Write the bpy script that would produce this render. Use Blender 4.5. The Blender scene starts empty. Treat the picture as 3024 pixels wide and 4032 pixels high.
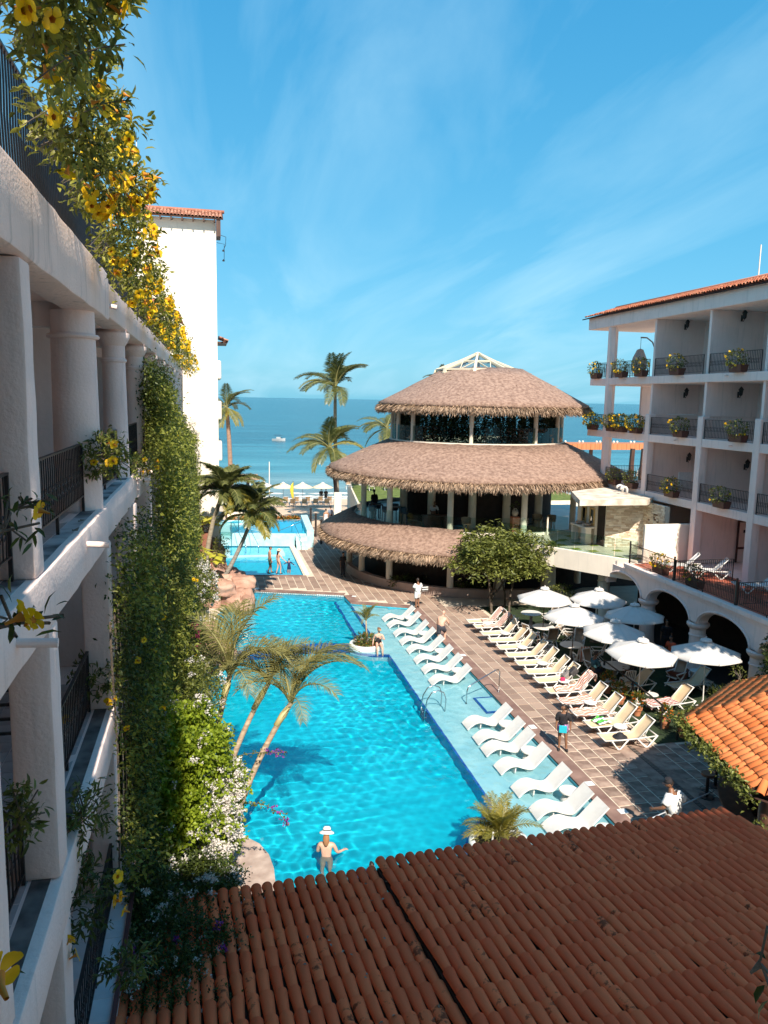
import bpy, bmesh, math, random
import numpy as np
from mathutils import Vector, Matrix, noise
from mathutils.geometry import tessellate_polygon
R = math.radians
rng = np.random.default_rng(7)
random.seed(7)
scene = bpy.context.scene
col = scene.collection

# ------------------------------------------------------------------ camera
F, EYE = 3028.0, 11.8
yaw, pitch, roll = R(12.8), math.atan(443 / F), math.atan(0.0184)
fw = Vector((math.sin(yaw) * math.cos(pitch), math.cos(yaw) * math.cos(pitch), -math.sin(pitch)))
r0 = Vector((math.cos(yaw), -math.sin(yaw), 0)); u0 = r0.cross(fw)
rt = r0 * math.cos(roll) + u0 * math.sin(roll); up = rt.cross(fw)
cd = bpy.data.cameras.new('camera')
cam = bpy.data.objects.new('camera', cd); col.objects.link(cam)
cam.matrix_world = Matrix(((rt.x, up.x, -fw.x, 0), (rt.y, up.y, -fw.y, 0), (rt.z, up.z, -fw.z, EYE), (0, 0, 0, 1)))
cd.sensor_fit = 'VERTICAL'; cd.sensor_height = 36; cd.sensor_width = 27
cd.lens = F / 4032 * 36
cd.clip_start = 0.05; cd.clip_end = 60000
scene.camera = cam

# ------------------------------------------------------------------ world
SUN_EL = 46
w = bpy.data.worlds.new('World'); scene.world = w; w.use_nodes = True
nt = w.node_tree; bg = nt.nodes['Background']; bg.inputs[1].default_value = 0.13
sky = nt.nodes.new('ShaderNodeTexSky'); sky.sky_type = 'NISHITA'; sky.sun_disc = False
sky.sun_elevation = R(SUN_EL); sky.sun_rotation = R(180); sky.altitude = 10
sky.air_density = 1.0; sky.dust_density = 0.8; sky.ozone_density = 1.6
hs = nt.nodes.new('ShaderNodeHueSaturation'); hs.inputs['Saturation'].default_value = 1.0; hs.inputs['Hue'].default_value = 0.5
nt.links.new(sky.outputs[0], hs.inputs['Color'])
# thin streaked cirrus, laid on a plane far above so that it flattens towards the horizon
tc = nt.nodes.new('ShaderNodeTexCoord')
sx = nt.nodes.new('ShaderNodeSeparateXYZ'); nt.links.new(tc.outputs['Generated'], sx.inputs[0])
def m_(op, a, b=None, n=nt):
    k = n.nodes.new('ShaderNodeMath'); k.operation = op; k.use_clamp = False
    for i, v in enumerate((a, b)):
        if v is None: continue
        if isinstance(v, (int, float)): k.inputs[i].default_value = v
        else: n.links.new(v, k.inputs[i])
    return k.outputs[0]
zc = m_('MAXIMUM', sx.outputs[2], 0.0)
den = m_('ADD', zc, 0.12)
cx = nt.nodes.new('ShaderNodeCombineXYZ')
nt.links.new(m_('DIVIDE', sx.outputs[0], den), cx.inputs[0]); nt.links.new(m_('DIVIDE', sx.outputs[1], den), cx.inputs[1])
mp = nt.nodes.new('ShaderNodeMapping'); mp.inputs['Rotation'].default_value = (0, 0, R(38)); mp.inputs['Scale'].default_value = (2.2, 0.55, 1)
nt.links.new(cx.outputs[0], mp.inputs[0])
n1 = nt.nodes.new('ShaderNodeTexNoise'); n1.inputs['Scale'].default_value = 0.9; n1.inputs['Detail'].default_value = 7; n1.inputs['Roughness'].default_value = 0.55; n1.inputs['Distortion'].default_value = 0.6
nt.links.new(mp.outputs[0], n1.inputs[0])
rp = nt.nodes.new('ShaderNodeValToRGB'); rp.color_ramp.elements[0].position = 0.43; rp.color_ramp.elements[1].position = 0.80
nt.links.new(n1.outputs[0], rp.inputs[0])
n2 = nt.nodes.new('ShaderNodeTexNoise'); n2.inputs['Scale'].default_value = 0.7; n2.inputs['Detail'].default_value = 2
nt.links.new(cx.outputs[0], n2.inputs[0])
cl = m_('MULTIPLY', m_('MULTIPLY', rp.outputs[0], n2.outputs[0]), 1.0)
mixc = nt.nodes.new('ShaderNodeMix'); mixc.data_type = 'RGBA'
gr = nt.nodes.new('ShaderNodeValToRGB'); ge = gr.color_ramp.elements; ge[0].position = 0; ge[0].color = (.25,2.45,3.75,1); ge[1].position = .6; ge[1].color = (.0,1.38,3.15,1); nt.links.new(zc, gr.inputs[0])
mg = nt.nodes.new('ShaderNodeMix'); mg.data_type = 'RGBA'; mg.inputs[0].default_value = 0.80; nt.links.new(hs.outputs[0], mg.inputs[6]); nt.links.new(gr.outputs[0], mg.inputs[7])
nt.links.new(cl, mixc.inputs[0]); nt.links.new(mg.outputs[2], mixc.inputs[6]); mixc.inputs[7].default_value = (2.6, 4.2, 5.0, 1)
nt.links.new(mixc.outputs[2], bg.inputs[0])

sl = bpy.data.lights.new('sun', 'SUN'); sl.energy = 5.0; sl.angle = R(0.53); sl.color = (1.0, 0.90, 0.77)
so = bpy.data.objects.new('sun', sl); col.objects.link(so)
sdir = Vector((-0.009, math.cos(R(SUN_EL)), -math.sin(R(SUN_EL)))).normalized()
so.rotation_euler = sdir.to_track_quat('-Z', 'Y').to_euler(); so.location = (0, -20, 40)
sl.cycles.is_caustics_light = True
scene.view_settings.view_transform = 'Standard'; scene.view_settings.look = 'None'
scene.view_settings.exposure = 0.80; scene.view_settings.gamma = 1
scene.cycles.use_denoising = True
scene.cycles.max_bounces = 10; scene.cycles.diffuse_bounces = 5; scene.cycles.glossy_bounces = 3
scene.cycles.transmission_bounces = 6; scene.cycles.transparent_max_bounces = 16
scene.cycles.sample_clamp_indirect = 6
scene.cycles.blur_glossy = 0.3

# ------------------------------------------------------------------ object helpers
def link(o, parent=None):
    col.objects.link(o)
    if parent is not None: o.parent = parent
    return o
def tag(o, label=None, cat=None, group=None, kind=None):
    if label: o['label'] = label
    if cat: o['category'] = cat
    if group: o['group'] = group
    if kind: o['kind'] = kind
    return o
def thing(name, label, cat, loc=(0, 0, 0), rz=0, group=None):
    o = bpy.data.objects.new(name, None); o.empty_display_size = 0.2
    col.objects.link(o); o.location = loc; o.rotation_euler = (0, 0, rz)
    return tag(o, label, cat, group)
def copy_tree(o, parent=None, loc=None, rz=None, label=None, group=None):
    c = o.copy(); col.objects.link(c)
    if parent is not None: c.parent = parent
    if loc is not None: c.location = loc
    if rz is not None: c.rotation_euler = (0, 0, rz)
    if label: c['label'] = label
    if group: c['group'] = group
    for ch in kids(o): copy_tree(ch, c)
    return c
KIDS = {}
def kids(o): return list(o.children)

class MB:
    def __init__(s): s.v = []; s.f = []; s.m = []; s.cur = 0
    def add(s, vs, fs):
        b = len(s.v); s.v += [tuple(v) for v in vs]; s.f += [tuple(i + b for i in f) for f in fs]; s.m += [s.cur] * len(fs); return s
    def box(s, x0, x1, y0, y1, z0, z1):
        return s.add([(x0,y0,z0),(x1,y0,z0),(x1,y1,z0),(x0,y1,z0),(x0,y0,z1),(x1,y0,z1),(x1,y1,z1),(x0,y1,z1)],
              [(0,3,2,1),(4,5,6,7),(0,1,5,4),(1,2,6,5),(2,3,7,6),(3,0,4,7)])
    def bar(s, a, b, wx, wz=None, upv=(0,0,1)):
        wz = wz or wx
        a = Vector(a); b = Vector(b); d = (b - a).normalized(); u = Vector(upv)
        if abs(d.dot(u)) > 0.95: u = Vector((0,1,0)) if abs(d.y) < .9 else Vector((1,0,0))
        sd = d.cross(u).normalized() * wx / 2; u = sd.cross(d).normalized() * wz / 2
        vs = [p + i * sd + j * u for p in (a, b) for i, j in ((-1,-1),(1,-1),(1,1),(-1,1))]
        return s.add(vs, [(0,1,2,3),(7,6,5,4),(0,4,5,1),(1,5,6,2),(2,6,7,3),(3,7,4,0)])
    def tube(s, pts, rad, n=8, cap=True):
        pts = [Vector(p) for p in pts]; k = len(pts)
        rad = rad if isinstance(rad, (list, tuple)) else [rad] * k
        ref = None; rings = []
        for i, p in enumerate(pts):
            d = (pts[min(i+1,k-1)] - pts[max(i-1,0)]).normalized()
            if ref is None: ref = Vector((0,0,1)) if abs(d.z) < .9 else Vector((1,0,0))
            a = d.cross(ref).normalized(); b = a.cross(d).normalized(); ref = b
            rings.append([p + (a*math.cos(t) + b*math.sin(t)) * rad[i] for t in [2*math.pi*j/n for j in range(n)]])
        vs = [v for r_ in rings for v in r_]
        fs = [(i*n+j, i*n+(j+1)%n, (i+1)*n+(j+1)%n, (i+1)*n+j) for i in range(k-1) for j in range(n)]
        if cap: fs += [tuple(range(n-1,-1,-1)), tuple((k-1)*n+j for j in range(n))]
        return s.add(vs, fs)
    def lathe(s, prof, c=(0,0,0), n=16, a0=0, a1=2*math.pi, closed=True, capb=False, capt=False, phase=0):
        full = abs(a1-a0-2*math.pi) < 1e-6; m = n if full else n+1
        vs = [(c[0]+r*math.cos(a0+phase+(a1-a0)*j/n), c[1]+r*math.sin(a0+phase+(a1-a0)*j/n), c[2]+z) for r, z in prof for j in range(m)]
        fs = []
        for i in range(len(prof)-1):
            for j in range(n):
                j2 = (j+1) % m
                fs.append((i*m+j, i*m+j2, (i+1)*m+j2, (i+1)*m+j))
        if capb: fs.append(tuple(range(m-1,-1,-1)))
        if capt: fs.append(tuple((len(prof)-1)*m+j for j in range(m)))
        return s.add(vs, fs)
    def prism(s, poly, z0, z1):
        n = len(poly)
        a = sum(poly[i][0]*poly[(i+1)%n][1]-poly[(i+1)%n][0]*poly[i][1] for i in range(n))
        if a < 0: poly = poly[::-1]
        vs = [(x,y,z0) for x,y in poly] + [(x,y,z1) for x,y in poly]
        tri = tessellate_polygon([[Vector((x,y,0)) for x,y in poly]])
        fs = [(i,(i+1)%n,n+(i+1)%n,n+i) for i in range(n)]
        for t in tri:
            p = [Vector((*poly[i],0)) for i in t]
            if (p[1]-p[0]).cross(p[2]-p[0]).z < 0: t = t[::-1]
            fs.append(tuple(n+i for i in t)); fs.append(tuple(t[::-1]))
        return s.add(vs, fs)
    def holes(s, outer, inner, z):
        loops = [outer] + inner
        pl = [[Vector((x,y,0)) for x,y in l] for l in loops]; flat = [v for l in pl for v in l]
        fs = []
        for t in tessellate_polygon(pl):
            if (flat[t[1]]-flat[t[0]]).cross(flat[t[2]]-flat[t[0]]).z < 0: t = t[::-1]
            fs.append(tuple(t))
        return s.add([(v.x,v.y,z) for v in flat], fs)
    def skirt(s, poly, z0, z1, closed=True):
        n = len(poly); vs = [(x,y,z0) for x,y in poly]+[(x,y,z1) for x,y in poly]
        return s.add(vs, [(i,(i+1)%n,n+(i+1)%n,n+i) for i in range(n if closed else n-1)])
    def mesh(s, name, mats, smooth=False):
        me = bpy.data.meshes.new(name); me.from_pydata(s.v, [], s.f)
        mats = mats if isinstance(mats, (list, tuple)) else [mats]
        for m in mats: me.materials.append(m)
        if len(mats) > 1: me.polygons.foreach_set('material_index', s.m)
        if smooth: me.polygons.foreach_set('use_smooth', [True]*len(me.polygons))
        me.update(); return me
    def build(s, name, mats, parent=None, smooth=False, loc=None, **kw):
        o = bpy.data.objects.new(name, s.mesh(name, mats, smooth)); link(o, parent)
        if loc is not None: o.location = loc
        if smooth == 'auto': pass
        return tag(o, **kw) if kw else o
def inst(name, me, parent=None, loc=(0,0,0), rot=None, sc=None):
    o = bpy.data.objects.new(name, me); link(o, parent); o.location = loc
    if rot is not None: o.rotation_euler = rot
    if sc is not None: o.scale = sc if isinstance(sc,(tuple,list)) else (sc,sc,sc)
    return o
def bevel(o, wd=0.01, seg=2, ang=40):
    m = o.modifiers.new('bevel', 'BEVEL'); m.width = wd; m.segments = seg; m.limit_method = 'ANGLE'; m.angle_limit = R(ang); return o
def auto_smooth(o, ang=35):
    me = o.data; bm = bmesh.new(); bm.from_mesh(me); bmesh.ops.remove_doubles(bm, verts=bm.verts, dist=1e-5)
    for f in bm.faces: f.smooth = True
    for e in bm.edges: e.smooth = len(e.link_faces) == 2 and e.calc_face_angle(0) < R(ang)
    bm.to_mesh(me); bm.free(); return o
def npmesh(name, v, f, mats, mi=None, smooth=False):
    v = np.asarray(v, dtype=np.float32); f = np.asarray(f, dtype=np.int32); k = f.shape[1]
    me = bpy.data.meshes.new(name); me.vertices.add(len(v)); me.vertices.foreach_set('co', v.ravel())
    me.loops.add(f.size); me.loops.foreach_set('vertex_index', f.ravel())
    me.polygons.add(len(f)); me.polygons.foreach_set('loop_start', np.arange(0, f.size, k, dtype=np.int32))
    mats = mats if isinstance(mats, (list, tuple)) else [mats]
    for m in mats: me.materials.append(m)
    if mi is not None: me.polygons.foreach_set('material_index', np.asarray(mi, dtype=np.int32))
    if smooth: me.polygons.foreach_set('use_smooth', np.ones(len(f), dtype=bool))
    me.update(calc_edges=True); me.validate(); return me

# ------------------------------------------------------------------ materials
def mat(name, c1, c2=None, rough=0.6, scale=3.0, detail=4, bump=0.0, bscale=None, spec=0.5, metal=0.0, rand=0.0, trans=0.0, lo=0.35, hi=0.65, ramp3=None, coord='Object', stretch=None, coat=0.0, sss=0.0):
    m = bpy.data.materials.new(name); m.use_nodes = True; n = m.node_tree; b = n.nodes['Principled BSDF']
    b.inputs['Roughness'].default_value = rough; b.inputs['Metallic'].default_value = metal
    b.inputs['Specular IOR Level'].default_value = spec
    if coat: b.inputs['Coat Weight'].default_value = coat
    c1 = (*c1, 1); c2 = (*(c2 or c1[:3]), 1)
    t = n.nodes.new('ShaderNodeTexCoord'); src = t.outputs[coord]
    if stretch:
        mp = n.nodes.new('ShaderNodeMapping'); mp.inputs['Scale'].default_value = stretch; n.links.new(src, mp.inputs[0]); src = mp.outputs[0]
    nz = n.nodes.new('ShaderNodeTexNoise'); nz.inputs['Scale'].default_value = scale; nz.inputs['Detail'].default_value = detail
    n.links.new(src, nz.inputs[0])
    rp = n.nodes.new('ShaderNodeValToRGB'); e = rp.color_ramp.elements
    e[0].position = lo; e[1].position = hi; e[0].color = c1; e[1].color = c2
    if ramp3: k = e.new(ramp3[0]); k.color = (*ramp3[1], 1)
    n.links.new(nz.outputs[0], rp.inputs[0]); out = rp.outputs[0]
    if rand:
        oi = n.nodes.new('ShaderNodeObjectInfo'); h = n.nodes.new('ShaderNodeHueSaturation')
        mr = n.nodes.new('ShaderNodeMapRange'); mr.inputs[3].default_value = 1 - rand; mr.inputs[4].default_value = 1 + rand
        n.links.new(oi.outputs['Random'], mr.inputs[0]); n.links.new(mr.outputs[0], h.inputs['Value']); n.links.new(out, h.inputs['Color']); out = h.outputs[0]
    n.links.new(out, b.inputs['Base Color'])
    if bump:
        nb = n.nodes.new('ShaderNodeTexNoise'); nb.inputs['Scale'].default_value = bscale or scale * 6; nb.inputs['Detail'].default_value = 5
        n.links.new(src, nb.inputs[0]); bp = n.nodes.new('ShaderNodeBump'); bp.inputs['Strength'].default_value = 1.0; bp.inputs['Distance'].default_value = bump
        n.links.new(nb.outputs[0], bp.inputs['Height']); n.links.new(bp.outputs[0], b.inputs['Normal'])
    if trans:
        tr = n.nodes.new('ShaderNodeBsdfTranslucent'); n.links.new(out, tr.inputs[0]); mx = n.nodes.new('ShaderNodeMixShader'); mx.inputs[0].default_value = trans
        o = n.nodes['Material Output']; n.links.new(b.outputs[0], mx.inputs[1]); n.links.new(tr.outputs[0], mx.inputs[2]); n.links.new(mx.outputs[0], o.inputs[0])
    m['out'] = 1
    return m
def leafmat(name, c1, c2, rough=0.45, trans=0.35, scale=2.5):
    """foliage: colour varies leaf by leaf (random per island) and by clump"""
    m = bpy.data.materials.new(name); m.use_nodes = True; n = m.node_tree; b = n.nodes['Principled BSDF']
    b.inputs['Roughness'].default_value = rough; b.inputs['Specular IOR Level'].default_value = 0.35
    g = n.nodes.new('ShaderNodeNewGeometry'); t = n.nodes.new('ShaderNodeTexCoord')
    nz = n.nodes.new('ShaderNodeTexNoise'); nz.inputs['Scale'].default_value = scale; n.links.new(t.outputs['Object'], nz.inputs[0])
    a = m_('ADD', m_('MULTIPLY', g.outputs['Random Per Island'], 0.6, n), m_('MULTIPLY', nz.outputs[0], 0.5, n), n)
    rp = n.nodes.new('ShaderNodeValToRGB'); e = rp.color_ramp.elements; e[0].position = 0.15; e[1].position = 0.9; e[0].color = (*c1, 1); e[1].color = (*c2, 1)
    n.links.new(a, rp.inputs[0]); n.links.new(rp.outputs[0], b.inputs['Base Color'])
    tr = n.nodes.new('ShaderNodeBsdfTranslucent'); n.links.new(rp.outputs[0], tr.inputs[0]); mx = n.nodes.new('ShaderNodeMixShader'); mx.inputs[0].default_value = trans
    n.links.new(b.outputs[0], mx.inputs[1]); n.links.new(tr.outputs[0], mx.inputs[2]); n.links.new(mx.outputs[0], n.nodes['Material Output'].inputs[0])
    return m
def plaster(name, c, dirt, streak=0.28, bump=0.009, bscale=22, rough=0.85):
    """painted render: fine relief, faint grime patches and rain streaks"""
    m = mat(name, c, tuple(x*0.93 for x in c), rough=rough, scale=1.3, bump=bump, bscale=bscale, spec=0.2)
    n = m.node_tree; b = n.nodes['Principled BSDF']; src = b.inputs['Base Color'].links[0].from_socket
    t = n.nodes.new('ShaderNodeTexCoord'); mp = n.nodes.new('ShaderNodeMapping'); mp.inputs['Scale'].default_value = (5, 5, 0.5)
    n.links.new(t.outputs['Object'], mp.inputs[0]); nz = n.nodes.new('ShaderNodeTexNoise'); nz.inputs['Scale'].default_value = 1.5; nz.inputs['Detail'].default_value = 6
    n.links.new(mp.outputs[0], nz.inputs[0]); rp = n.nodes.new('ShaderNodeValToRGB'); e = rp.color_ramp.elements; e[0].position = 0.55; e[1].position = 0.78
    e[0].color = (0,0,0,1); e[1].color = (streak,)*3 + (1,); n.links.new(nz.outputs[0], rp.inputs[0])
    mx = n.nodes.new('ShaderNodeMix'); mx.data_type = 'RGBA'; n.links.new(rp.outputs[0], mx.inputs[0]); n.links.new(src, mx.inputs[6]); mx.inputs[7].default_value = (*dirt, 1)
    n.links.new(mx.outputs[2], b.inputs['Base Color']); return m
def glass(name, tint=(0.75,0.85,0.82), refl=0.12, rough=0.02):
    m = bpy.data.materials.new(name); m.use_nodes = True; n = m.node_tree; n.nodes.remove(n.nodes['Principled BSDF'])
    t = n.nodes.new('ShaderNodeBsdfTransparent'); t.inputs[0].default_value = (*tint, 1); g = n.nodes.new('ShaderNodeBsdfGlossy'); g.inputs['Roughness'].default_value = rough
    fr = n.nodes.new('ShaderNodeLayerWeight'); fr.inputs[0].default_value = 0.25
    mx = n.nodes.new('ShaderNodeMixShader'); n.links.new(m_('ADD', m_('MULTIPLY', fr.outputs['Facing'], 0.25, n), refl*0.4, n), mx.inputs[0])
    n.links.new(t.outputs[0], mx.inputs[1]); n.links.new(g.outputs[0], mx.inputs[2]); n.links.new(mx.outputs[0], n.nodes['Material Output'].inputs[0]); return m

WHITE = plaster('white_plaster', (0.88,0.70,0.63), (0.30,0.26,0.24))
WHITE2 = plaster('white_plaster_grimy', (0.86,0.685,0.615), (0.20,0.17,0.16), streak=0.6)
WALLW = plaster('cream_white_wall', (0.80,0.715,0.60), (0.5,0.46,0.42), streak=0.25, bump=0.004, bscale=14)
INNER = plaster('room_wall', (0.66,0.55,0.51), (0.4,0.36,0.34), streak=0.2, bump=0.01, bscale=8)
IRON = mat('black_iron', (0.012,0.010,0.011), (0.03,0.022,0.02), rough=0.45, scale=8)
WPLAST = mat('white_plastic', (0.66,0.645,0.61), (0.60,0.58,0.545), rough=0.38, scale=4, spec=0.5)
TERRA_SHADE = mat('clay_tile', (0.30,0.105,0.055), (0.40,0.15,0.075), rough=0.8, scale=4, bump=0.004, bscale=40, rand=0.22, spec=0.2, coord='Generated')
SAND = mat('beach_sand', (0.50,0.36,0.25), (0.60,0.45,0.32), rough=0.95, scale=0.6, bump=0.05, bscale=2.5)
THATCH = mat('thatch', (0.19,0.115,0.085), (0.34,0.225,0.17), rough=0.95, scale=5, bump=0.06, bscale=9, stretch=(1,1,1))
STRAW = leafmat('straw', (0.11,0.066,0.042), (0.50,0.35,0.23), rough=0.85, trans=0.12, scale=1.5)
STRAWE = leafmat('straw_eave', (0.17,0.105,0.07), (0.62,0.46,0.33), rough=0.85, trans=0.2, scale=1.5)
DARKIN = mat('shade_and_dark_parts', (0.02,0.013,0.011), (0.035,0.022,0.018), rough=0.9)  # near-black: interior shade put into the colour, also used on dark posts and bins
CREAMCOL = mat('cream_column', (0.62,0.54,0.43), (0.7,0.62,0.5), rough=0.8, scale=2, bump=0.004)
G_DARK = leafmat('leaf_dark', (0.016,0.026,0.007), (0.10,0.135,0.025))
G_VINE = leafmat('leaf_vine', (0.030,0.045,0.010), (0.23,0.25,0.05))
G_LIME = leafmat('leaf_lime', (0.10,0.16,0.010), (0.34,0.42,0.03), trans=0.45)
G_ALLA = leafmat('leaf_allamanda', (0.03,0.035,0.008), (0.36,0.35,0.05), trans=0.4)
G_TREE = leafmat('leaf_tree', (0.04,0.055,0.012), (0.26,0.28,0.06))
G_PALM = leafmat('leaf_palm', (0.03,0.04,0.012), (0.19,0.20,0.06), rough=0.35, trans=0.3)
G_ARECA = leafmat('leaf_areca', (0.07,0.075,0.022), (0.36,0.32,0.11), rough=0.35, trans=0.35)
G_PGOLD = leafmat('leaf_palm_gold', (0.10,0.10,0.015), (0.36,0.30,0.05), rough=0.4, trans=0.4)
BARK = mat('bark', (0.10,0.075,0.055), (0.20,0.16,0.12), rough=0.95, scale=6, bump=0.02, bscale=25)
PTRUNK = mat('palm_trunk', (0.22,0.18,0.13), (0.36,0.30,0.22), rough=0.95, scale=3, bump=0.015, bscale=20, stretch=(1,1,5))
YELLOW = leafmat('yellow_petal', (0.70,0.36,0.006), (0.95,0.66,0.015), rough=0.5, trans=0.35)
YTHROAT = mat('flower_throat', (0.55,0.20,0.01), rough=0.6)
WPETAL = leafmat('white_petal', (0.62,0.56,0.52), (0.85,0.82,0.76), rough=0.6, trans=0.35)
MPETAL = leafmat('magenta_petal', (0.35,0.01,0.12), (0.75,0.05,0.25), rough=0.6, trans=0.3)
PPETAL = leafmat('purple_petal', (0.16,0.02,0.20), (0.35,0.06,0.38), rough=0.6, trans=0.3)
OPETAL = leafmat('orange_petal', (0.55,0.10,0.01), (0.8,0.25,0.02), rough=0.6, trans=0.3)
STEEL = mat('steel_rail', (0.55,0.55,0.56), rough=0.22, metal=1.0)

# ------------------------------------------------------------------ foliage helpers
def unit(a): return a / np.maximum(np.linalg.norm(a, axis=1, keepdims=True), 1e-6)
FINE = False
def leafs(p, d, L, W, fold=0.15, nrm=None):
    """N leaves as folded diamonds: verts (4N,3), faces (2N,3)"""
    n = len(p); d = unit(d)
    if nrm is None: nrm = rng.normal(size=(n,3)) * 0.6 + np.array([0,0,0.9])
    s = unit(np.cross(d, nrm)); nn = np.cross(s, d)
    L = np.broadcast_to(np.asarray(L, float).reshape(-1,1), (n,1)); W = np.broadcast_to(np.asarray(W, float).reshape(-1,1), (n,1))
    if FINE:
        k1 = p + d*L*.30; k2 = p + d*L*.68 - nn*L*.05; tp = p + d*L*.97 - nn*L*.20
        v = np.stack([p, k1+s*W*.42+nn*W*fold, k2+s*W*.38+nn*W*fold, tp, k2-s*W*.38+nn*W*fold, k1-s*W*.42+nn*W*fold, k1, k2],1).reshape(-1,3); i = np.arange(n)*8
        f = np.stack([np.stack([i+a_,i+b_,i+c_],1) for a_,b_,c_ in ((0,1,6),(6,1,2),(6,2,7),(7,2,3),(7,3,4),(6,7,4),(6,4,5),(0,6,5))],1).reshape(-1,3); return v, f
    a = p; b = p + d*L*0.45 + s*W*0.5 + nn*W*fold; c = p + d*L - nn*L*0.12; e = p + d*L*0.45 - s*W*0.5 + nn*W*fold
    v = np.stack([a,b,c,e], 1).reshape(-1,3); i = np.arange(n)*4
    f = np.stack([np.stack([i,i+1,i+2],1), np.stack([i,i+2,i+3],1)], 1).reshape(-1,3)
    return v, f
def leafobj(name, sets, mats, parent=None, **kw):
    V=[];Fc=[];M=[];b=0
    for k,(v,f,mi) in enumerate(sets):
        V.append(v); Fc.append(f+b); M.append(np.full(len(f), mi)); b += len(v)
    o = bpy.data.objects.new(name, npmesh(name, np.concatenate(V), np.concatenate(Fc), mats, np.concatenate(M)))
    link(o, parent); return tag(o, **kw) if kw else o
def sprays(tips, dirs, per, L, W, spread=0.12, length=0.3):
    """leaves set along short sprays that start at tips and run along dirs"""
    n = len(tips); t = rng.random((n,per,1)); base = tips[:,None,:] + dirs[:,None,:]*t*length + rng.normal(size=(n,per,3))*spread*0.3
    d = dirs[:,None,:]*0.7 + rng.normal(size=(n,per,3))*0.8; d[...,2] -= 0.1
    p = base.reshape(-1,3); d = d.reshape(-1,3); k = len(p)
    return leafs(p, d, L*(0.6+0.7*rng.random(k)), W*(0.6+0.7*rng.random(k)))
def blobpts(n, c, r, hollow=0.55, zmin=None):
    """points in an ellipsoid, denser near the skin, broken into clumps; returns points and outward dirs"""
    u = unit(rng.normal(size=(n*3,3))); q = np.array([noise.noise(Vector(x*2.3)+Vector(c)) for x in u])
    keep = rng.random(n*3) < np.clip(0.5 + q*1.4, 0.08, 1); u = u[keep][:n]; q = q[keep][:n]
    rad = (hollow + (1-hollow)*rng.random(len(u))**0.6) * (1 + q*0.28)
    p = np.array(c) + u*rad[:,None]*np.array(r)
    return p, u
def curve(p0, p1, p2, p3, n):
    t = np.linspace(0,1,n)[:,None]; p0,p1,p2,p3 = map(np.array,(p0,p1,p2,p3))
    return (1-t)**3*p0 + 3*(1-t)**2*t*p1 + 3*(1-t)*t*t*p2 + t**3*p3
def tri_from_quads(f): return f
def flowermesh(name, size=0.05, mat_=None, petals=5):
    """five-petalled trumpet flower opening along +Z"""
    mb = MB(); s = size*1.12
    mb.cur = 1; mb.lathe([(0.10*s,-1.1*s),(0.16*s,-0.5*s),(0.30*s,-.12*s),(0.36*s,0.02*s)], n=10)
    mb.cur = 0
    for k in range(petals):
        a = 2*math.pi*k/petals; ca, sa = math.cos(a), math.sin(a); V = []; nu, nv = 5, 5
        for i in range(nu+1):
            t = i/nu; r = (.30+.85*t)*s; hw = (.19+.36*math.sin(min(1,t*1.25)*math.pi/2)-.40*max(0,t-.7)**1.2*2.2)*s
            for j_ in range(nv+1):
                q = j_/nv*2-1; rr = r-(.10*s*q*q*t); z = (.05+.16*math.sin(t*2.6)+.05*q*math.sin(3*t)+.03*math.cos(6*q)*t)*s; tt = q*hw+.10*s*t; V.append((rr*ca-tt*sa, rr*sa+tt*ca, z))
        m1 = nv+1; mb.add(V,[(i*m1+j_,(i+1)*m1+j_,(i+1)*m1+j_+1,i*m1+j_+1) for i in range(nu) for j_ in range(nv)])
    return mb.mesh(name, [mat_ or YELLOW, YTHROAT], True)
FLOWER = flowermesh('flower', 0.05)
SMALLF = None
def flowers(parent, pts, dirs, s=1.0, me=None):
    for p, d in zip(pts, dirs):
        q = Vector(d).to_track_quat('Z','Y').to_euler()
        inst('flower', me or FLOWER, parent, tuple(p), (q.x,q.y,q.z+random.random()*6), s*random.uniform(.8,1.15))
def petals(pts, dirs, size, k=3):
    """small bracts: k petals per bloom"""
    n = len(pts); p = np.repeat(pts, k, 0) + rng.normal(size=(n*k,3))*size*0.25; d = np.repeat(dirs,k,0)*0.6 + rng.normal(size=(n*k,3))*0.8
    return leafs(p, d, size*(0.8+0.5*rng.random(n*k)), size*0.85, fold=0.25)
def ordinal(i): return ['first','second','third','fourth','fifth','sixth','seventh','eighth','ninth','tenth','eleventh','twelfth','thirteenth','fourteenth','fifteenth','sixteenth','seventeenth','eighteenth','nineteenth','twentieth'][i]
def inpoly(x, y, poly):
    c = False; n = len(poly); j = n-1
    for i in range(n):
        if (poly[i][1] > y) != (poly[j][1] > y) and x < (poly[j][0]-poly[i][0])*(y-poly[i][1])/(poly[j][1]-poly[i][1]) + poly[i][0]: c = not c
        j = i
    return c
# ================================================================== setting: land, beach, sea
POOL = [(2.15,46.9),(7.8,44.8),(7.9,43.0),(11.1,41.5),(11.1,12.0),(1.3,12.0),(1.37,17.4),(1.41,18.08),(1.34,18.7),(1.13,19.24),(0.83,19.59),(0.2,20.2),(-0.5,20.8),(-0.8,22),(-0.8,34),(0.3,42)]
LOWP = [(-0.3,51.6),(6.0,50.55),(6.1,60.9),(-0.3,62.2)]
UPBASE = [(1.5,61.9),(6.35,60.9),(6.35,60.2),(7.45,60.0),(8.0,68.6),(0.4,68.9),(0.6,62.1)]
GRASSY = mat('ground_soil', (0.10,0.08,0.06), (0.2,0.16,0.12), rough=1)
g = MB(); g.holes([(-120,-60),(160,-60),(160,70),(-120,70)], [POOL, LOWP], -0.014)
GROUT = mat('grout', (0.52,0.43,0.33), (0.62,0.53,0.42), rough=0.95, scale=2)
g.build('ground', GROUT, kind='structure')
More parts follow.
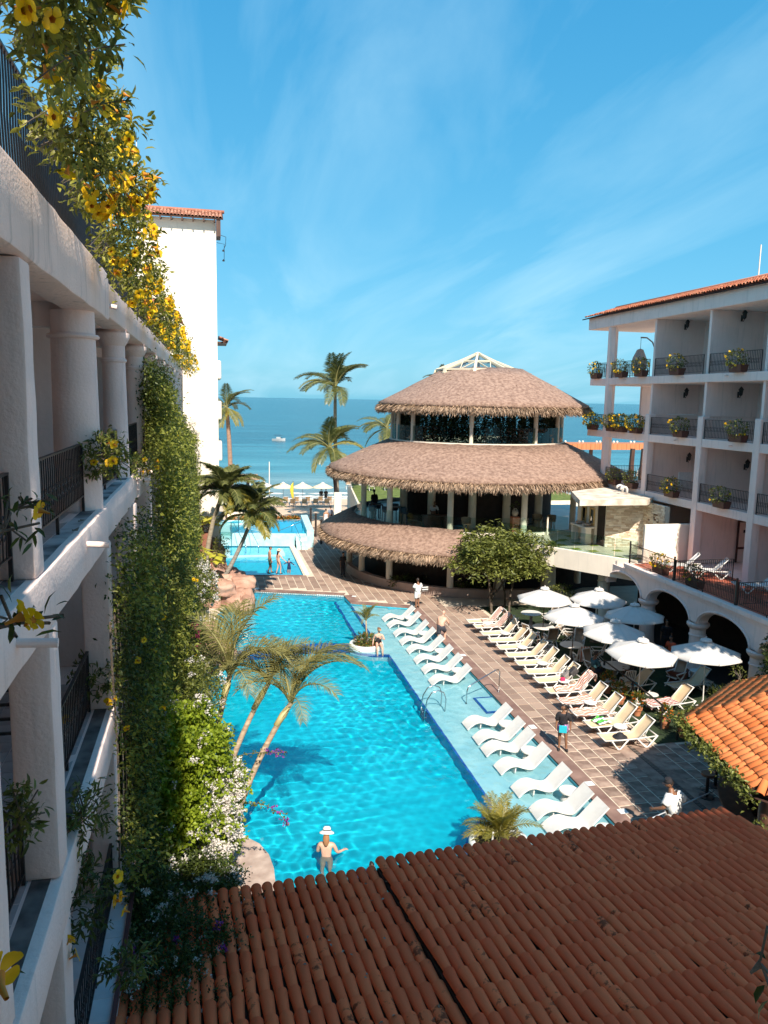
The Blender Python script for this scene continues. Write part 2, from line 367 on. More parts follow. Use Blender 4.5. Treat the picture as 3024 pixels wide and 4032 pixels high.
b = MB(); ys = [70,74,80,86,92,97,100,104,110,130,200]; zs = [-0.02,-0.25,-0.5,-0.8,-1.1,-1.35,-1.5,-1.75,-2.2,-4,-9]
xs = np.linspace(-200, 260, 60)
for i, (y, z) in enumerate(zip(ys, zs)):
    for x in xs: b.v.append((x, y + (0.9*math.sin(x*0.16)+0.4*math.sin(x*.5) if i > 4 else 0), z + 0.05*noise.noise(Vector((x*.3,y*.3,0)))))
nx = len(xs)
for i in range(len(ys)-1):
    for j in range(nx-1): b.f.append((i*nx+j, i*nx+j+1, (i+1)*nx+j+1, (i+1)*nx+j)); b.m.append(0)
b.build('beach', SAND, smooth=True, kind='structure')

def seamat():
    m = bpy.data.materials.new('sea_water'); m.use_nodes = True; n = m.node_tree; p = n.nodes['Principled BSDF']
    p.inputs['Roughness'].default_value = 0.22; p.inputs['IOR'].default_value = 1.33
    t = n.nodes.new('ShaderNodeTexCoord'); s = n.nodes.new('ShaderNodeSeparateXYZ'); n.links.new(t.outputs['Object'], s.inputs[0])
    mr = n.nodes.new('ShaderNodeMapRange'); mr.inputs[1].default_value = 100; mr.inputs[2].default_value = 240; n.links.new(s.outputs[1], mr.inputs[0])
    nz = n.nodes.new('ShaderNodeTexNoise'); nz.inputs['Scale'].default_value = 0.012; nz.inputs['Detail'].default_value = 4
    mp = n.nodes.new('ShaderNodeMapping'); mp.inputs['Scale'].default_value = (0.5,2.2,1); n.links.new(t.outputs['Object'], mp.inputs[0]); n.links.new(mp.outputs[0], nz.inputs[0])
    a = m_('ADD', mr.outputs[0], m_('MULTIPLY', m_('SUBTRACT', nz.outputs[0], 0.5, n), 0.9, n), n)
    rp = n.nodes.new('ShaderNodeValToRGB'); e = rp.color_ramp.elements
    e[0].position = 0; e[0].color = (0.22,0.27,0.25,1); e[1].position = 1; e[1].color = (0.015,0.10,0.135,1); k = e.new(0.35); k.color = (0.05,0.19,0.225,1)
    n.links.new(a, rp.inputs[0])
    n3 = n.nodes.new('ShaderNodeTexNoise'); n3.inputs['Scale'].default_value = 0.05; n3.inputs['Detail'].default_value = 6; n.links.new(mp.outputs[0], n3.inputs[0])
    rr = n.nodes.new('ShaderNodeMapRange'); rr.inputs[1].default_value = .35; rr.inputs[2].default_value = .65; rr.inputs[3].default_value = .75; rr.inputs[4].default_value = 1.25; n.links.new(n3.outputs[0], rr.inputs[0])
    hv = n.nodes.new('ShaderNodeHueSaturation'); n.links.new(rr.outputs[0], hv.inputs['Value']); n.links.new(rp.outputs[0], hv.inputs['Color'])
    n.links.new(hv.outputs[0], p.inputs['Base Color'])
    w1 = n.nodes.new('ShaderNodeTexNoise'); w1.inputs['Scale'].default_value = 0.35; w1.inputs['Detail'].default_value = 8; n.links.new(mp.outputs[0], w1.inputs[0])
    bp = n.nodes.new('ShaderNodeBump'); bp.inputs['Distance'].default_value = 0.7; bp.inputs['Strength'].default_value = 0.8; n.links.new(w1.outputs[0], bp.inputs['Height']); n.links.new(bp.outputs[0], p.inputs['Normal'])
    return m
s = MB(); s.add([(-45000,96,-1.6),(45000,96,-1.6),(45000,48000,-1.6),(-45000,48000,-1.6)], [(0,1,2,3)])
s.build('sea', seamat(), kind='structure')
# surf: low broken ridges of foam along the shoreline
FOAM = mat('sea_foam', (0.55,0.53,0.48), (0.8,0.8,0.78), rough=0.9, scale=2, bump=0.05)
fm = MB()
for line, (yb, hgt) in enumerate(((101.4,.10),(103.6,.18),(107.5,.12))):
    x = -30
    while x < 60:
        L = random.uniform(1.5,7)
        if random.random() < 0.8:
            pts = [(x+L*t/6, yb+0.9*math.sin((x+L*t/6)*.16)+random.uniform(-.25,.25), -1.6) for t in range(7)]
            fm.tube(pts, [0.02]+[hgt*random.uniform(.6,1.2) for _ in range(5)]+[0.02], n=5)
        x += L*random.uniform(.8,1.3)
fm.build('sea_foam', FOAM, smooth=True, kind='stuff')

# ================================================================== pools
def poolfloor(name, c1, c2, sc=0.5):
    return mat(name, c1, c2, rough=0.5, scale=sc, detail=2, spec=0.2)
PDEEP = poolfloor('pool_deep_tile', (0.0,0.44,0.57), (0.008,0.52,0.65))
PSHAL = poolfloor('pool_ledge_tile', (0.33,0.56,0.61), (0.42,0.63,0.66), 1.2)
PMID = poolfloor('pool_step_tile', (0.05,0.50,0.66), (0.08,0.55,0.70), 1.2)
BLUET = mat('blue_mosaic', (0.008,0.05,0.26), (0.02,0.14,0.45), rough=0.3, scale=14, detail=1)
PWALL = mat('pool_wall_tile', (0.08,0.50,0.62), (0.12,0.56,0.68), rough=0.4, scale=6)
WTILE = mat('waterline_tile', (0.62,0.66,0.66), (0.72,0.75,0.74), rough=0.35, scale=8)
def watermat(name, tint):
    m = bpy.data.materials.new(name); m.use_nodes = True; n = m.node_tree; n.nodes.clear()
    o = n.nodes.new('ShaderNodeOutputMaterial'); g = n.nodes.new('ShaderNodeBsdfGlass'); g.inputs['IOR'].default_value = 1.33; g.inputs['Roughness'].default_value = 0; g.inputs[0].default_value = (*tint,1)
    n.links.new(g.outputs[0], o.inputs[0]); return m
WATER = watermat('pool_water', (0.90,0.99,1.0))
def rec(o): o.cycles.is_caustics_receiver = True; return o
def water(name, poly, z, step=0.048, amp=0.04, parent=None, grow=0.12):
    xs = [p[0] for p in poly]; ys = [p[1] for p in poly]; cx, cy = sum(xs)/len(xs), sum(ys)/len(ys)
    x0, x1, y0, y1 = min(xs)-.3, max(xs)+.3, min(ys)-.3, max(ys)+.3
    nx, ny = int((x1-x0)/step), int((y1-y0)/step)
    X = np.linspace(x0,x1,nx); Y = np.linspace(y0,y1,ny); gx, gy = np.meshgrid(X,Y)
    def inside(px, py):
        c = np.zeros(px.shape, bool); n = len(poly); j = n-1
        for i in range(n):
            xi, yi = poly[i]; xj, yj = poly[j]
            with np.errstate(divide='ignore', invalid='ignore'):
                c ^= ((yi > py) != (yj > py)) & (px < (xj-xi)*(py-yi)/((yj-yi) or 1e-9)+xi)
            j = i
        return c
    ok = np.zeros(gx.shape, bool)
    for dx, dy in ((0,0),(grow,0),(-grow,0),(0,grow),(0,-grow)): ok |= inside(gx+dx, gy+dy)
    rs = np.random.default_rng(3); zz = np.zeros_like(gx)
    for k in range(46):
        wl = rs.uniform(0.2,0.75); a = rs.normal(0.35,0.95); kk = 2*math.pi/wl
        ph = kk*(gx*math.cos(a+1.57)+gy*math.sin(a+1.57)) + rs.uniform(0,6.28) + 1.3*np.sin(gx*rs.uniform(.3,.9)+gy*rs.uniform(.3,.9)+rs.uniform(0,6))
        zz += amp*0.055*wl**1.15*np.sin(ph)
    zz *= (0.7+0.45*np.sin(gx*.55+1)*np.sin(gy*.4))
    v = np.stack([gx, gy, z+zz], -1).reshape(-1,3)
    q = ok[:-1,:-1] & ok[1:,1:]; ii, jj = np.nonzero(q)
    f = np.stack([ii*nx+jj, ii*nx+jj+1, (ii+1)*nx+jj+1, (ii+1)*nx+jj],1)
    used = np.unique(f); remap = -np.ones(len(v), int); remap[used] = np.arange(len(used))
    o = bpy.data.objects.new(name, npmesh(name, v[used], remap[f], WATER, smooth=True)); link(o, parent)
    o.cycles.is_caustics_caster = True
    return tag(o, kind='structure')
WZ = -0.09
LEDGE = [(8.1,34.1),(8.1,20.4),(7.84,19.74),(7.45,19.5),(7.0,19.08),(6.7,18.5),(6.6,18.0),(6.75,17.3),(7.3,16.8),(8.1,16.6),(8.1,12.05),(11.08,12.05),(11.08,41.4),(7.9,42.9),(7.9,36.3),(7.2,36.35),(6.6,35.95),(6.45,35.3),(6.8,34.6),(7.4,34.25)]
STEP2 = [(7.2,36.4),(7.88,36.32),(7.88,42.95),(7.76,44.7),(7.2,44.4)]
pl = MB(); pl.holes(POOL, [], -1.2); rec(pl.build('pool_floor', PDEEP, kind='structure'))
pl = MB(); pl.skirt(POOL[::-1], -1.2, -0.012); rec(pl.build('pool_wall', PWALL, kind='structure'))
pl = MB(); pl.prism(LEDGE, -1.19, -0.27); rec(pl.build('pool_ledge', PSHAL, kind='structure'))
pl = MB(); pl.prism(STEP2, -1.19, -0.75); rec(pl.build('pool_step', PMID, kind='structure'))
def band(name, pts, wd, z0, z1, m, closed=False, **kw):
    k = MB(); n = len(pts)
    for i in range(n if closed else n-1):
        a = Vector((*pts[i],0)); c = Vector((*pts[(i+1)%n],0)); d = (c-a).normalized(); s_ = Vector((-d.y,d.x,0))*wd/2; e = d*wd*.25
        k.prism([tuple((a-s_-e)[:2]),tuple((c-s_+e)[:2]),tuple((c+s_+e)[:2]),tuple((a+s_-e)[:2])], z0, z1+0.0008*(i%2))
    return k.build(name, m, **kw)
rec(band('ledge_mosaic_band', [LEDGE[i] for i in (0,1,2,3,4,5,6,7,8,9)], 0.08, -1.18, -0.262, BLUET, kind='structure'))
rec(band('ledge_mosaic_band', [LEDGE[i] for i in (13,14,15,16,17,18,19,0)], 0.08, -0.6, -0.258, BLUET, kind='structure'))
rec(band('step_mosaic_band', [STEP2[i] for i in (0,4)], 0.10, -1.3, -0.745, BLUET, kind='structure'))
rec(band('submerged_blue_wall', [(-0.75,35.2),(1.2,35.5),(2.5,35.72),(4,35.98),(5.4,36.02),(6.55,35.7)], 0.5, -1.18, -0.20, BLUET, kind='structure'))
# square step with blue border let into the ledge
st = MB(); st.box(10.30,11.06,26.75,28.2,-0.265,-0.15); st2 = MB()
for a_ in ((10.26,11.06,26.71,26.81),(10.26,11.06,28.14,28.24),(10.26,10.36,26.82,28.13)): st2.box(*a_, -0.264, -0.146)
rec(st.build('entry_step', PSHAL, kind='structure')); rec(st2.build('entry_step_border', BLUET, kind='structure'))
st = MB(); st.box(9.85,11.0,41.75,42.2,-0.265,-0.15); rec(st.build('entry_step', PMID, kind='structure'))
# white waterline tiles with round medallions along the far wall
wl = MB(); wl.add([(2.17,46.87,-0.3),(7.79,44.78,-0.3),(7.79,44.78,-0.012),(2.17,46.87,-0.012)], [(0,1,2,3)]); wlo = wl.build('waterline_tiles', WTILE, kind='structure')
md = MB()
MED = mat('medallion_tile', (0.2,0.34,0.36), rough=0.4)
for k in range(44):
    t = (k+.5)/44; x = 2.17+5.62*t; y = 46.87-2.09*t
    d = Vector((5.62,-2.09,0)).normalized(); nrm = Vector((d.y,-d.x,0))
    if nrm.y > 0: nrm = -nrm
    c = Vector((x,y,-0.055))+nrm*0.004
    md.add([c+d*.042*math.cos(q)+Vector((0,0,.034*math.sin(q))) for q in [j*math.pi/3 for j in range(6)]], [(0,1,2,3,4,5)])
md.build('medallion', MED, wlo, kind='stuff')
water('pool_water', POOL, WZ)
# lower pools beyond the walkway
pl = MB(); pl.holes(LOWP, [], -0.95); rec(pl.build('pool_floor', PDEEP, kind='structure'))
pl = MB(); pl.skirt(LOWP[::-1], -0.95, -0.012); rec(pl.build('pool_wall', PWALL, kind='structure'))
SH = [(-0.28,51.7),(5.98,50.6),(6.05,60.8),(-0.28,62.1)]; HOLE = [(0.6,52.6),(4.9,51.9),(4.95,55.9),(0.6,56.4)]
pl = MB(); pl.holes(SH, [HOLE], -0.30); pl.skirt(HOLE[::-1], -0.94, -0.30); rec(pl.build('pool_ledge', PMID, kind='structure'))
k_ = MB()
for a_ in ((0.9,5.4,57.3,57.75),(0.9,1.35,57.76,60.2),(5.0,5.45,57.76,60.0)): k_.box(*a_, -0.93, 0.0)
rec(k_.build('whirlpool_wall', PSHAL, kind='structure'))
water('pool_water', LOWP, -0.07, step=0.10, amp=0.02)
ws = MB(); ws.prism([(6.12,50.6),(6.42,50.55),(6.52,60.75),(6.2,60.8)], -0.01, 0.012); ws.build('white_strip', mat('white_concrete', (0.66,0.63,0.56), (0.74,0.71,0.64), rough=0.8, scale=4), kind='structure')
# raised upper pool
UPW = mat('pale_pool_plaster', (0.36,0.60,0.64), (0.48,0.68,0.69), rough=0.6, scale=3)
UPF = poolfloor('upper_pool_tile', (0.0,0.45,0.66), (0.01,0.50,0.70))
u = thing('raised_pool', 'raised far pool with pale blue walls and planted infinity edge', 'pool', (0,0,0))
m1 = MB(); m1.prism([(1.5,61.6),(7.4,60.6),(7.4,60.95),(1.5,61.95)], 0, 1.0); m1.prism([(0.75,61.8),(1.49,61.6),(1.49,68.6),(0.45,68.6)], 0, 1.02)
m1.prism([(7.41,60.2),(7.95,60.1),(8.45,68.4),(7.86,68.4)], 0, 1.38); m1.build('wall', UPW, u)
m1 = MB(); m1.prism([(1.5,61.9),(7.4,60.95),(7.9,68.3),(0.9,68.6)], 0.05, 0.35); rec(m1.build('floor', UPF, u))
m1 = MB(); m1.prism([(1.0,68.2),(7.9,67.9),(7.9,68.25),(1.0,68.55)], 0.3, 0.97); m1.build('infinity_edge', UPW, u)
m1 = MB()
for i_ in range(3): m1.box(6.5,7.4,59.3+i_*.3,60.59,0 if i_==0 else 0.001,0.3*(i_+1)+0.02)
m1.build('steps', UPW, u)
wo = water('raised_pool_water', [(1.5,61.95),(7.4,60.98),(7.85,68.0),(1.0,68.3)], 0.99, step=0.11, amp=0.02, grow=0.0)
tub = thing('whirlpool_tub', 'round pale tub at the back left of the raised pool', 'hot tub', (2.0,66.6,0.35)); tb = MB()
tb.lathe([(0.95,0),(0.95,0.78),(0.75,0.82),(0.7,0.3),(0,0.3)], n=24); tb.build('tub_wall', UPW, tub, smooth=True); tb = MB(); tb.lathe([(0.72,0.72),(0.0,0.72)], n=24); tb.build('water', UPF, tub)
# glass screen by the tub
gs = thing('glass_screen', 'glass panels around the left side of the raised pool', 'glass fence', (0,0,0)); GL = glass('clear_glass')
for a_, b_ in (((0.7,61.4),(1.5,61.25)),((1.52,61.25),(2.2,63.2)),((2.22,63.2),(2.25,65.2))):
    k_ = MB(); k_.bar((*a_,1.45),(*b_,1.45),0.012,1.1); k_.build('pane', GL, gs)
for p_ in ((0.7,61.4),(1.51,61.25),(2.21,63.2),(2.25,65.2)):
    k_ = MB(); k_.box(p_[0]-.02,p_[0]+.02,p_[1]-.02,p_[1]+.02,0.9,2.05); k_.build('post', STEEL, gs)

# ================================================================== paving
PAVE = mat('paving_stone', (0.18,0.122,0.095), (0.36,0.26,0.205), rough=0.85, scale=2.2, detail=6, bump=0.004, bscale=30, rand=0.28, spec=0.25, ramp3=(0.5,(0.28,0.19,0.15)))
COPE = mat('coping_stone', (0.17,0.095,0.078), (0.28,0.175,0.14), rough=0.8, scale=1.4, detail=7, bump=0.003, bscale=30, rand=0.10, ramp3=(0.52,(0.22,0.135,0.108)))
def pavermesh(w_, l_, m):
    k = MB(); e = 0.008
    k.add([(-w_/2,-l_/2,-.02),(w_/2,-l_/2,-.02),(w_/2,l_/2,-.02),(-w_/2,l_/2,-.02),(-w_/2+e,-l_/2+e,0),(w_/2-e,-l_/2+e,0),(w_/2-e,l_/2-e,0),(-w_/2+e,l_/2-e,0)],
          [(4,5,6,7),(0,1,5,4),(1,2,6,5),(2,3,7,6),(3,0,4,7)]); return k.mesh('paver', m)
deck = thing('pool_deck', None, None); deck['kind'] = 'structure'
cands = []
rows = []
x = 11.68
while x < 20: 
    w_ = [0.40,0.46,0.36,0.43][int(x*7)%4]; rows.append((x,w_)); x += w_+0.045
for (x0,w_) in rows:
    y = 13 - random.random()*.5; 
    while y < 60:
        l_ = random.choice((0.5,0.62,0.55)); cx_, cy_ = x0+w_/2, y+l_/2; y += l_+0.042
        if cy_ < 41.6:
            if cx_ > 15.15 and cy_ > 22.7: continue
            if cx_ < 11.75: continue
        elif cx_ > 13.2: continue
        if cy_ > 41.6 and (cx_-18.2)**2+(cy_-51.5)**2 < 81: continue
        if 14.02 < cx_+w_/2 and cx_-w_/2 < 14.2 and cy_ < 22.9: continue
        cands.append((cx_,cy_,w_,l_))
x = -0.5
while x < 11.6:
    w_ = 0.43; y = 41.8+random.random()*.3
    while y < 70:
        l_ = random.choice((0.5,0.62,0.7)); cx_, cy_ = x+w_/2, y+l_/2; y += l_+0.045
        if any(inpoly(cx_+dx,cy_+dy,P_) for P_ in (POOL,LOWP,UPBASE) for dx in (-.3,.3) for dy in (-.4,.4)): continue
        lim = 41.5+(11.1-cx_)*0.469 if cx_ > 7.9 else (44.8+(7.8-cx_)*0.372)
        if cy_ < lim+0.95 and cx_ < 11.6: continue
        if 6.1 < cx_ < 6.75 and 50.2 < cy_ < 61: continue
        if (cx_-18.2)**2+(cy_-51.5)**2 < 81 or cx_ < 0.2 and cy_ > 61: continue
        cands.append((cx_,cy_,w_,l_))
    x += w_+0.05
cands.sort(key=lambda c: (c[0]**2+c[1]**2))
PM = {}
for (cx_,cy_,w_,l_) in cands[:300]:
    k_ = (round(w_,2),round(l_,2))
    if k_ not in PM: PM[k_] = pavermesh(w_,l_,PAVE)
    inst('paver', PM[k_], deck, (cx_,cy_,random.uniform(-.002,.002)), (random.uniform(-.003,.003),random.uniform(-.003,.003),0))
pv = MB()
PAVEI = leafmat('paving_stone_far', (0.20,0.135,0.105), (0.37,0.265,0.205), rough=0.85, trans=0.0, scale=1.2)
for (cx_,cy_,w_,l_) in cands[300:]: pv.box(cx_-w_/2,cx_+w_/2,cy_-l_/2,cy_+l_/2,-.02,random.uniform(-.002,.002))
pv.build('paver', PAVEI, deck, kind='stuff')
# coping along the pool edge, stone by stone
def coping(path, wd, side, piece=0.62):
    for i in range(len(path)-1):
        a = Vector((*path[i],0)); c = Vector((*path[i+1],0)); L = (c-a).length; n_ = max(1,round(L/piece)); d = (c-a)/L; s_ = Vector((-d.y,d.x,0))*side
        for k in range(n_):
            p = a+d*(L*k/n_+.006); q = a+d*(L*(k+1)/n_-.006); mb = MB()
            mb.prism([tuple((v_)[:2]) for v_ in (p-s_*0.03,q-s_*0.03,q+s_*wd,p+s_*wd)], -0.05, 0.008+random.uniform(0,.003)); mb.build('coping_stone', COPE, deck)
coping([(11.1,12.2),(11.1,41.5)], 0.52, -1); coping([(11.1,41.52),(7.92,43.0)], 0.5, -1); coping([(7.9,43.05),(7.8,44.8)], .5, -1); coping([(7.78,44.82),(2.2,46.88)], 0.55, -1)
coping([(5.95,50.52),(-0.2,51.58)], 0.4, 1)
LST = mat('pale_stone', (0.30,0.22,0.18), (0.48,0.38,0.32), rough=0.9, scale=2, detail=7, bump=0.006, rand=.1)
EDG = mat('ochre_edge_stone', (0.34,0.22,0.14), (0.48,0.34,0.23), rough=0.9, scale=3, rand=.12)
arc = [(1.3,12.4),(1.37,14.5),(1.39,16.2),(1.41,17.4),(1.42,18.08),(1.34,18.7),(1.13,19.24),(0.83,19.59),(0.2,20.2),(-0.5,20.8)]
inn = [(0.55,12.4),(0.6,14.5),(0.6,16.2),(0.6,17.4),(0.58,18.0),(0.5,18.4),(0.35,18.7),(0.1,18.95),(-0.4,19.3),(-0.9,19.9)]
for i in range(len(arc)-1):
    mb = MB(); f_ = .985
    mb.prism([arc[i], arc[i+1], inn[i+1], inn[i]], -0.1, 0.02+random.uniform(0,.003)); o = mb.build('coping_stone', LST, deck)
    for h in (0,1):
        t0, t1 = h/2, (h+1)/2-.03; L0 = lambda A,B,t: (A[0]+(B[0]-A[0])*t, A[1]+(B[1]-A[1])*t)
        a_, b_ = L0(inn[i],inn[i+1],t0), L0(inn[i],inn[i+1],t1); mb = MB(); mb.prism([a_,b_,(b_[0]-.16,b_[1]-.05),(a_[0]-.16,a_[1]-.05)], 0, 0.10+random.uniform(0,.02)); mb.build('edge_stone', EDG, deck)
# planting bed between the pool and the left wing, turf under the parasols, drain
SOIL = mat('bed_soil', (0.03,0.02,0.014), (0.07,0.05,0.03), rough=1, scale=3, bump=0.03)
k_ = MB(); k_.prism([(-1.25,8),(0.4,8),(0.42,18),(0.0,18.8),(-0.95,19.8),(-0.95,41),(-0.2,42.2),(-0.2,49),(-1.25,49)], -0.01, 0.06); k_.build('planting_bed', SOIL, kind='structure')
TURF = mat('artificial_turf', (0.010,0.022,0.006), (0.022,0.042,0.010), rough=1, scale=3, bump=0.02, bscale=60)
k_ = MB(); k_.prism([(15.18,22.8),(20.4,22.8),(20.4,41),(15.18,41)], -0.012, 0.01); k_.build('turf', TURF, kind='structure')
k_ = MB(); k_.box(13.55,14.02,14,22.85,-.012,-0.003); k_.box(14.2,14.7,14,22.85,-.012,-0.003); k_.build('drain_border', PAVE, kind='structure')
k_ = MB(); k_.box(14.03,14.19,14,22.85,-.012,-0.004); k_.build('drain', IRON, kind='structure')
k_ = MB()
for i in range(60): k_.box(14.045,14.175,14.1+i*.146,14.1+i*.146+.1,-.004,0.001)
k_.build('drain_grate', mat('grate', (0.10,0.085,0.075), rough=.6), kind='structure')
# ================================================================== shared building pieces
def tilemat(name, c1, c2, stain, rough=0.8, k=0.62, amt=0.8):
    m = bpy.data.materials.new(name); m.use_nodes = True; n = m.node_tree; b = n.nodes['Principled BSDF']; b.inputs['Roughness'].default_value = rough; b.inputs['Specular IOR Level'].default_value = 0.15
    oi = n.nodes.new('ShaderNodeObjectInfo'); g = n.nodes.new('ShaderNodeNewGeometry')
    r_ = m_('FRACT', m_('ADD', m_('MULTIPLY', oi.outputs['Random'], 7.3, n), m_('MULTIPLY', g.outputs['Random Per Island'], 5.1, n), n), None, n)
    rp = n.nodes.new('ShaderNodeValToRGB'); e = rp.color_ramp.elements; e[0].color = (*c1,1); e[1].color = (*c2,1); e[0].position = 0.0; e[1].position = 1; n.links.new(r_, rp.inputs[0])
    nz = n.nodes.new('ShaderNodeTexNoise'); nz.inputs['Scale'].default_value = 7; nz.inputs['Detail'].default_value = 8; nz.inputs['Roughness'].default_value = 0.65; n.links.new(g.outputs['Position'], nz.inputs[0])
    nb = n.nodes.new('ShaderNodeTexNoise'); nb.inputs['Scale'].default_value = 1.6; nb.inputs['Detail'].default_value = 2; n.links.new(g.outputs['Position'], nb.inputs[0])
    s1 = m_('ADD', m_('MULTIPLY', nz.outputs[0], 0.75, n), m_('MULTIPLY', m_('POWER', r_, 5, n), 0.20, n), n); s1 = m_('ADD', s1, m_('MULTIPLY', nb.outputs[0], 0.22, n), n)
    r2 = n.nodes.new('ShaderNodeValToRGB'); e = r2.color_ramp.elements; e[0].position = k; e[1].position = k+0.07; e[0].color = (0,0,0,1); e[1].color = (amt,)*3+(1,); n.links.new(s1, r2.inputs[0])
    mx = n.nodes.new('ShaderNodeMix'); mx.data_type = 'RGBA'; n.links.new(r2.outputs[0], mx.inputs[0]); n.links.new(rp.outputs[0], mx.inputs[6]); mx.inputs[7].default_value = (*stain,1)
    n3 = n.nodes.new('ShaderNodeTexNoise'); n3.inputs['Scale'].default_value = 60; n.links.new(g.outputs['Position'], n3.inputs[0]); bp = n.nodes.new('ShaderNodeBump'); bp.inputs['Distance'].default_value = 0.002; n.links.new(n3.outputs[0], bp.inputs['Height']); n.links.new(bp.outputs[0], b.inputs['Normal'])
    n.links.new(mx.outputs[2], b.inputs['Base Color']); return m
CLAY = tilemat('clay_tile', (0.82,0.135,0.048), (0.95,0.20,0.072), (0.07,0.022,0.012), k=0.675)
CLAYO = tilemat('orange_clay_tile', (0.64,0.17,0.05), (0.78,0.27,0.10), (0.20,0.08,0.04), k=0.70, amt=.6)
CLAYP = tilemat('old_clay_tile', (0.36,0.14,0.09), (0.60,0.32,0.22), (0.14,0.07,0.05), k=0.70, amt=.5)
CLAYR = tilemat('red_clay_tile', (0.55,0.14,0.07), (0.70,0.30,0.17), (0.10,0.04,0.03), k=0.70, amt=.7)
GAPSHADE = mat('tile_gap_shade', (0.025,0.010,0.007), (0.05,0.02,0.012), rough=0.95, scale=4)  # near-black deck colour paints the shade in the gaps between tiles

def barrel(w0, w1, L, h, n=6, th=0.012):
    """one cover tile: wide end at y=0 (eave side, lifted), narrow end at y=L"""
    v = []; ring = []
    for y, w_, lift in ((0,w0,.022),(L,w1,0.0)):
        ring.append([(w_/2*math.cos(math.pi*i/n), y, lift+h*math.sin(math.pi*i/n)*(w_/w0)) for i in range(n+1)])
    inner = [(x*(1-2*th/w0), 0, (z-.022)*(1-th/h)+.022) for x, y, z in ring[0]]
    v = ring[0]+ring[1]+inner; k = n+1; f = [(i,i+1,k+i+1,k+i) for i in range(n)] + [(2*k+i,2*k+i+1,i+1,i) for i in range(n)]
    return v, [tuple(reversed(q)) for q in f]
def tile_field(root, frame, cols, rows_of, wid, L, meshes, m, limit, keep=None):
    """lay cover tiles on a plane; frame(c, s) gives world point of column c at distance s up the slope"""
    O, ex, ey, ez = frame; items = []
    for c in cols:
        s0, s1 = rows_of(c); k = 0; s = s0
        while s < s1:
            p = O + ex*(c*wid) + ey*s; items.append((p+ex*random.gauss(0,.004), random.gauss(0,.016), random.uniform(-.005,.005), random.uniform(.93,1.08))); s += L*0.86
    items = [i for i in items if keep is None or keep(i[0])]
    items.sort(key=lambda i: (i[0]-cam.location).length)
    M = Matrix((ex, ey, ez)).transposed()
    for p, a, dz, sc in items[:limit]:
        o = inst('tile', meshes, root); o.matrix_world = Matrix.Translation(p+ez*dz) @ (M.to_4x4()) @ Matrix.Rotation(a,4,'Z') @ Matrix.Diagonal((sc,1,1,1))
    if len(items) > limit:
        mb = MB(); vv = [Vector(v.co) for v in meshes.vertices]; ff = [tuple(p_.vertices) for p_ in meshes.polygons]
        for p, a, dz, sc in items[limit:]:
            T = Matrix.Translation(p+ez*dz) @ (M.to_4x4()) @ Matrix.Rotation(a,4,'Z'); mb.add([T @ v for v in vv], ff)
        mb.build('tile', m, root, smooth=True, kind='stuff')
def tilemesh(w0, w1, L, h, m, n=6):
    v, f = barrel(w0,w1,L,h,n); mb = MB(); mb.add(v,f); return mb.mesh('tile', m, True)

def railing(parent, a, b, h=0.95, gap=0.11, z=0, parts=False, scroll=True, foot=0.1, name='railing', th=0.016):
    """iron railing from a to b (xy), z at floor: rails, balusters, feet, a band of scrolls"""
    a = Vector((a[0],a[1],z if len(a)<3 else a[2])); b = Vector((b[0],b[1],z if len(b)<3 else b[2])); L = (b-a).length; d = (b-a)/L; U = Vector((0,0,1))
    mb = MB(); mb.bar(a+U*h, b+U*h, .045, .022); mb.bar(a+U*foot, b+U*foot, .03, .018)
    nf = max(2, int(L/1.5)+1)
    for i in range(nf): p = a+d*(L*i/(nf-1)); mb.bar(p, p+U*(h if i in (0,nf-1) else foot), .035, .035)
    n_ = max(2, int(L/gap)); root = mb.build(name, IRON, parent)
    bars = MB(); one = None
    for i in range(1, n_):
        p = a+d*(L*i/n_)
        if parts:
            if one is None: q = MB(); q.tube([(0,0,foot),(0.004,0,foot+.2),(-.004,0,h*.5),(.003,0,h*.75),(0,0,h)], th/2*1.1, 5); one = q.mesh('bar', IRON)
            inst('bar', one, root, tuple(p))
        else: bars.bar(p+U*foot, p+U*h, th, th)
        if scroll and i % 2 == 0:
            c = p+U*h*0.52
            for sg in (-1,1):
                bars.tube([c+d*sg*(gap*.5+gap*.38*math.cos(t))+U*(.05*math.sin(t)*1.1) for t in [q*2*math.pi/8 for q in range(9)]], .006, 3, False)
                bars.tube([c+U*.05, c+d*sg*gap*.5+U*.11, c+d*sg*gap*.8+U*.07], .006, 3, False)
                bars.tube([c-U*.05, c+d*sg*gap*.5-U*.11, c+d*sg*gap*.8-U*.07], .006, 3, False)
    if bars.v: bars.build('scrollwork' if parts else 'bars', IRON, root, kind='stuff')
    return root
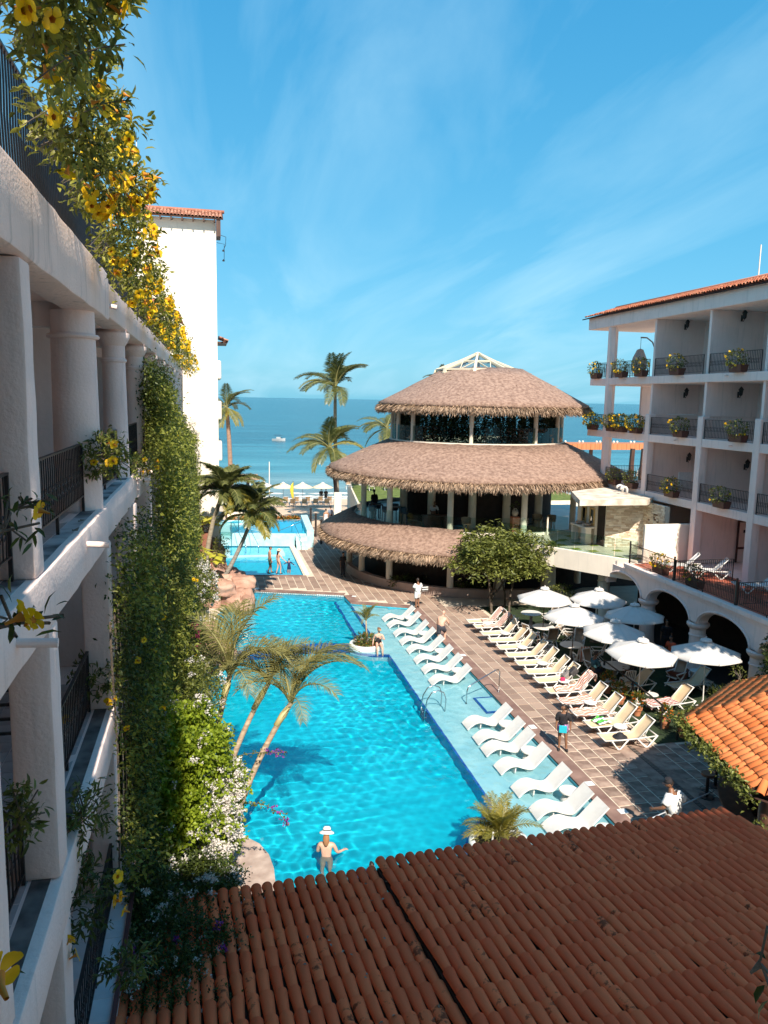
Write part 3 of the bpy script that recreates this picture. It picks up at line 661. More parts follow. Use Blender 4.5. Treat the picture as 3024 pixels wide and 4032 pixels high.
def rough_box(parent, name, m, x0,x1,y0,y1,z0,z1, cut=0.25, amp=0.008, bev=0.03, seed=0):
    """hand-plastered block: bevelled box with slightly wavy faces"""
    bm = bmesh.new(); r = bmesh.ops.create_cube(bm, size=1)
    for v in bm.verts: v.co = Vector((x0+(v.co.x+.5)*(x1-x0), y0+(v.co.y+.5)*(y1-y0), z0+(v.co.z+.5)*(z1-z0)))
    bmesh.ops.bevel(bm, geom=list(bm.edges), offset=bev, segments=2, affect='EDGES', profile=.5)
    for ax, (lo, hi) in enumerate(((x0,x1),(y0,y1),(z0,z1))):
        n_ = int((hi-lo)/cut)
        for i in range(1, min(n_,140)):
            no = Vector((0,0,0)); no[ax] = 1; co = Vector((0,0,0)); co[ax] = lo+(hi-lo)*i/n_
            bmesh.ops.bisect_plane(bm, geom=bm.verts[:]+bm.edges[:]+bm.faces[:], plane_co=co, plane_no=no)
    for v in bm.verts: v.co += Vector((noise.noise(v.co*1.9+Vector((seed,0,0))), noise.noise(v.co*1.9+Vector((0,9,seed))), noise.noise(v.co*1.9+Vector((5,0,seed)))))*amp
    me = bpy.data.meshes.new(name); bm.to_mesh(me); bm.free(); me.materials.append(m)
    return auto_smooth(inst(name, me, parent), 24)
def column(parent, x, y, z0, z1, r, m=WHITE, ring=True, base=False, n=24, name='column'):
    H = z1-z0; p = [(r*1.03,0),(r*1.0,H*.3),(r*.93,H-.75 if ring else H)]
    if ring: p += [(r*.93,H-.62),(r*1.04,H-.60),(r*1.04,H-.56),(r*.93,H-.53),(r*.92,H-.30),(r*1.12,H-.24),(r*1.28,H-.16),(r*1.34,H-.13),(r*1.34,H-.05),(r*.98,H-.04),(r*.98,H)]
    if base: p = [(r*1.35,0),(r*1.35,.10),(r*1.22,.13),(r*1.25,.2),(r*1.05,.25)] + p[1:]
    mb = MB(); mb.lathe(p, (x,y,z0), n); o = mb.build(name, m, parent); return auto_smooth(o, 38)

# ================================================================== left wing of the hotel
LB = thing('hotel_wing', 'white left wing with columned balconies, iron railings and flowering vines', 'building', (0,0,0))
rough_box(LB, 'roof_beam', WHITE2, -1.98,-1.5, -1.0,13.0, 12.94,13.66, amp=.014, bev=.05, seed=1)
rough_box(LB, 'roof_beam', WHITE2, -2.0,-1.57, 13.003,48.9, 13.04,13.6, cut=.4, amp=.016, bev=.04, seed=2)
mb = MB(); mb.box(-7,-1.983,-1,48.9,13.05,13.5); mb.build('roof_slab', WHITE, LB)
for y in (7.35,11.9,16.4,20.6,24.8,29.0,33.2,37.5,41.8,46.2): mb = MB(); mb.box(-5.6,-1.99,y-.2,y+.2,12.72,13.048); mb.build('cross_beam', WHITE, LB)
# storeys: floor slab, ledge, back wall, party walls
def storey(zf, zc, segs, xo, party, tile_c):
    prev = None
    for i,(y0,y1,dx) in enumerate(segs):
        rough_box(LB, 'floor_beam', WHITE, -1.95, xo+dx, y0, y1, zf-.56, zf, cut=.35, amp=.012, bev=.025, seed=zf+i)
    mb = MB(); mb.box(-7,-1.953,segs[0][0],segs[-1][1],zf-.35,zf-.012); mb.build('floor_slab', WHITE, LB)
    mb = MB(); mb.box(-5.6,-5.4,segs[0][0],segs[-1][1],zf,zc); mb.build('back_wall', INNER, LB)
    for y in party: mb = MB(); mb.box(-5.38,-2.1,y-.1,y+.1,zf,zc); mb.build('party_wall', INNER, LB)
BTILE = mat('balcony_tile', (0.36,0.27,0.24), (0.46,0.36,0.32), rough=0.45, scale=2, rand=.08)
storey(10.15, 12.99, [(-1.0,11.95,0),(11.953,17.4,-.06),(17.403,48.9,-.02)], -1.5, (14.2,22.7,31.1,39.5), BTILE)
storey(6.98, 9.58, [(2.0,12.4,0),(12.403,48.9,-.03)], -1.5, (14.2,22.7,31.1,39.5), BTILE)
storey(3.8, 6.41, [(2.0,48.9,0.15)], -1.5, (14.2,22.7,31.1,39.5), BTILE)
mb = MB(); mb.box(-7,-1.7,2,48.9,0,3.24); mb.build('ground_floor_wall', WHITE2, LB)
# grimy top of the ledges, a shallow gutter beyond the tiles
GRIME = mat('grimy_ledge', (0.10,0.085,0.085), (0.45,0.42,0.41), rough=0.9, scale=1.8, detail=8, lo=.40, hi=.62)
for zf, y0, y1 in ((10.15,0.5,11.8),(10.15,12.1,48),(6.98,2,48)):
    mb = MB(); mb.box(-1.80,-1.62,y0,y1,zf-.01,zf+.006); mb.build('ledge_top', GRIME if zf > 8 else mat('dark_ledge',(0.06,0.045,0.04),(0.20,0.165,0.15),rough=.9,scale=3,detail=8), LB)
k_ = 0; tm = {}
def btiles(zf, y0, y1, x0, x1, nx, m, step=.31):
    w_ = (x1-x0)/nx; q = MB(); e = .006; q.box(e, w_-e, e, step-e, 0, .012); me = q.mesh('floor_tile', m)
    y = y0
    while y < y1-.1:
        for i in range(nx): inst('floor_tile', me, LB, (x0+i*w_, y, zf-.010+random.uniform(0,.0015)))
        y += step
btiles(10.15, 1.2, 17.0, -3.3, -1.81, 3, BTILE)
btiles(6.98, 4.5, 13.2, -3.6, -1.83, 4, mat('balcony_tile_cool', (0.30,0.26,0.25), (0.40,0.35,0.34), rough=.5, rand=.08))
btiles(3.8, 6.2, 16.0, -2.2, -1.37, 2, mat('white_ledge_tile', (0.58,0.56,0.56), (0.68,0.66,0.66), rough=.4, rand=.06), .40)
mb = MB(); mb.box(-1.355,-1.30,5,48,3.77,3.86); mb.build('ledge_trim', mat('oxblood_trim', (0.10,0.03,0.03), rough=.5), LB)
# pillars and columns
rough_box(LB, 'pillar', WHITE, -1.86,-1.53, 7.2,7.56, 10.151,12.94, cut=.12, amp=.012, bev=.035, seed=9)
column(LB, -1.86, 11.75, 10.15, 12.94, .315, ring=False, n=36)
mb = MB(); mb.lathe([(.30,0),(.34,.01),(.355,.035),(.34,.06),(.30,.07)], (-1.86,11.75,12.56), 36); auto_smooth(mb.build('column_ring', WHITE, LB))
for y in (16.2,20.5,24.8,29.1,33.4,37.7,42.0,46.3): column(LB, -1.83, y, 10.15, 13.04, .235)
for y in (16.2,20.5,24.8,29.1,33.4,37.7,42.0,46.3): mb = MB(); mb.box(-1.99,-1.585,y-.16,y+.16,12.96,13.04); mb.build('column_block', WHITE, LB)
for zf, zc in ((6.98,9.58),(3.82,6.41)):
    for i,y in enumerate((3.4,7.62,11.95,16.3,20.6,25,29.3,33.6,38,42.4,46.6)):
        rough_box(LB, 'pillar', WHITE, -1.92,-1.52, y,y+.42, zf+.001, zc, cut=.3, amp=.012, bev=.05, seed=y+zf)
rough_box(LB, 'pillar', WHITE, -1.92,-1.54, 5.45,5.85, 6.981, 9.58, cut=.3, amp=.012, bev=.05, seed=44)
# iron railings
railing(LB, (-1.72,0.9), (-1.72,7.15), .95, .115, 10.16, parts=True, foot=.22)
railing(LB, (-1.76,7.62), (-1.76,11.42), .95, .115, 10.16, parts=True, foot=.22)
railing(LB, (-1.80,12.15), (-1.80,15.95), .95, .115, 10.16)
for y0,y1 in ((16.5,20.2),(20.8,24.5),(25.1,28.8),(29.4,33.1),(33.7,37.4),(38.0,41.7),(42.3,46.0)): railing(LB, (-1.80,y0), (-1.80,y1), .95, .13, 10.16)
for y0,y1 in ((3.85,5.4),(5.9,7.58),(8.08,11.9),(12.4,16.2),(16.75,20.5)): railing(LB, (-1.86,y0), (-1.86,y1), .95, .12, 6.99, foot=.12)
for y0,y1 in ((3.85,7.58),(8.08,11.9),(12.4,16.2),(16.75,20.5)): railing(LB, (-1.62,y0), (-1.62,y1), .95, .12, 3.83, foot=.1)
railing(LB, (-1.74,-0.6), (-1.74,12.9), 1.15, .105, 13.66, parts=True, scroll=False, foot=.06, th=.02)
railing(LB, (-1.78,13.1), (-1.78,48.5), 1.1, .13, 13.6, scroll=False, foot=.06)
# rain spouts
for (y,z,L_) in ((6.3,9.86,.30),(9.9,9.97,.26),(17.1,10.02,.22),(18.6,10.05,.2),(13.3,13.2,.07)):
    mb = MB(); mb.tube([(-1.56,y,z),(-1.5+L_,y+.01,z-.02)], .038, 12); mb.build('rain_spout', WHITE, LB, smooth=False)
# furniture glimpsed on the balconies
WOODD = mat('dark_wood', (0.05,0.02,0.012), (0.10,0.045,0.025), rough=.5, scale=4, stretch=(1,1,.2))
def wood_chair(loc, rz, label):
    t = thing('balcony_chair', label, 'chair', loc, rz)
    q = MB(); q.box(-.24,.24,-.24,.24,.40,.44); q.build('seat', WOODD, t)
    for sx_ in (-1,1):
        for sy_ in (-1,1): q = MB(); q.bar((sx_*.22,sy_*.22,0),(sx_*.22,sy_*(.22+(.03 if sy_>0 else 0)),.40 if sy_<0 else .95),.04); q.build('leg', WOODD, t)
    q = MB()
    for z in (.55,.68,.81,.93): q.bar((-.22,.25,z),(.22,.25,z),.03,.05)
    q.build('backrest', WOODD, t); return t
wood_chair((-2.75,8.7,10.15), R(70), 'dark wooden chair on the top balcony, behind the railing beside the round column')
wood_chair((-2.9,11.1,10.15), R(100), 'dark wooden chair on the top balcony, hung with pale towels')
wood_chair((-2.7,6.3,10.15), R(30), 'dark wooden chair on the top balcony, left of the square pillar')
TOWEL = mat('pale_towel', (0.6,0.58,0.55), (0.7,0.68,0.64), rough=1, scale=8, bump=.01)
q = MB()
for k in range(9): q.box(-2.93-.0+k*.05,-2.89+k*.05,10.78,10.84,10.62,11.12+.012*math.sin(k*2))
tag(q.build('towel', TOWEL), 'pale towels draped over a dark chair on the top balcony', 'towel')
# table and rails on the middle balcony
t_ = thing('balcony_bench', 'black slatted iron bench on the middle balcony of the left wing', 'bench', (-2.7,9.3,6.98))
for z in (.35,.55,.75,.95,1.15): q = MB(); q.bar((-.45,1.2,z),(.6,1.2,z),.04,.035); q.build('slat', IRON, t_)
for x in (-.45,.6): q = MB(); q.bar((x,1.2,0),(x,1.2,1.2),.045); q.build('leg', IRON, t_)
for x,y in ((-.3,-1.1),(.2,-.7)): q = MB(); q.bar((x,y,0),(x,y,1.0),.05); q.build('leg', IRON, t_)

# ================================================================== white tower at the end of the wing
TW = thing('white_tower', 'tall blank white tower with a red clay tile eave, lit by the sun', 'tower', (0,0,0))
mb = MB(); mb.box(-4.05,.51,49,64,0,22.2); mb.build('wall', WALLW, TW)
O = Vector((-4.42,48.42,22.22)); sl_ = R(23); ey = Vector((0,math.cos(sl_),math.sin(sl_))); ez = Vector((0,-math.sin(sl_),math.cos(sl_))); ex = Vector((1,0,0))
mb = MB(); mb.add([O+ex*-.05-ez*.02, O+ex*5.35-ez*.02, O+ex*5.35+ey*1.7-ez*.02, O+ex*-.05+ey*1.7-ez*.02, O+ex*-.05-ez*.10, O+ex*5.35-ez*.10, O+ex*5.35+ey*1.7-ez*.10, O+ex*-.05+ey*1.7-ez*.10],
   [(0,1,2,3),(7,6,5,4),(0,4,5,1),(1,5,6,2),(2,6,7,3),(3,7,4,0)]); mb.build('roof_deck', WOODD, TW)
tile_field(TW, (O,ex,ey,ez), range(0,27), lambda c: (0,1.4), .2, .40, tilemesh(.185,.15,.40,.085,CLAYP), CLAYP, 300)
mb = MB(); mb.tube([tuple(O+ex*-.1+ey*1.65+ez*.03), tuple(O+ex*5.45+ey*1.65+ez*.03)], .10, 10); mb.build('ridge', CLAYP, TW, smooth=True)
for i in range(8): mb = MB(); mb.bar((-3.9+i*.62,48.45,22.06),(-3.9+i*.62,49.0,22.1),.09,.13); mb.build('rafter', WOODD, TW)
mb = MB(); mb.box(.53,.78,48.5,49.8,21.2,22.15); mb.build('bracket', WOODD, TW)
for (z0,z1) in ((12.96,14.2),(10.23,11.49),(7.42,8.73)): mb = MB(); mb.box(.52,.80,54,58,z0,z1); bevel(mb.build('balcony', WALLW, TW), .1)
mb = MB(); mb.box(.515,1.2,54,57,15.35,15.45); mb.build('canopy', WOODD, TW)
tile_field(TW, (Vector((1.28,53.9,15.5)),Vector((0,1,0)),Vector((-.93,0,.37)),Vector((.37,0,.93))), range(0,14), lambda c: (0,.6), .2,.38, tilemesh(.185,.15,.38,.08,CLAYP), CLAYP, 100)
mb = MB(); mb.box(-4.2,-4.1,49.2,49.3,16,19.4); mb.build('ladder_rail', WHITE, TW)
p_ = thing('lightning_rod', 'thin pale lightning rod standing above the white tower', 'rod', (-3.95,49.6,22.2)); mb = MB(); mb.tube([(0,0,0),(0,0,4.2)], .028, 6); mb.build('mast', mat('pale_metal',(0.6,0.6,0.6),rough=.4), p_)
mb = MB()
for a in range(4): mb.tube([(0,0,4.2),(.11*math.cos(a*1.57),.11*math.sin(a*1.57),4.5)], .012, 4)
mb.tube([(0,0,4.2),(0,0,4.75)],.014,4); mb.build('tip', IRON, p_)
p_ = thing('wall_lamp_bracket', 'thin wire bracket with two small lamps on the tower corner', 'lamp', (.55,49.1,21.0)); p_.scale = (1.3,1.3,1.3); mb = MB()
mb.tube([(0,0,.35),(.42,0,.22),(.40,0,-.15),(.32,0,-.3)],.012,4); mb.tube([(0,0,-.05),(.34,0,-.1),(.33,0,-.8)],.012,4); mb.build('arm', IRON, p_)
for z in (-.42,-.86): mb = MB(); mb.lathe([(.0,.09),(.05,.05),(.06,0),(0,-.02)],(.3,0,z),8); mb.build('lamp_head', IRON, p_)
SH_ = thing('stair_house', 'small roof terrace house with a red tile eave at the end of the wing', 'hut', (0,0,0)); mb = MB(); mb.box(-2.8,-1.55,38,44,13.62,15.6); mb.build('wall', WALLW, SH_)
tile_field(SH_, (Vector((-1.35,37.7,15.6)),Vector((0,1,0)),Vector((-.9,0,.43)),Vector((.43,0,.9))), range(0,38), lambda c: (0,1.2), .17,.36, tilemesh(.16,.13,.36,.06,CLAYR), CLAYR, 200)

# ================================================================== the wing the picture is taken from (behind the camera)
CW = thing('rear_wing', 'white hotel wing rising behind the foreground clay roof', 'building', (0,0,0))
mb = MB(); mb.box(-8,12,-12,-1.3,0,18.5); mb.build('wall', WALLW, CW)
DG = mat('dark_glass', (0.02,0.025,0.03), rough=.1)
for f_ in range(5):
    for i in range(5): mb = MB(); mb.box(-7.5+i*4,-5.3+i*4,-1.34,-1.27,1.0+f_*3.17,3.0+f_*3.17); mb.build('window', DG, CW)
# foreground roof
FR = thing('clay_tile_roof', 'large dark red clay barrel tile roof in the shade across the foreground', 'roof', (0,0,0))
e0 = Vector((.91,13.22,2.8)); ex = (Vector((10.89,13.72,2.8))-e0).normalized(); ey = Vector((.0534,-.9857,.1597)).normalized(); ey = (ey-ex*ey.dot(ex)).normalized(); ez = ex.cross(ey)
if ez.z < 0: ez = -ez
FT = tilemesh(.20,.14,.64,.10,CLAY,8)
def infr(p):
    q = cam.matrix_world.inverted() @ p; return q.z < 0 and abs(q.x/-q.z) < .53 and q.y/-q.z > -.71
tile_field(FR, (e0,ex,ey,ez), range(-13,11), lambda c: (random.uniform(-.04,.02), 7.6),   .2, .64, FT, CLAY, 140, infr)
tile_field(FR, (e0+ez*.13+ey*-.05,ex,ey,ez), range(11,51), lambda c: (random.uniform(-.04,.02), 7.6),   .2, .64, FT, CLAY, 160, infr)
for c0,c1,dz in ((-13,10.5,-.05),(10.5,50.6,.08)):
    mb = MB(); P = [e0+ex*(c0*.2)+ez*dz+ey*.04, e0+ex*(c1*.2)+ez*dz+ey*.04, e0+ex*(c1*.2)+ez*dz+ey*8, e0+ex*(c0*.2)+ez*dz+ey*8]; mb.add(P+[p-ez*.09 for p in P], [(0,1,2,3),(7,6,5,4),(0,4,5,1),(1,5,6,2),(2,6,7,3),(3,7,4,0)]); mb.build('roof_deck', GAPSHADE, FR)
mb = MB(); mb.box(-.6,10.4,5.8,12.6,0,2.7); mb.build('wall', WALLW, FR)

# ================================================================== round bar with orange tiled roof
OB = thing('tiled_bar', 'round poolside bar under a bright orange clay tile roof', 'bar', (0,0,0)); C0 = Vector((17.3,15.3,0)); RR = 5.3; sl_ = math.atan(.56); a00 = R(146.6)
ft = tilemesh(.20,.165,.42,.08,CLAYO,6); items = []
for k in range(8):
    a = a00+k*math.pi/4; am = a+math.pi/8; c1 = C0+Vector((math.cos(a),math.sin(a),0))*RR; c2 = C0+Vector((math.cos(a+math.pi/4),math.sin(a+math.pi/4),0))*RR
    if not (k in (6,7,0,1)): continue
    ex = (c2-c1).normalized(); inw = -Vector((math.cos(am),math.sin(am),0)); ey = (inw*math.cos(sl_)+Vector((0,0,1))*math.sin(sl_)).normalized(); ez = ex.cross(ey)
    if ez.z < 0: ex = -ex; c1, c2 = c2, c1; ez = ex.cross(ey)
    side = (c2-c1).length; apo = RR*math.cos(math.pi/8)/math.cos(sl_); n_ = int(side/.205)
    tile_field(OB, (c1+Vector((0,0,3.02))+ex*.1,ex,ey,ez), range(n_), lambda c: (-.02+random.uniform(-.03,.02), apo*(1-abs((c+.5)*.205-side/2)/(side/2))*1.0), .205,.42, ft, CLAYO, {7:150,6:110,0:20,1:1}[k] if k != 0 else 30, lambda p: infr(p) or True)
mb = MB(); ap = Vector((17.3,15.3,3.0+RR*math.cos(math.pi/8)*.56)); pts = [C0+Vector((math.cos(a00+k*math.pi/4)*RR,math.sin(a00+k*math.pi/4)*RR,2.99)) for k in range(8)]
mb.add(pts+[ap], [(k,(k+1)%8,8) for k in range(8)]); mb.add([p-Vector((0,0,.12)) for p in pts]+[ap-Vector((0,0,.14))], [((k+1)%8,k,8) for k in range(8)]); mb.build('roof_deck', GAPSHADE, OB)
for k in range(1,7):
    mb = MB(); mb.lathe([(.17,0),(.17,2.8)],(C0.x+math.cos(a00+k*math.pi/4)*4.9,C0.y+math.sin(a00+k*math.pi/4)*4.9,0),8); mb.build('post', WOODD, OB, smooth=True)
mb = MB(); mb.lathe([(4.0,0),(4.0,1.1),(4.25,1.1),(4.25,1.16),(3.6,1.16)],(17.3,15.3,0),40); mb.build('counter', WOODD, OB)
mb = MB(); mb.lathe([(2.6,0),(2.6,3.0)],(17.3,15.3,0),24); mb.build('core_wall', DARKIN, OB)
# ================================================================== thatched restaurant
HC = (18.2, 51.5)
HT = thing('thatched_restaurant', 'round three-tiered restaurant with brown palm thatch roofs and a glass skylight', 'restaurant', (0,0,0))
def thatch_roof(name, prof, a0, a1, nb, fringe, cx=HC[0], cy=HC[1], seed=0):
    a0, a1 = R(a0), R(a1); mb = MB()
    seg = 72; P = [(cx+r*math.cos(a0+(a1-a0)*j/seg), cy+r*math.sin(a0+(a1-a0)*j/seg), z+0.05*noise.noise(Vector((j*.5,r,seed)))) for r,z in prof for j in range(seg+1)]
    m_1 = seg+1; mb.add(P, [(i*m_1+j, (i+1)*m_1+j, (i+1)*m_1+j+1, i*m_1+j+1) for i in range(len(prof)-1) for j in range(seg)])
    root = mb.build(name, THATCH, HT, smooth=True); so_ = root.modifiers.new('thickness','SOLIDIFY'); so_.thickness = .28; so_.offset = 0.9
    # straw, laid downslope
    pr = np.array(prof); seglen = np.hypot(np.diff(pr[:,0]), np.diff(pr[:,1])); cum = np.concatenate([[0],np.cumsum(seglen)])
    def blades(n, t, L, W, lift, hang):
        th = a0+(a1-a0)*rng.random(n); r = np.interp(t*cum[-1], cum, pr[:,0]); z = np.interp(t*cum[-1], cum, pr[:,1])
        k = np.clip(np.searchsorted(cum, t*cum[-1])-1, 0, len(seglen)-1); dr = np.diff(pr[:,0])[k]/seglen[k]; dz = np.diff(pr[:,1])[k]/seglen[k]
        p = np.stack([cx+r*np.cos(th), cy+r*np.sin(th), z+lift],1)
        d = np.stack([dr*np.cos(th), dr*np.sin(th), dz-hang],1); d = unit(d)+rng.normal(size=(n,3))*.16
        nr = np.stack([-dz*np.cos(th), -dz*np.sin(th), dr],1)+rng.normal(size=(n,3))*.55
        return leafs(p, d, L*(.6+.8*rng.random(n)), W*(.6+.8*rng.random(n)), fold=.1, nrm=nr)
    n = nb; t = rng.random(n)**.85*0.985
    v1,f1 = blades(n, t, .50, .062, .05+.11*rng.random(n), .02)
    v2,f2 = blades(fringe, .94+.06*rng.random(fringe), .38, .05, -.02-.18*rng.random(fringe), .5)
    v3,f3 = blades(fringe, .975+.025*rng.random(fringe), .42, .05, .04, .3)
    leafobj('straw', [(v1,f1,0),(v2,f2,1),(v3,f3,1)], [STRAW,STRAWE], root, kind='stuff')
    return root
thatch_roof('lower_roof', [(8.45,3.85),(9.3,3.45),(10.1,3.02),(10.7,2.72)], 95, 247, 12000, 5000, seed=1)
thatch_roof('middle_roof', [(6.0,8.85),(7.2,8.34),(8.6,7.70),(9.5,7.28),(10.15,6.97)], 130, 345, 22000, 7000, seed=2)
thatch_roof('top_roof', [(2.55,13.8),(3.5,13.30),(4.6,12.72),(5.7,12.14),(6.6,11.66),(7.15,11.37)], 110, 360, 17000, 6000, cx=18.6, seed=3)
def ring(name, r0_, r1_, z0, z1, m, a0=0, a1=360, n=72, parent=HT, cx=HC[0]):
    a0, a1 = R(a0), R(a1); mb = MB(); mb.lathe([(r1_,z0),(r1_,z1),(r0_,z1),(r0_,z0),(r1_,z0)], (cx,HC[1],0), n, a0, a1); return auto_smooth(mb.build(name, m, parent), 40)
PINKW = plaster('pinkish_low_wall', (0.42,0.31,0.26), (0.2,0.12,0.10), streak=.4)
ring('low_wall', 8.75, 9.1, 0, .55, PINKW, 165, 290)
HFLOOR = mat('restaurant_floor', (0.32,0.30,0.22), (0.42,0.39,0.30), rough=.35, scale=1.2)
ring('floor_slab', .1, 8.35, 3.28, 3.80, HFLOOR); ring('deck_edge', 8.36, 8.62, 3.45, 3.92, WALLW, 120, 300)
ring('upper_slab', .1, 6.0, 8.35, 8.78, CREAMCOL); ring('drum_band', 5.75, 6.06, 8.74, 9.16, WALLW)
ring('ground_shade_core', 7.6, 7.7, .0, 3.3, DARKIN); ring('bar_shade_core', 5.3, 5.4, 3.81, 8.3, DARKIN, 195, 400); ring('shade_ceiling', .1, 8.6, 6.9, 7.0, DARKIN); ring('shade_soffit', .1, 8.3, 3.2, 3.27, DARKIN); ring('plinth', .1, 8.7, -.01, .02, mat('dark_floor',(0.04,0.03,0.025),(0.07,0.05,0.04),rough=.6))  # dark cores, ceiling and soffit added to paint in the shade under the thatch
for a in (196,215,242.5,262,281,300,178): mb = MB(); mb.lathe([(.21,0),(.2,2.9)],(HC[0]+8.85*math.cos(R(a)),HC[1]+8.85*math.sin(R(a)),.5),16); mb.build('column', CREAMCOL, HT, smooth=True)
for a in (188,210.7,241,272.6,300,330): mb = MB(); mb.lathe([(.19,0),(.18,3.1)],(HC[0]+8.25*math.cos(R(a)),HC[1]+8.25*math.sin(R(a)),3.8),16); mb.build('column', WALLW if a in (210.7,272.6) else CREAMCOL, HT, smooth=True)
for a in (224,271,250,200,295): mb = MB(); mb.lathe([(.26,0),(.24,4.4)],(HC[0]+6.0*math.cos(R(a)),HC[1]+6.0*math.sin(R(a)),3.81),16); mb.build('inner_column', CREAMCOL, HT, smooth=True)
for a in (150,170,188,206.2,226,247.9,269.5,290.9,304,316.8,338,360): 
    if a in (226,269.5,304): continue
    mb = MB(); mb.lathe([(.15,0),(.14,2.7)],(HC[0]+5.85*math.cos(R(a)),HC[1]+5.85*math.sin(R(a)),9.1),14); mb.build('column', CREAMCOL, HT, smooth=True)
# hanging vine curtains and glass around the top floor
GLT = glass('tinted_glass', (0.30,0.40,0.36), .06)
for i in range(20):
    a = 176+i*8.0; mb = MB(); mb.lathe([(5.95,9.16),(5.95,10.15)],(HC[0],HC[1],0),3,R(a+.2),R(a+7.8)); mb.build('glass_panel', GLT, HT)
cur = thing('hanging_vines', 'dark artificial vine strands hanging like a curtain round the top floor', 'vine curtain', (0,0,0))
V=[];Fs=[];b_=0
strands = []
for i in range(760):
    a = R(174+150*random.random()); r_ = 5.6+random.uniform(-.12,.05); L_ = random.uniform(1.0,1.9)
    if (math.degrees(a) < 187 or math.degrees(a) > 306): L_ = 2.2
    n_ = int(L_*26); z = 11.25-np.sort(rng.random(n_))*L_; p = np.stack([np.full(n_,HC[0]+r_*math.cos(a))+rng.normal(size=n_)*.03, np.full(n_,HC[1]+r_*math.sin(a))+rng.normal(size=n_)*.03, z],1); strands.append(p)
p = np.concatenate(strands); d = rng.normal(size=(len(p),3)); d[:,2] -= .5
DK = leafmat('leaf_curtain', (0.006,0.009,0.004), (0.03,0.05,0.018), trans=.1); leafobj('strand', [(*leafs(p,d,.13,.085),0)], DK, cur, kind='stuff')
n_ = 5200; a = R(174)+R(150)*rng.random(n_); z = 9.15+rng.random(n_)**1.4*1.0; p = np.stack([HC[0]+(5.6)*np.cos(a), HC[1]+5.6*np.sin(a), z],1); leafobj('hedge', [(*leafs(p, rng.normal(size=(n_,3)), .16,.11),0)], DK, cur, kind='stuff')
# skylight
SK = thing('skylight', 'octagonal glass pyramid skylight with cream frame on top of the thatch', 'skylight', (0,0,0)); CREAM = mat('cream_frame',(0.62,0.56,0.42),rough=.6); sc_ = (18.15,51.5); ap = Vector((18.15,51.5,15.1))
ring8 = lambda r,z,ph=0: [Vector((sc_[0]+r*math.cos(R(22.5+45*k+ph)),sc_[1]+r*math.sin(R(22.5+45*k+ph)),z)) for k in range(8)]
b0, b1, b2 = ring8(2.95,13.62), ring8(2.85,13.9), ring8(1.3,14.5)
GSK = glass('skylight_glass', (0.80,0.84,0.84), .35)
for k in range(8):
    k2 = (k+1)%8
    for (a_,c_,w_) in ((b0[k],b0[k2],.2),(b1[k],b1[k2],.12),(b0[k],b1[k],.2),(b1[k],b2[k],.17),(b2[k],ap,.15),(b2[k],b2[k2],.10),(b2[k],(b1[k]+b1[k2])/2,.05),(b2[k2],(b1[k]+b1[k2])/2,.05)):
        mb = MB(); mb.bar(a_,c_,w_); mb.build('bar', CREAM, SK)
    mb = MB(); mb.add([b1[k],b1[k2],b2[k2],b2[k]],[(0,1,2,3)]); mb.build('pane', GSK, SK); mb = MB(); mb.add([b2[k],b2[k2],ap],[(0,1,2)]); mb.build('pane', GSK, SK)
mb = MB(); mb.lathe([(.28,0),(.12,.06),(0,.08)],(ap.x,ap.y,ap.z-.02),8); mb.build('cap', CREAM, SK)
# glass balustrade on the middle deck
for i in range(17):
    a = 183+i*7.0
    if a > 292: break
    mb = MB(); mb.lathe([(8.5,3.93),(8.5,4.85)],(HC[0],HC[1],0),3,R(a+.15),R(a+6.85)); mb.build('balustrade_pane', GL, HT)
# dining furniture inside the middle floor
RATT = mat('rattan', (0.30,0.20,0.12), (0.45,0.33,0.20), rough=.8, scale=20); BLUEC = mat('blue_chair', (0.02,0.05,0.08), rough=.4)
def tub_chair(loc, rz, label, m, hgt=.45, cat='chair', grp='chairs in the thatched restaurant'):
    t = thing('dining_chair', label, cat, loc, rz, grp); q = MB(); q.lathe([(.02,hgt),(.27,hgt),(.27,hgt+.06),(.02,hgt+.06)],n=14); q.build('seat', m, t)
    q = MB(); q.lathe([(.27,hgt+.02),(.31,hgt+.40),(.28,hgt+.42),(.25,hgt+.04)],n=12,a0=R(-20),a1=R(200)); q.build('backrest', m, t)
    for a in (45,135,225,315): q = MB(); q.bar((.2*math.cos(R(a)),.2*math.sin(R(a)),0),(.17*math.cos(R(a)),.17*math.sin(R(a)),hgt),.04); q.build('leg', m, t)
    return t
c1 = tub_chair((15.35,44.6,3.82), 0, 'wicker armchair alone near the middle floor edge, left of the white column', RATT)
tub_chair((20.4,45.4,3.82), R(-10), 'wicker armchair under the dark eave, left one of the pair beside the restroom', RATT)
tub_chair((21.2,45.0,3.82), R(10), 'wicker armchair under the dark eave, right one of the pair beside the restroom', RATT)
for i,(x,y) in enumerate(((10.4,49.1),(10.9,50.2),(11.2,48.4),(11.9,49.3),(12.2,47.7),(10.2,50.9))):
    tub_chair((x,y,3.82), R(random.uniform(0,360)), ('blue high bar chair %s, open end of the middle floor' % ('nearest the rail','behind the first','beside the dark table','between the two dark tables','closest to the cream column','at the far corner')[i]), BLUEC, .7, 'bar chair')
for i,(x,y,l) in enumerate(((10.8,49.7,'left'),(11.8,48.4,'right'))):
    t = thing('bar_table', 'dark high bar table, %s one on the open end of the middle floor' % l, 'table', (x,y,3.81)); q = MB(); q.box(-.35,.35,-.35,.35,1.02,1.08); q.build('table_top', WOODD, t)
    for a in (-.3,.3):
        for c in (-.3,.3): q = MB(); q.bar((a,c,0),(a,c,1.02),.05); q.build('leg', WOODD, t)
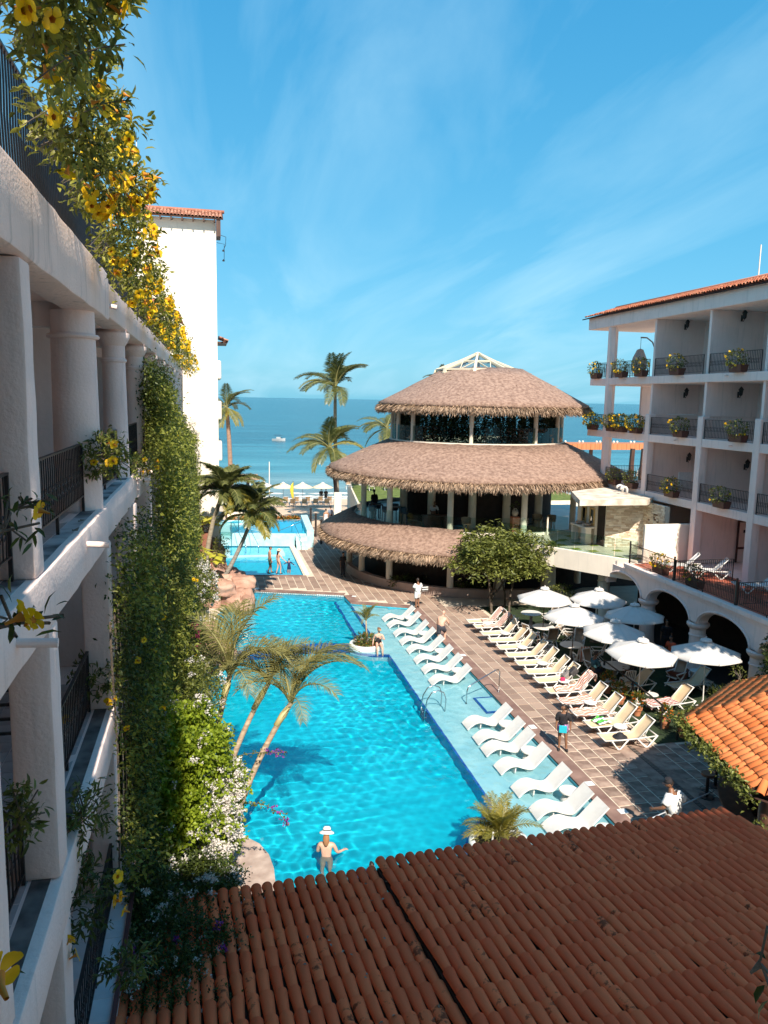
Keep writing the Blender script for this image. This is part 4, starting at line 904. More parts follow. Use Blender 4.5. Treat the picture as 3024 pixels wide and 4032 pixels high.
t = thing('reception_desk', 'carved dark wooden desk on the middle floor of the thatched restaurant', 'desk', (13.9,46.2,3.81)); q = MB(); q.box(-.9,.9,-.35,.35,.75,.82); q.build('desk_top', WOODD, t); q = MB(); q.box(-.85,-.45,-.3,.3,0,.75); q.build('pedestal', WOODD, t); q = MB(); q.box(.45,.85,-.3,.3,0,.75); q.build('pedestal', WOODD, t); q = MB(); q.box(-.44,.44,.22,.28,.1,.75); q.build('panel', WOODD, t)
t = thing('vase_stand', 'clay vase of leaves on a wooden stand beside the white column', 'vase', (18.25,43.9,3.81)); q = MB(); q.box(-.22,.22,-.22,.22,0,1.0); q.build('stand', mat('red_wood',(0.35,0.10,0.05),(0.45,0.16,0.08),rough=.5,scale=5), t)
q = MB(); q.lathe([(.0,1.0),(.12,1.0),(.2,1.2),(.17,1.4),(.09,1.48),(.11,1.52)],n=16); q.build('vase', mat('vase_clay',(0.45,0.35,0.28),rough=.4), t, smooth=True)
p,u = blobpts(60,(0,0,1.68),(.2,.2,.2)); leafobj('leaves', [(*leafs(p,u,.18,.05),0)], G_DARK, t)
# ground-floor planting under the thatch
for i,(a,l) in enumerate(((222,'left'),(252,'right'))):
    x,y = HC[0]+8.2*math.cos(R(a)), HC[1]+8.2*math.sin(R(a)); t = thing('shade_plants', 'low dark plants behind the curved wall, %s group under the thatch' % l, 'plant', (x,y,.02)); n_=500
    p = np.stack([rng.uniform(-1.2,1.2,n_), rng.uniform(-.5,.5,n_), rng.uniform(.1,.75,n_)],1); leafobj('leaves', [(*leafs(p, rng.normal(size=(n_,3))+np.array([0,0,.6]), .25,.06),0)], G_DARK, t)

# ================================================================== white terrace linking the restaurant and the right wing
TD = thing('link_terrace', 'raised white terrace with pale floor tiles and green squares beside the restaurant', 'terrace', (0,0,0))
edge = [(14.6,44.3),(16.2,41.9),(17.5,40.1),(18.6,38.8),(19.8,37.0),(21.25,34.95)]
mb = MB(); mb.prism(edge+[(28,34.95),(28,56),(16,56)], 3.3, 3.79); mb.build('slab', WALLW, TD)
FA = [(x,y) for x,y in edge]
mb = MB()
for i in range(len(FA)-1):
    a = Vector((*FA[i],0)); c = Vector((*FA[i+1],0)); d = (c-a).normalized(); s_ = Vector((-d.y,d.x,0))*-.08
    if s_.x > 0: s_ = -s_
    mb.prism([tuple((a+s_)[:2]),tuple((c+s_)[:2]),tuple((c-s_*2)[:2]),tuple((a-s_*2)[:2])], 2.78+.001*i, 3.84-.001*i)
mb.build('fascia', WALLW, TD)
LT = mat('pale_floor_tile', (0.52,0.47,0.36), (0.62,0.57,0.45), rough=.4, scale=2, rand=.06); GT = mat('green_floor_tile', (0.16,0.19,0.02), (0.22,0.25,0.03), rough=.6, rand=.1)
q = MB(); q.box(0,.985,0,.485,0,.012); lt = q.mesh('floor_tile', LT); poly = edge+[(24,34.95),(24,47),(15,47)]
x = 15.0; k = 0
while x < 23.6:
    y = 35.0+(k%2)*.25
    while y < 46.8:
        if all(inpoly(x+dx,y+dy,poly) for dx in (0.02,.97) for dy in (.02,.47)): inst('floor_tile', lt, TD, (x,y,3.785))
        y += .5
    x += 1.0; k += 1
q = MB(); q.box(-.24,.24,-.24,.24,0,.012); gt = q.mesh('green_tile', GT)
for (x,y) in [(19.3,40.69),(19.95,41.0),(20.28,41.28),(19.42,39.65),(20.54,40.15),(19.71,38.52),(21.23,39.42),(20.38,37.8),(21.78,37.73),(20.9,36.1),(21.22,42.41),(21.7,35.6)]: inst('green_tile', gt, TD, (x,y,3.792))
for i in range(1,len(edge)-1):
    a = Vector((*edge[i],4.35)); c = Vector((*edge[i+1],4.35)); 
    for h_ in (0,1): mb = MB(); mb.bar(a+(c-a)*(h_*.5+.01)+Vector((.12,.05,0)), a+(c-a)*(h_*.5+.49)+Vector((.12,.05,0)), .012, 1.0); mb.build('glass_pane', GL, TD)
mb = MB(); mb.box(19.95,20.03,42.9,43.0,3.8,4.9); mb.build('gate_post', WALLW, TD)
for (x,y) in ((20.9,37.4),(19.6,41.4),(17.2,43.4)): column(TD, x,y,0,2.78,.34, WALLW, base=True)
mb = MB(); mb.lathe([(.05,0),(.16,.04),(.2,.16),(.14,.26),(.16,.34)],(21.1,34.8,2.95),12); mb.build('scroll_end', WALLW, TD, smooth=True)
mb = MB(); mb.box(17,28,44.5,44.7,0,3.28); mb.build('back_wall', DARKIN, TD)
# restroom block
RB = thing('restroom_block', 'small stone-clad block with a flat white roof on the terrace', 'building', (0,0,0))
mb = MB(); mb.prism([(18.95,36.9),(22.85,36.8),(23.95,38.0),(23.95,43.2),(20.35,40.7)], 6.44, 6.74); mb.build('flat_roof', mat('littered_roof',(0.45,0.36,0.28),(0.74,0.66,0.56),rough=.9,scale=1.6,detail=8), RB)
mb = MB(); mb.prism([(21.62,38.85),(23.95,38.2),(23.95,42.0),(21.62,42.0)], 3.81, 6.43); mb.build('core', WALLW, RB)
mb = MB(); mb.box(23.6,23.84,36.2,37.98,3.81,6.42); mb.build('side_wall', WALLW, RB)
STONE = tilemat('cladding_stone', (0.56,0.42,0.30), (0.86,0.78,0.66), (0.34,0.20,0.12), rough=.9, k=.72, amt=.5)
def stones(a, b, z0, z1, nrm, limit):
    a = Vector(a); b = Vector(b); L = (b-a).length; d = (b-a)/L; n_ = Vector(nrm).normalized(); z = z0; mbs = {}
    while z < z1-.03:
        h = random.choice((.075,.09,.10)); s = 0
        while s < L-.02:
            l_ = min(random.choice((.22,.32,.42,.16)), L-s); th = random.uniform(.02,.065); key = (round(l_,2),h)
            if key not in mbs: q = MB(); q.box(.004,key[0]-.004,0,.05,0,h-.006); mbs[key] = q.mesh('stone', STONE)
            o = inst('stone', mbs[key], RB); o.matrix_world = Matrix.Translation(a+d*s+n_*th+Vector((0,0,z))) @ Matrix((d,-n_,Vector((0,0,1)))).transposed().to_4x4(); s += l_
        z += h
stones((21.60,38.84,0),(23.58,38.26,0),3.81,6.44,(-.28,-.96,0),0)
stones((23.58,38.26,0),(23.58,36.2,0),3.81,6.44,(-1,0,0),0)
mb = MB(); mb.box(23.55,23.61,36.75,37.75,4.95,6.0); o=mb.build('shutter', mat('shutter_wood',(0.10,0.05,0.025),(0.16,0.08,0.04),rough=.6,scale=3,stretch=(1,1,8)), RB)
mb = MB(); mb.box(21.56,21.61,38.95,39.7,3.81,6.3); mb.build('doorway', DARKIN, RB)
t = thing('washbasin_counter', 'white block counter with stone basins outside the restroom', 'counter', (21.2,40.0,3.8)); q = MB(); q.box(-.35,.0,-.3,.25,0,.9); q.build('pedestal', WALLW, t); q = MB(); q.box(-.35,.0,1.3,1.5,0,.9); q.build('pedestal', WALLW, t); q = MB(); q.box(-.4,.2,-.3,1.55,.9,.98); q.build('counter_top', WALLW, t)
for y in (.15,.95): q = MB(); q.lathe([(.1,0),(.24,.08),(.27,.16),(.2,.14),(.0,.05)],(-.08,y,.98),12); q.build('basin', LST, t, smooth=True)
GOLD = mat('gilt', (0.45,0.28,0.10), (0.6,0.42,0.18), rough=.5, scale=20, bump=.01); MIR = mat('mirror_glass', (0.5,0.5,0.5), rough=.05, metal=1)
mb = MB(); mb.box(21.45,21.6,39.75,42.0,3.81,6.43); mb.build('mirror_wall', WALLW, RB)
for i,y in enumerate((40.1,41.1)):
    t = thing('gilt_mirror', 'ornate gold framed mirror above the %s basin' % ('nearer','farther')[i], 'mirror', (21.42,y,5.35)); q = MB()
    for a_ in ((-.28,-.20,-.5,.5),(.20,.28,-.5,.5)): q.box(-.04,.02,a_[0],a_[1],a_[2],a_[3])
    q.box(-.04,.02,-.199,.199,.4,.5); q.box(-.04,.02,-.199,.199,-.5,-.4); q.build('frame', GOLD, t); q = MB(); q.box(-.01,.01,-.199,.199,-.399,.399); q.build('glass', MIR, t)
for i,(x,y) in enumerate(((23.2,40.0),(23.0,39.2))):
    t = thing('vent_pipe', 'white U-shaped vent pipe, %s one on the flat restroom roof' % ('far','near')[i], 'pipe', (x,y,6.74)); q = MB(); q.tube([(0,0,0),(0,0,.28),(-.06,0,.38),(-.2,0,.42),(-.34,0,.38),(-.4,0,.26)],.07,10); q.build('pipe', WPLAST, t, smooth=True)
mb = MB(); mb.box(21.4,24.35,34.5,34.66,3.8,5.78); PW = mb.build('screen_wall', WALLW); tag(PW, 'plain white sunlit screen wall between the terrace and the stone block', 'wall'); bevel(PW,.03)

# ================================================================== right wing
RW = thing('hotel_wing', 'white right wing with four storeys of open balconies under a red tiled roof', 'building', (0,0,0))
YP = (17.3,21.5,25.7,29.93,34.1,38.9); LV = (6.98,10.15,13.34)
for i,z in enumerate(LV):
    mb = MB(); mb.box(23.82,28.2,15,45.9 if z > 7 else 44.3,z-.41,z); bevel(mb.build('floor_slab', WHITE, RW), .02)
mb = MB(); mb.box(23.72,28.2,15,46.3,16.42,17.15); bevel(mb.build('roof_beam', WHITE, RW), .02)
for y in YP:
    mb = MB(); mb.box(23.78,24.2,y-.2,y+.22,3.8,11.25); bevel(mb.build('pillar', WHITE, RW), .03)
    mb = MB(); mb.box(23.95,28,y-.08,y+.10,11.26,16.41); mb.build('party_wall', WHITE, RW)
    mb = MB(); mb.box(24.21,28,y+.0,y+.18,3.8,11.25); mb.build('party_wall', WHITE, RW)
mb = MB(); mb.lathe([(.30,0),(.30,12.62)],(24.05,43.7,3.8),6,phase=R(30)); bevel(mb.build('corner_column', WHITE, RW),.03)
mb = MB(); mb.box(26.9,27.05,15,38.9,3.8,16.4); mb.build('back_wall', WHITE, RW)
mb = MB(); mb.box(26.3,28.1,43.8,44.0,10.16,12.9); mb.build('end_wall', WHITE, RW)
mb = MB(); mb.box(23.8,28,34.7,44.3,3.3,3.79); mb.build('floor_slab', WHITE, RW)
O = Vector((23.55,46.5,17.2)); sl_ = R(17); tile_field(RW, (O,Vector((0,-1,0)),Vector((math.cos(sl_),0,math.sin(sl_))),Vector((-math.sin(sl_),0,math.cos(sl_)))), range(0,128), lambda c: (random.uniform(-.02,.02),2.2), .205,.42, tilemesh(.19,.15,.42,.085,CLAYR), CLAYR, 260)
mb = MB(); P = [Vector((23.5,46.8,17.13)),Vector((23.5,15,17.13)),Vector((28.3,15,18.5)),Vector((28.3,46.8,18.5))]; mb.add(P+[p-Vector((0,0,.06)) for p in P],[(3,2,1,0),(4,5,6,7),(0,1,5,4),(1,2,6,5),(2,3,7,6),(3,0,4,7)]); mb.build('roof_deck', GAPSHADE, RW)
mb = MB(); mb.tube([(25.7,46.5,17.9),(25.7,15,17.9)],.11,8); mb.build('ridge', CLAYR, RW, smooth=True)
p_ = thing('roof_mast', 'thin white mast on the red roof of the right wing', 'mast', (26,33.6,18)); mb = MB(); mb.tube([(0,0,0),(0,0,1.5)],.03,6); mb.build('mast', WALLW, p_)
ys_ = [(38.95+.25,43.35)]+[(YP[i]+.26,YP[i+1]-.24) for i in range(5)]
for z in LV+(3.8,):
    for (y0,y1) in ys_:
        if z == 3.8: continue
        if y1 < 29: continue
        railing(RW, (23.9,y0), (23.9,y1), .95, .11, z)
for z in LV[1:]: railing(RW, (23.9,44.0), (23.9,45.8), .95, .11, z)
railing(RW, (23.95,45.8), (27.5,45.8), .95, .11, 13.34); railing(RW, (23.95,45.8), (27.5,45.8), .95, .11, 10.15); railing(RW,(24.1,44.2),(28,44.2),.95,.11,6.98)
for (x,y,z) in ((23.75,41.5,13.2),(23.75,35.8,13.2),(23.75,32.3,13.2),(23.75,36.0,9.98),(23.75,31.6,9.95)):
    mb = MB(); mb.tube([(x+.08,y,z),(x-.14,y,z-.01)],.03,8); mb.build('rain_spout', WHITE, RW)
# terrace in front, on an arcade
TR = thing('arcade_terrace', 'white arcade with a red tiled terrace and iron railing on top', 'arcade', (0,0,0)); Y0,Y1 = 15,34.9
RT = mat('red_floor_tile', (0.36,0.085,0.05), (0.48,0.14,0.08), rough=.5, rand=.12, scale=3); q = MB(); q.box(.005,.325,.005,.325,0,.012); rtm = q.mesh('floor_tile', RT); cnt = []
for i in range(10):
    for j in range(40): cnt.append((20.72+i*.33, 34.5-(j+1)*.33))
for (x,y) in cnt:
    if y > 24.8: inst('floor_tile', rtm, TR, (x,y,3.755))
mb = MB(); mb.box(20.71,28,Y0,24.8,3.6,3.765); mb.build('far_floor', RT, TR)
mb = MB(); mb.box(20.7,28.2,Y0,34.69,3.35,3.752); mb.build('slab', WHITE, TR)
mb = MB(); mb.box(20.36,20.70,Y0,34.6,3.62,3.83); bevel(mb.build('coping', WHITE, TR),.03); mb = MB(); mb.box(20.44,20.70,Y0,34.6,3.50,3.615); mb.build('cornice', WHITE, TR)
CY = [17.1,21.0,24.9,28.8,32.75,36.6]
for i in range(len(CY)-1):
    a, c = CY[i], CY[i+1]; hs_ = (c-a)/2; cy = (a+c)/2; ra = hs_-.33
    top = 3.495; pts = [(a,2.42)]+[(cy-ra*math.cos(math.pi*k/18), 2.42+.78*math.sin(math.pi*k/18)) for k in range(19)]+[(c,2.42),(c,top),(a,top)]
    m_1 = MB(); n_ = len(pts); tri = tessellate_polygon([[Vector((y,z,0)) for y,z in pts]]); v = [(20.5,y,z) for y,z in pts]+[(20.98,y,z) for y,z in pts]
    f = [tuple(t) for t in tri]+[tuple(n_+k for k in reversed(t)) for t in tri]+[(k,(k+1)%n_,n_+(k+1)%n_,n_+k) for k in range(n_)]
    m_1.add(v,f); bm_ = m_1.mesh('arch', WHITE); bb = bmesh.new(); bb.from_mesh(bm_); bmesh.ops.recalc_face_normals(bb, faces=bb.faces); bb.to_mesh(bm_); bb.free(); inst('arch', bm_, TR)
    m_1 = MB(); m_1.tube([(20.48,cy-(ra+.08)*math.cos(math.pi*k/24),2.42+.86*math.sin(math.pi*k/24)) for k in range(25)],.05,8); m_1.build('arch_moulding', WHITE, TR, smooth=True)
for y in CY[:-1]: column(TR, 20.76,y,0,2.42,.36,WHITE,base=True)
mb = MB(); mb.box(24.6,24.8,Y0,40,0,3.34); mb.build('back_wall', DARKIN, TR); mb = MB(); mb.box(20.99,24.6,Y0,40,-.005,.02); mb.build('floor', mat('arcade_floor_shade',(0.03,0.022,0.02),rough=.6), TR)  # back wall and floor coloured near-black to stand for the arcade's shade
railing(TR, (20.62,34.45), (20.62,30.7), .98, .105, 3.83); railing(TR, (20.62,30.6), (20.62,26.4), .98,.105,3.83); railing(TR,(20.62,26.3),(20.62,21),.98,.105,3.83)
for y in (34.47,30.65,26.35): mb = MB(); mb.bar((20.62,y,3.8),(20.62,y,4.95),.06); mb.build('railing_post', IRON, TR)
railing(TR, (20.7,30.65), (23.7,30.65), .98,.105,3.77,scroll=False); railing(TR, (20.7,26.35),(23.7,26.35),.98,.105,3.77,scroll=False)
DOOR = mat('door_frame', (0.05,0.015,0.012), rough=.4); t = RW
mb = MB()
for a_ in ((26.35,26.45,3.8,6.0),(27.1,27.2,3.8,6.0)): mb.box(a_[0],a_[1],33.97,34.02,a_[2],a_[3])
mb.box(26.45,27.1,33.97,34.02,5.9,6.0); mb.box(26.45,27.1,33.97,34.02,4.5,4.6); mb.build('door_frame', DOOR, RW)
mb = MB(); mb.box(26.7,26.78,33.94,33.98,5.35,5.5); mb.build('door_sign', DARKIN, RW)
# wall lanterns
def lantern(loc, label):
    t = thing('wall_lantern', label, 'lantern', loc, 0, 'black lanterns on the balcony walls'); q = MB(); q.box(-.05,.05,-.03,.0,-.15,.15); q.build('bracket', IRON, t); q = MB(); q.tube([(0,-.03,-.1),(0,-.14,-.16),(0,-.2,-.06)],.015,5); q.build('arm', IRON, t)
    q = MB(); q.lathe([(.03,-.06),(.09,0),(.11,.22),(.15,.24),(.04,.38),(.0,.42)],(0,-.2,0),6); q.build('lamp_housing', IRON, t)
for (x,y,z,l) in ((25.6,38.8,16.05,'on the top balcony wall of the second bay'),(25.5,34.0,16.05,'on the top balcony wall of the third bay'),(25.85,38.8,12.35,'on the third-floor wall above the first railing bay'),(25.65,34.0,12.35,'on the third-floor wall beside a pale pipe'),(26.4,38.9,8.75,'high on the second-floor wall above a white cloth'),(26.45,34.1,8.75,'on the second-floor wall, nearest of the lower pair')): lantern((x,y-.1,z), 'black wall lantern '+l)
# hanging egg chair
t = thing('hanging_chair', 'wicker egg chair hanging from a curved stand on the top corner balcony', 'hanging chair', (25.6,43.0,13.34)); q = MB(); q.tube([(.9,0,0),(1.0,0,1.0),(.95,0,1.7),(.7,0,2.2),(.3,0,2.45),(-.1,0,2.45)],.045,8); q.build('stand', mat('grey_metal',(0.25,0.25,0.26),rough=.5), t, smooth=True)
q = MB(); q.tube([(-.08,0,2.42),(-.08,0,1.75)],.015,4); q.build('chain', IRON, t); q = MB(); q.lathe([(0,1.8),(.2,1.72),(.42,1.25),(.5,.8),(.42,.45),(.2,.3),(0,.28)],(-.08,0,0),20,R(20),R(300)); q.build('basket', mat('grey_wicker',(0.35,0.32,0.30),(0.5,0.46,0.43),rough=.9,scale=30,bump=.02), t, smooth=True)
t = thing('towel', 'white cloth hanging over a rail on the second-floor balcony', 'cloth', (0,0,0)); q = MB(); q.box(24.35,25.15,36.4,36.44,7.3,8.25); q.build('cloth', TOWEL, t)
# box planters with yellow allamanda
BOXM = mat('brown_planter', (0.07,0.025,0.018), (0.11,0.045,0.03), rough=.6)
def planter(loc, rz, label, n=260, fl=12, spread=(.55,.35,.4), grp='flower boxes along the railings', fm=None, L=.9, lm=None):
    t = thing('planter_box', label, 'planter', loc, rz, grp); q = MB(); w_=.22; l_=L/2
    q.add([(-w_*.75,-l_*.9,0),(w_*.75,-l_*.9,0),(w_*.75,l_*.9,0),(-w_*.75,l_*.9,0),(-w_,-l_,.34),(w_,-l_,.34),(w_,l_,.34),(-w_,l_,.34),(-w_*.9,-l_*.95,.30),(w_*.9,-l_*.95,.30),(w_*.9,l_*.95,.30),(-w_*.9,l_*.95,.30)],
      [(3,2,1,0),(0,1,5,4),(1,2,6,5),(2,3,7,6),(3,0,4,7),(4,5,9,8),(5,6,10,9),(6,7,11,10),(7,4,8,11),(8,9,10,11)]); q.build('box', BOXM, t)
    q = MB()
    for k in range(5): y = (k-2)*L*.17; q.tube([(0,y,.3),(random.uniform(-.1,.1),y+random.uniform(-.2,.2),.6),(random.uniform(-.2,.2),y*1.4+random.uniform(-.2,.2),.8)],.01,4)
    q.build('stem', BARK, t)
    p,u = blobpts(n,(-.08,0,.62),spread); leafobj('leaves', [(*leafs(p,u*.6+rng.normal(size=p.shape)*.5,.13,.055),0)], lm or G_TREE, t)
    p,u = blobpts(fl,(-.12,0,.64),tuple(s*1.05 for s in spread),hollow=.9)
    if fl: flowers(t, p, u+np.array([-.5,-.3,0.2]), 1.0, fm)
    return t
PB = [(23.72,41.9,13.34,'on the top corner balcony, left of the pair'),(23.72,39.75,13.34,'on the top corner balcony, near the chair stand'),(23.72,36.3,13.34,'on the top balcony of the second bay'),(23.72,31.5,13.34,'on the top balcony of the third bay'),(23.75,45.0,13.34,'beyond the corner column on the top floor'),
 (23.72,42.6,10.15,'on the third-floor corner, leftmost in the row'),(23.72,41.5,10.15,'in the middle of the third-floor corner row'),(23.72,39.9,10.15,'at the third-floor white pillar'),(23.72,35.6,10.15,'on the third-floor middle bay'),(23.72,31.1,10.15,'on the third floor near the right edge of the picture'),(23.7,45.0,10.15,'spilling outwards beyond the third-floor corner column'),
 (23.72,41.9,6.98,'on the second-floor corner, left one'),(23.72,40.0,6.98,'on the second-floor corner, right one'),(23.72,36.0,6.98,'on the second floor in front of the white cloth'),(23.72,31.9,6.98,'on the second floor, shallow tapered box')]
for i,(x,y,z,l) in enumerate(PB):
    big = i in (5,6,7,10); planter((x,y,z), 0, 'planter box with yellow flowers '+l, 420 if big else 240, 34 if big else (4 if i in (11,12,14) else 12), (.4,.75,.42) if big else (.38,.62,.4))
planter((21.0,32.3,3.77),0,'brown planter box with yellow flowers on the red terrace, left of the loungers',260,14,(.35,.55,.35)); planter((21.0,29.6,3.77),0,'brown planter box with yellow flowers at the terrace railing post',240,8,(.35,.55,.35))
# ================================================================== pool furniture
def at(px, py, Y):
    """world point on the vertical plane y = Y seen at a place in the photograph"""
    d = fw*F + rt*(px-1512) - up*(py-2016); return cam.location + d*(Y/d.y)
def sheet(pts, wd, th, n=6, camber=0.0):
    """solid curved sheet: profile pts (x,z) extruded across y with thickness th downwards"""
    P = [Vector((x,0,z)) for x,z in pts]; k = len(P); V = []; 
    for sgn in (0,1):
        for i,p in enumerate(P):
            d = (P[min(i+1,k-1)]-P[max(i-1,0)]).normalized(); nr = Vector((-d.z,0,d.x))
            for j in range(n+1):
                y = -wd/2+wd*j/n; V.append(p - nr*(th*sgn) - nr*camber*math.cos(math.pi*(j/n-.5)) + Vector((0,y,0)))
    m1 = n+1; f = []
    for i in range(k-1):
        for j in range(n): a = i*m1+j; f.append((a,a+m1,a+m1+1,a+1)); b = a+k*m1; f.append((b,b+1,b+m1+1,b+m1))
    for i in range(k-1):
        for j in (0,n): a = i*m1+j; q = (a,a+k*m1,a+k*m1+m1,a+m1); f.append(q if j == n else q[::-1])
    for i in (0,k-1):
        for j in range(n): a = i*m1+j; q = (a,a+1,a+1+k*m1,a+k*m1); f.append(q if i == k-1 else q[::-1])
    return V, f
def smoothprof(pts, n=28):
    pts = np.array(pts); t = np.concatenate([[0],np.cumsum(np.hypot(*np.diff(pts,axis=0).T))]); tt = np.linspace(0,t[-1],n); out = []
    for s in tt:
        i = min(np.searchsorted(t, s, 'right')-1, len(pts)-2); u = (s-t[i])/(t[i+1]-t[i]); p0,p1,p2,p3 = pts[max(i-1,0)],pts[i],pts[i+1],pts[min(i+2,len(pts)-1)]
        out.append(tuple(.5*((2*p1)+(-p0+p2)*u+(2*p0-5*p1+4*p2-p3)*u*u+(-p0+3*p1-3*p2+p3)*u**3)))
    return out
V_, F_ = sheet(smoothprof([(0,-.14),(.12,-.02),(.32,.10),(.55,.12),(.8,.03),(1.02,-.03),(1.14,-.01),(1.27,.11),(1.47,.31),(1.72,.55)]), .66, .05, 8, .012)
q = MB(); q.add(V_,F_); SHELLM = q.mesh('shell', WPLAST, True)
V_, F_ = sheet([(.50,-.26),(.53,.06)], .5, .04); q = MB(); q.add(V_,F_); q.box(.95,1.15,-.22,.22,-.26,-.09); BASEM = q.mesh('support', WPLAST)
def shelf_lounger(x, y, label):
    t = thing('pool_lounger', label, 'lounger', (x,y,.06), R(random.uniform(-1.5,1.5)), 'white loungers standing in the shallow pool ledge')
    o = inst('shell', SHELLM, t); o.cycles.is_caustics_receiver = True; m_1 = o.modifiers.new('edge','EDGE_SPLIT'); m_1.split_angle = R(45)
    o = inst('support', BASEM, t); rec(o)
LY = [39.55,38.35,36.85,35.5,34.2,32.75,31.45,30.05,25.6,24.35,23.45,22.15,20.7,19.4,18.5,17.15]
LL = ['farthest white pool lounger, beside the far corner step','white pool lounger second from the far end','white pool lounger third from the far end, beside the bald man','white pool lounger half behind the bald man in dark shorts','white pool lounger fifth from the far end','white pool lounger sixth from the far end','white pool lounger seventh from the far end, next to a table','white pool lounger just beyond the hooped handrail','white pool lounger just nearer than the blue-edged step','white pool lounger, left of a touching pair opposite the woman in black','white pool lounger, right of a touching pair opposite the woman in black','white pool lounger alone between two round tables','white pool lounger level with the wet dark paving','white pool lounger, far one of the nearest pair behind the palm','white pool lounger, near one of the nearest pair beside the last table','white pool lounger almost hidden by the foreground roof, only its back showing']
for y,l in zip(LY,LL): shelf_lounger(9.0+random.uniform(-.04,.04), y, l)
q = MB(); q.lathe([(.0,-.33),(.26,-.33),(.23,-.15),(.16,0),(.2,.05),(.29,.09),(.30,.13),(.29,.15),(.0,.15)],n=28); TABM = q.mesh('table_body', WPLAST, True)
for i,(x,y) in enumerate([(10.38,38.9),(10.38,36.1),(10.42,33.3),(10.40,30.65),(10.4,24.95),(10.36,22.78),(10.45,20.02),(10.5,17.85)]):
    t = thing('pool_table', ['farthest','second farthest','third farthest','fourth farthest','fourth nearest','third nearest','second nearest','nearest'][i]+' round white side table standing in the shallow pool ledge','side table',(x,y,.07),0,'round white tables standing in the pool ledge')
    o = inst('table_body', TABM, t); rec(o); m_1 = o.modifiers.new('edge','EDGE_SPLIT'); m_1.split_angle = R(50)
# rails and ladder
t = thing('pool_handrail', 'steel handrail arching from the shallow ledge up to the paving', 'handrail'); q = MB()
q.tube([(9.82,27.8,-.27),(9.84,27.8,.35),(9.9,27.82,.52),(10.05,27.87,.60),(11.2,28.27,.98),(11.34,28.31,.98),(11.42,28.34,.88),(11.40,28.34,0)],.024,8); rec(q.build('tube', STEEL, t, smooth=True))
for p in ((9.82,27.8,-.27),(11.4,28.34,.0)): q = MB(); q.lathe([(.05,0),(.05,.02),(.02,.03)],p,10); q.build('flange', STEEL, t)
t = thing('pool_ladder', 'steel ladder with two hooped rails at the edge of the deep pool', 'ladder')
for y in (27.2,27.75):
    q = MB(); q.tube([(8.75,y,-.27),(8.78,y,.35),(8.68,y,.62),(8.45,y,.72),(8.2,y,.64),(8.02,y,.35),(7.95,y,-.1),(7.95,y,-1.1)],.024,8); rec(q.build('rail', STEEL, t, smooth=True))
for z in (-.35,-.65,-.95): q = MB(); q.box(7.9,8.0,27.2,27.75,z,z+.03); rec(q.build('rung', STEEL, t))
def rail2(pts, label, r=.022):
    t = thing('pool_handrail', label, 'handrail'); q = MB(); q.tube(pts, r, 6); q.build('tube', STEEL, t, smooth=True)
rail2([(1.55,61.2,.0),(1.55,61.2,1.9),(1.7,61.1,1.95),(2.55,58.6,.55),(2.55,58.5,.0)],'left sloping steel handrail down to the whirlpool')
rail2([(2.6,61.3,.0),(2.6,61.3,1.9),(2.75,61.2,1.95),(3.5,58.6,.55),(3.5,58.5,.0)],'right sloping steel handrail down to the whirlpool')
rail2([(6.4,62.0,1.0),(6.4,61.9,1.75),(6.5,61.7,1.8),(6.8,59.6,1.0),(6.85,59.2,.8),(6.85,59.2,0)],'left steel handrail on the steps of the raised pool')
rail2([(7.25,62.0,1.0),(7.25,61.9,1.85),(7.2,61.7,1.85),(5.2,61.4,1.15)],'right steel handrail crossing the corner of the raised pool')
rail2([(2.2,46.4,.0),(2.2,46.3,.75),(2.32,46.0,.8),(2.42,45.6,.4),(2.45,45.5,-.3)],'small steel ladder rail beside the rocks')
# planters rising from the ledge
MOS = mat('white_mosaic', (0.55,0.60,0.60), (0.72,0.74,0.72), rough=.5, scale=25)
def pool_planter(x,y,r_,label):
    t = thing('pool_planter', label, 'planter', (x,y,0)); q = MB(); q.lathe([(r_*1.02,-.27),(r_*1.03,.02),(r_*.99,.12),(r_*.86,.14),(r_*.82,.10),(r_*.80,-.02)],n=40); rec(q.build('rim', MOS, t, smooth=True)); q = MB(); q.lathe([(r_*.83,-.01),(0,.04)],n=30); q.build('soil', SOIL, t); return t
pool_planter(7.25,35.25,.82,'round white planter at the far corner of the pool ledge'); pool_planter(7.45,18.05,.80,'round white mosaic planter at the near end of the pool ledge')

# ================================================================== deck loungers
SLING = mat('tan_sling', (0.62,0.46,0.28), (0.68,0.51,0.32), rough=.8, scale=3, bump=.001, bscale=200)
def stripemat(name, c1, c2, c3, freq=9, ax=1):
    m = bpy.data.materials.new(name); m.use_nodes = True; n = m.node_tree; b = n.nodes['Principled BSDF']; b.inputs['Roughness'].default_value = .95
    t = n.nodes.new('ShaderNodeTexCoord'); s = n.nodes.new('ShaderNodeSeparateXYZ'); n.links.new(t.outputs['Object'], s.inputs[0])
    w_ = m_('FRACT', m_('MULTIPLY', s.outputs[ax], freq, n), None, n); rp = n.nodes.new('ShaderNodeValToRGB'); rp.color_ramp.interpolation = 'CONSTANT'; e = rp.color_ramp.elements
    e[0].position = 0; e[0].color = (*c1,1); e[1].position = .5; e[1].color = (*c2,1); k = e.new(.43); k.color = (*c3,1)
    n.links.new(w_, rp.inputs[0]); n.links.new(rp.outputs[0], b.inputs['Base Color']); return m
STRIPE = stripemat('striped_towel', (0.72,0.66,0.60), (0.50,0.17,0.09), (0.62,0.30,0.2), 8.5)
STRIPED = stripemat('striped_towel_dark', (0.66,0.62,0.6), (0.30,0.08,0.06), (0.4,0.15,0.12), 8.5)
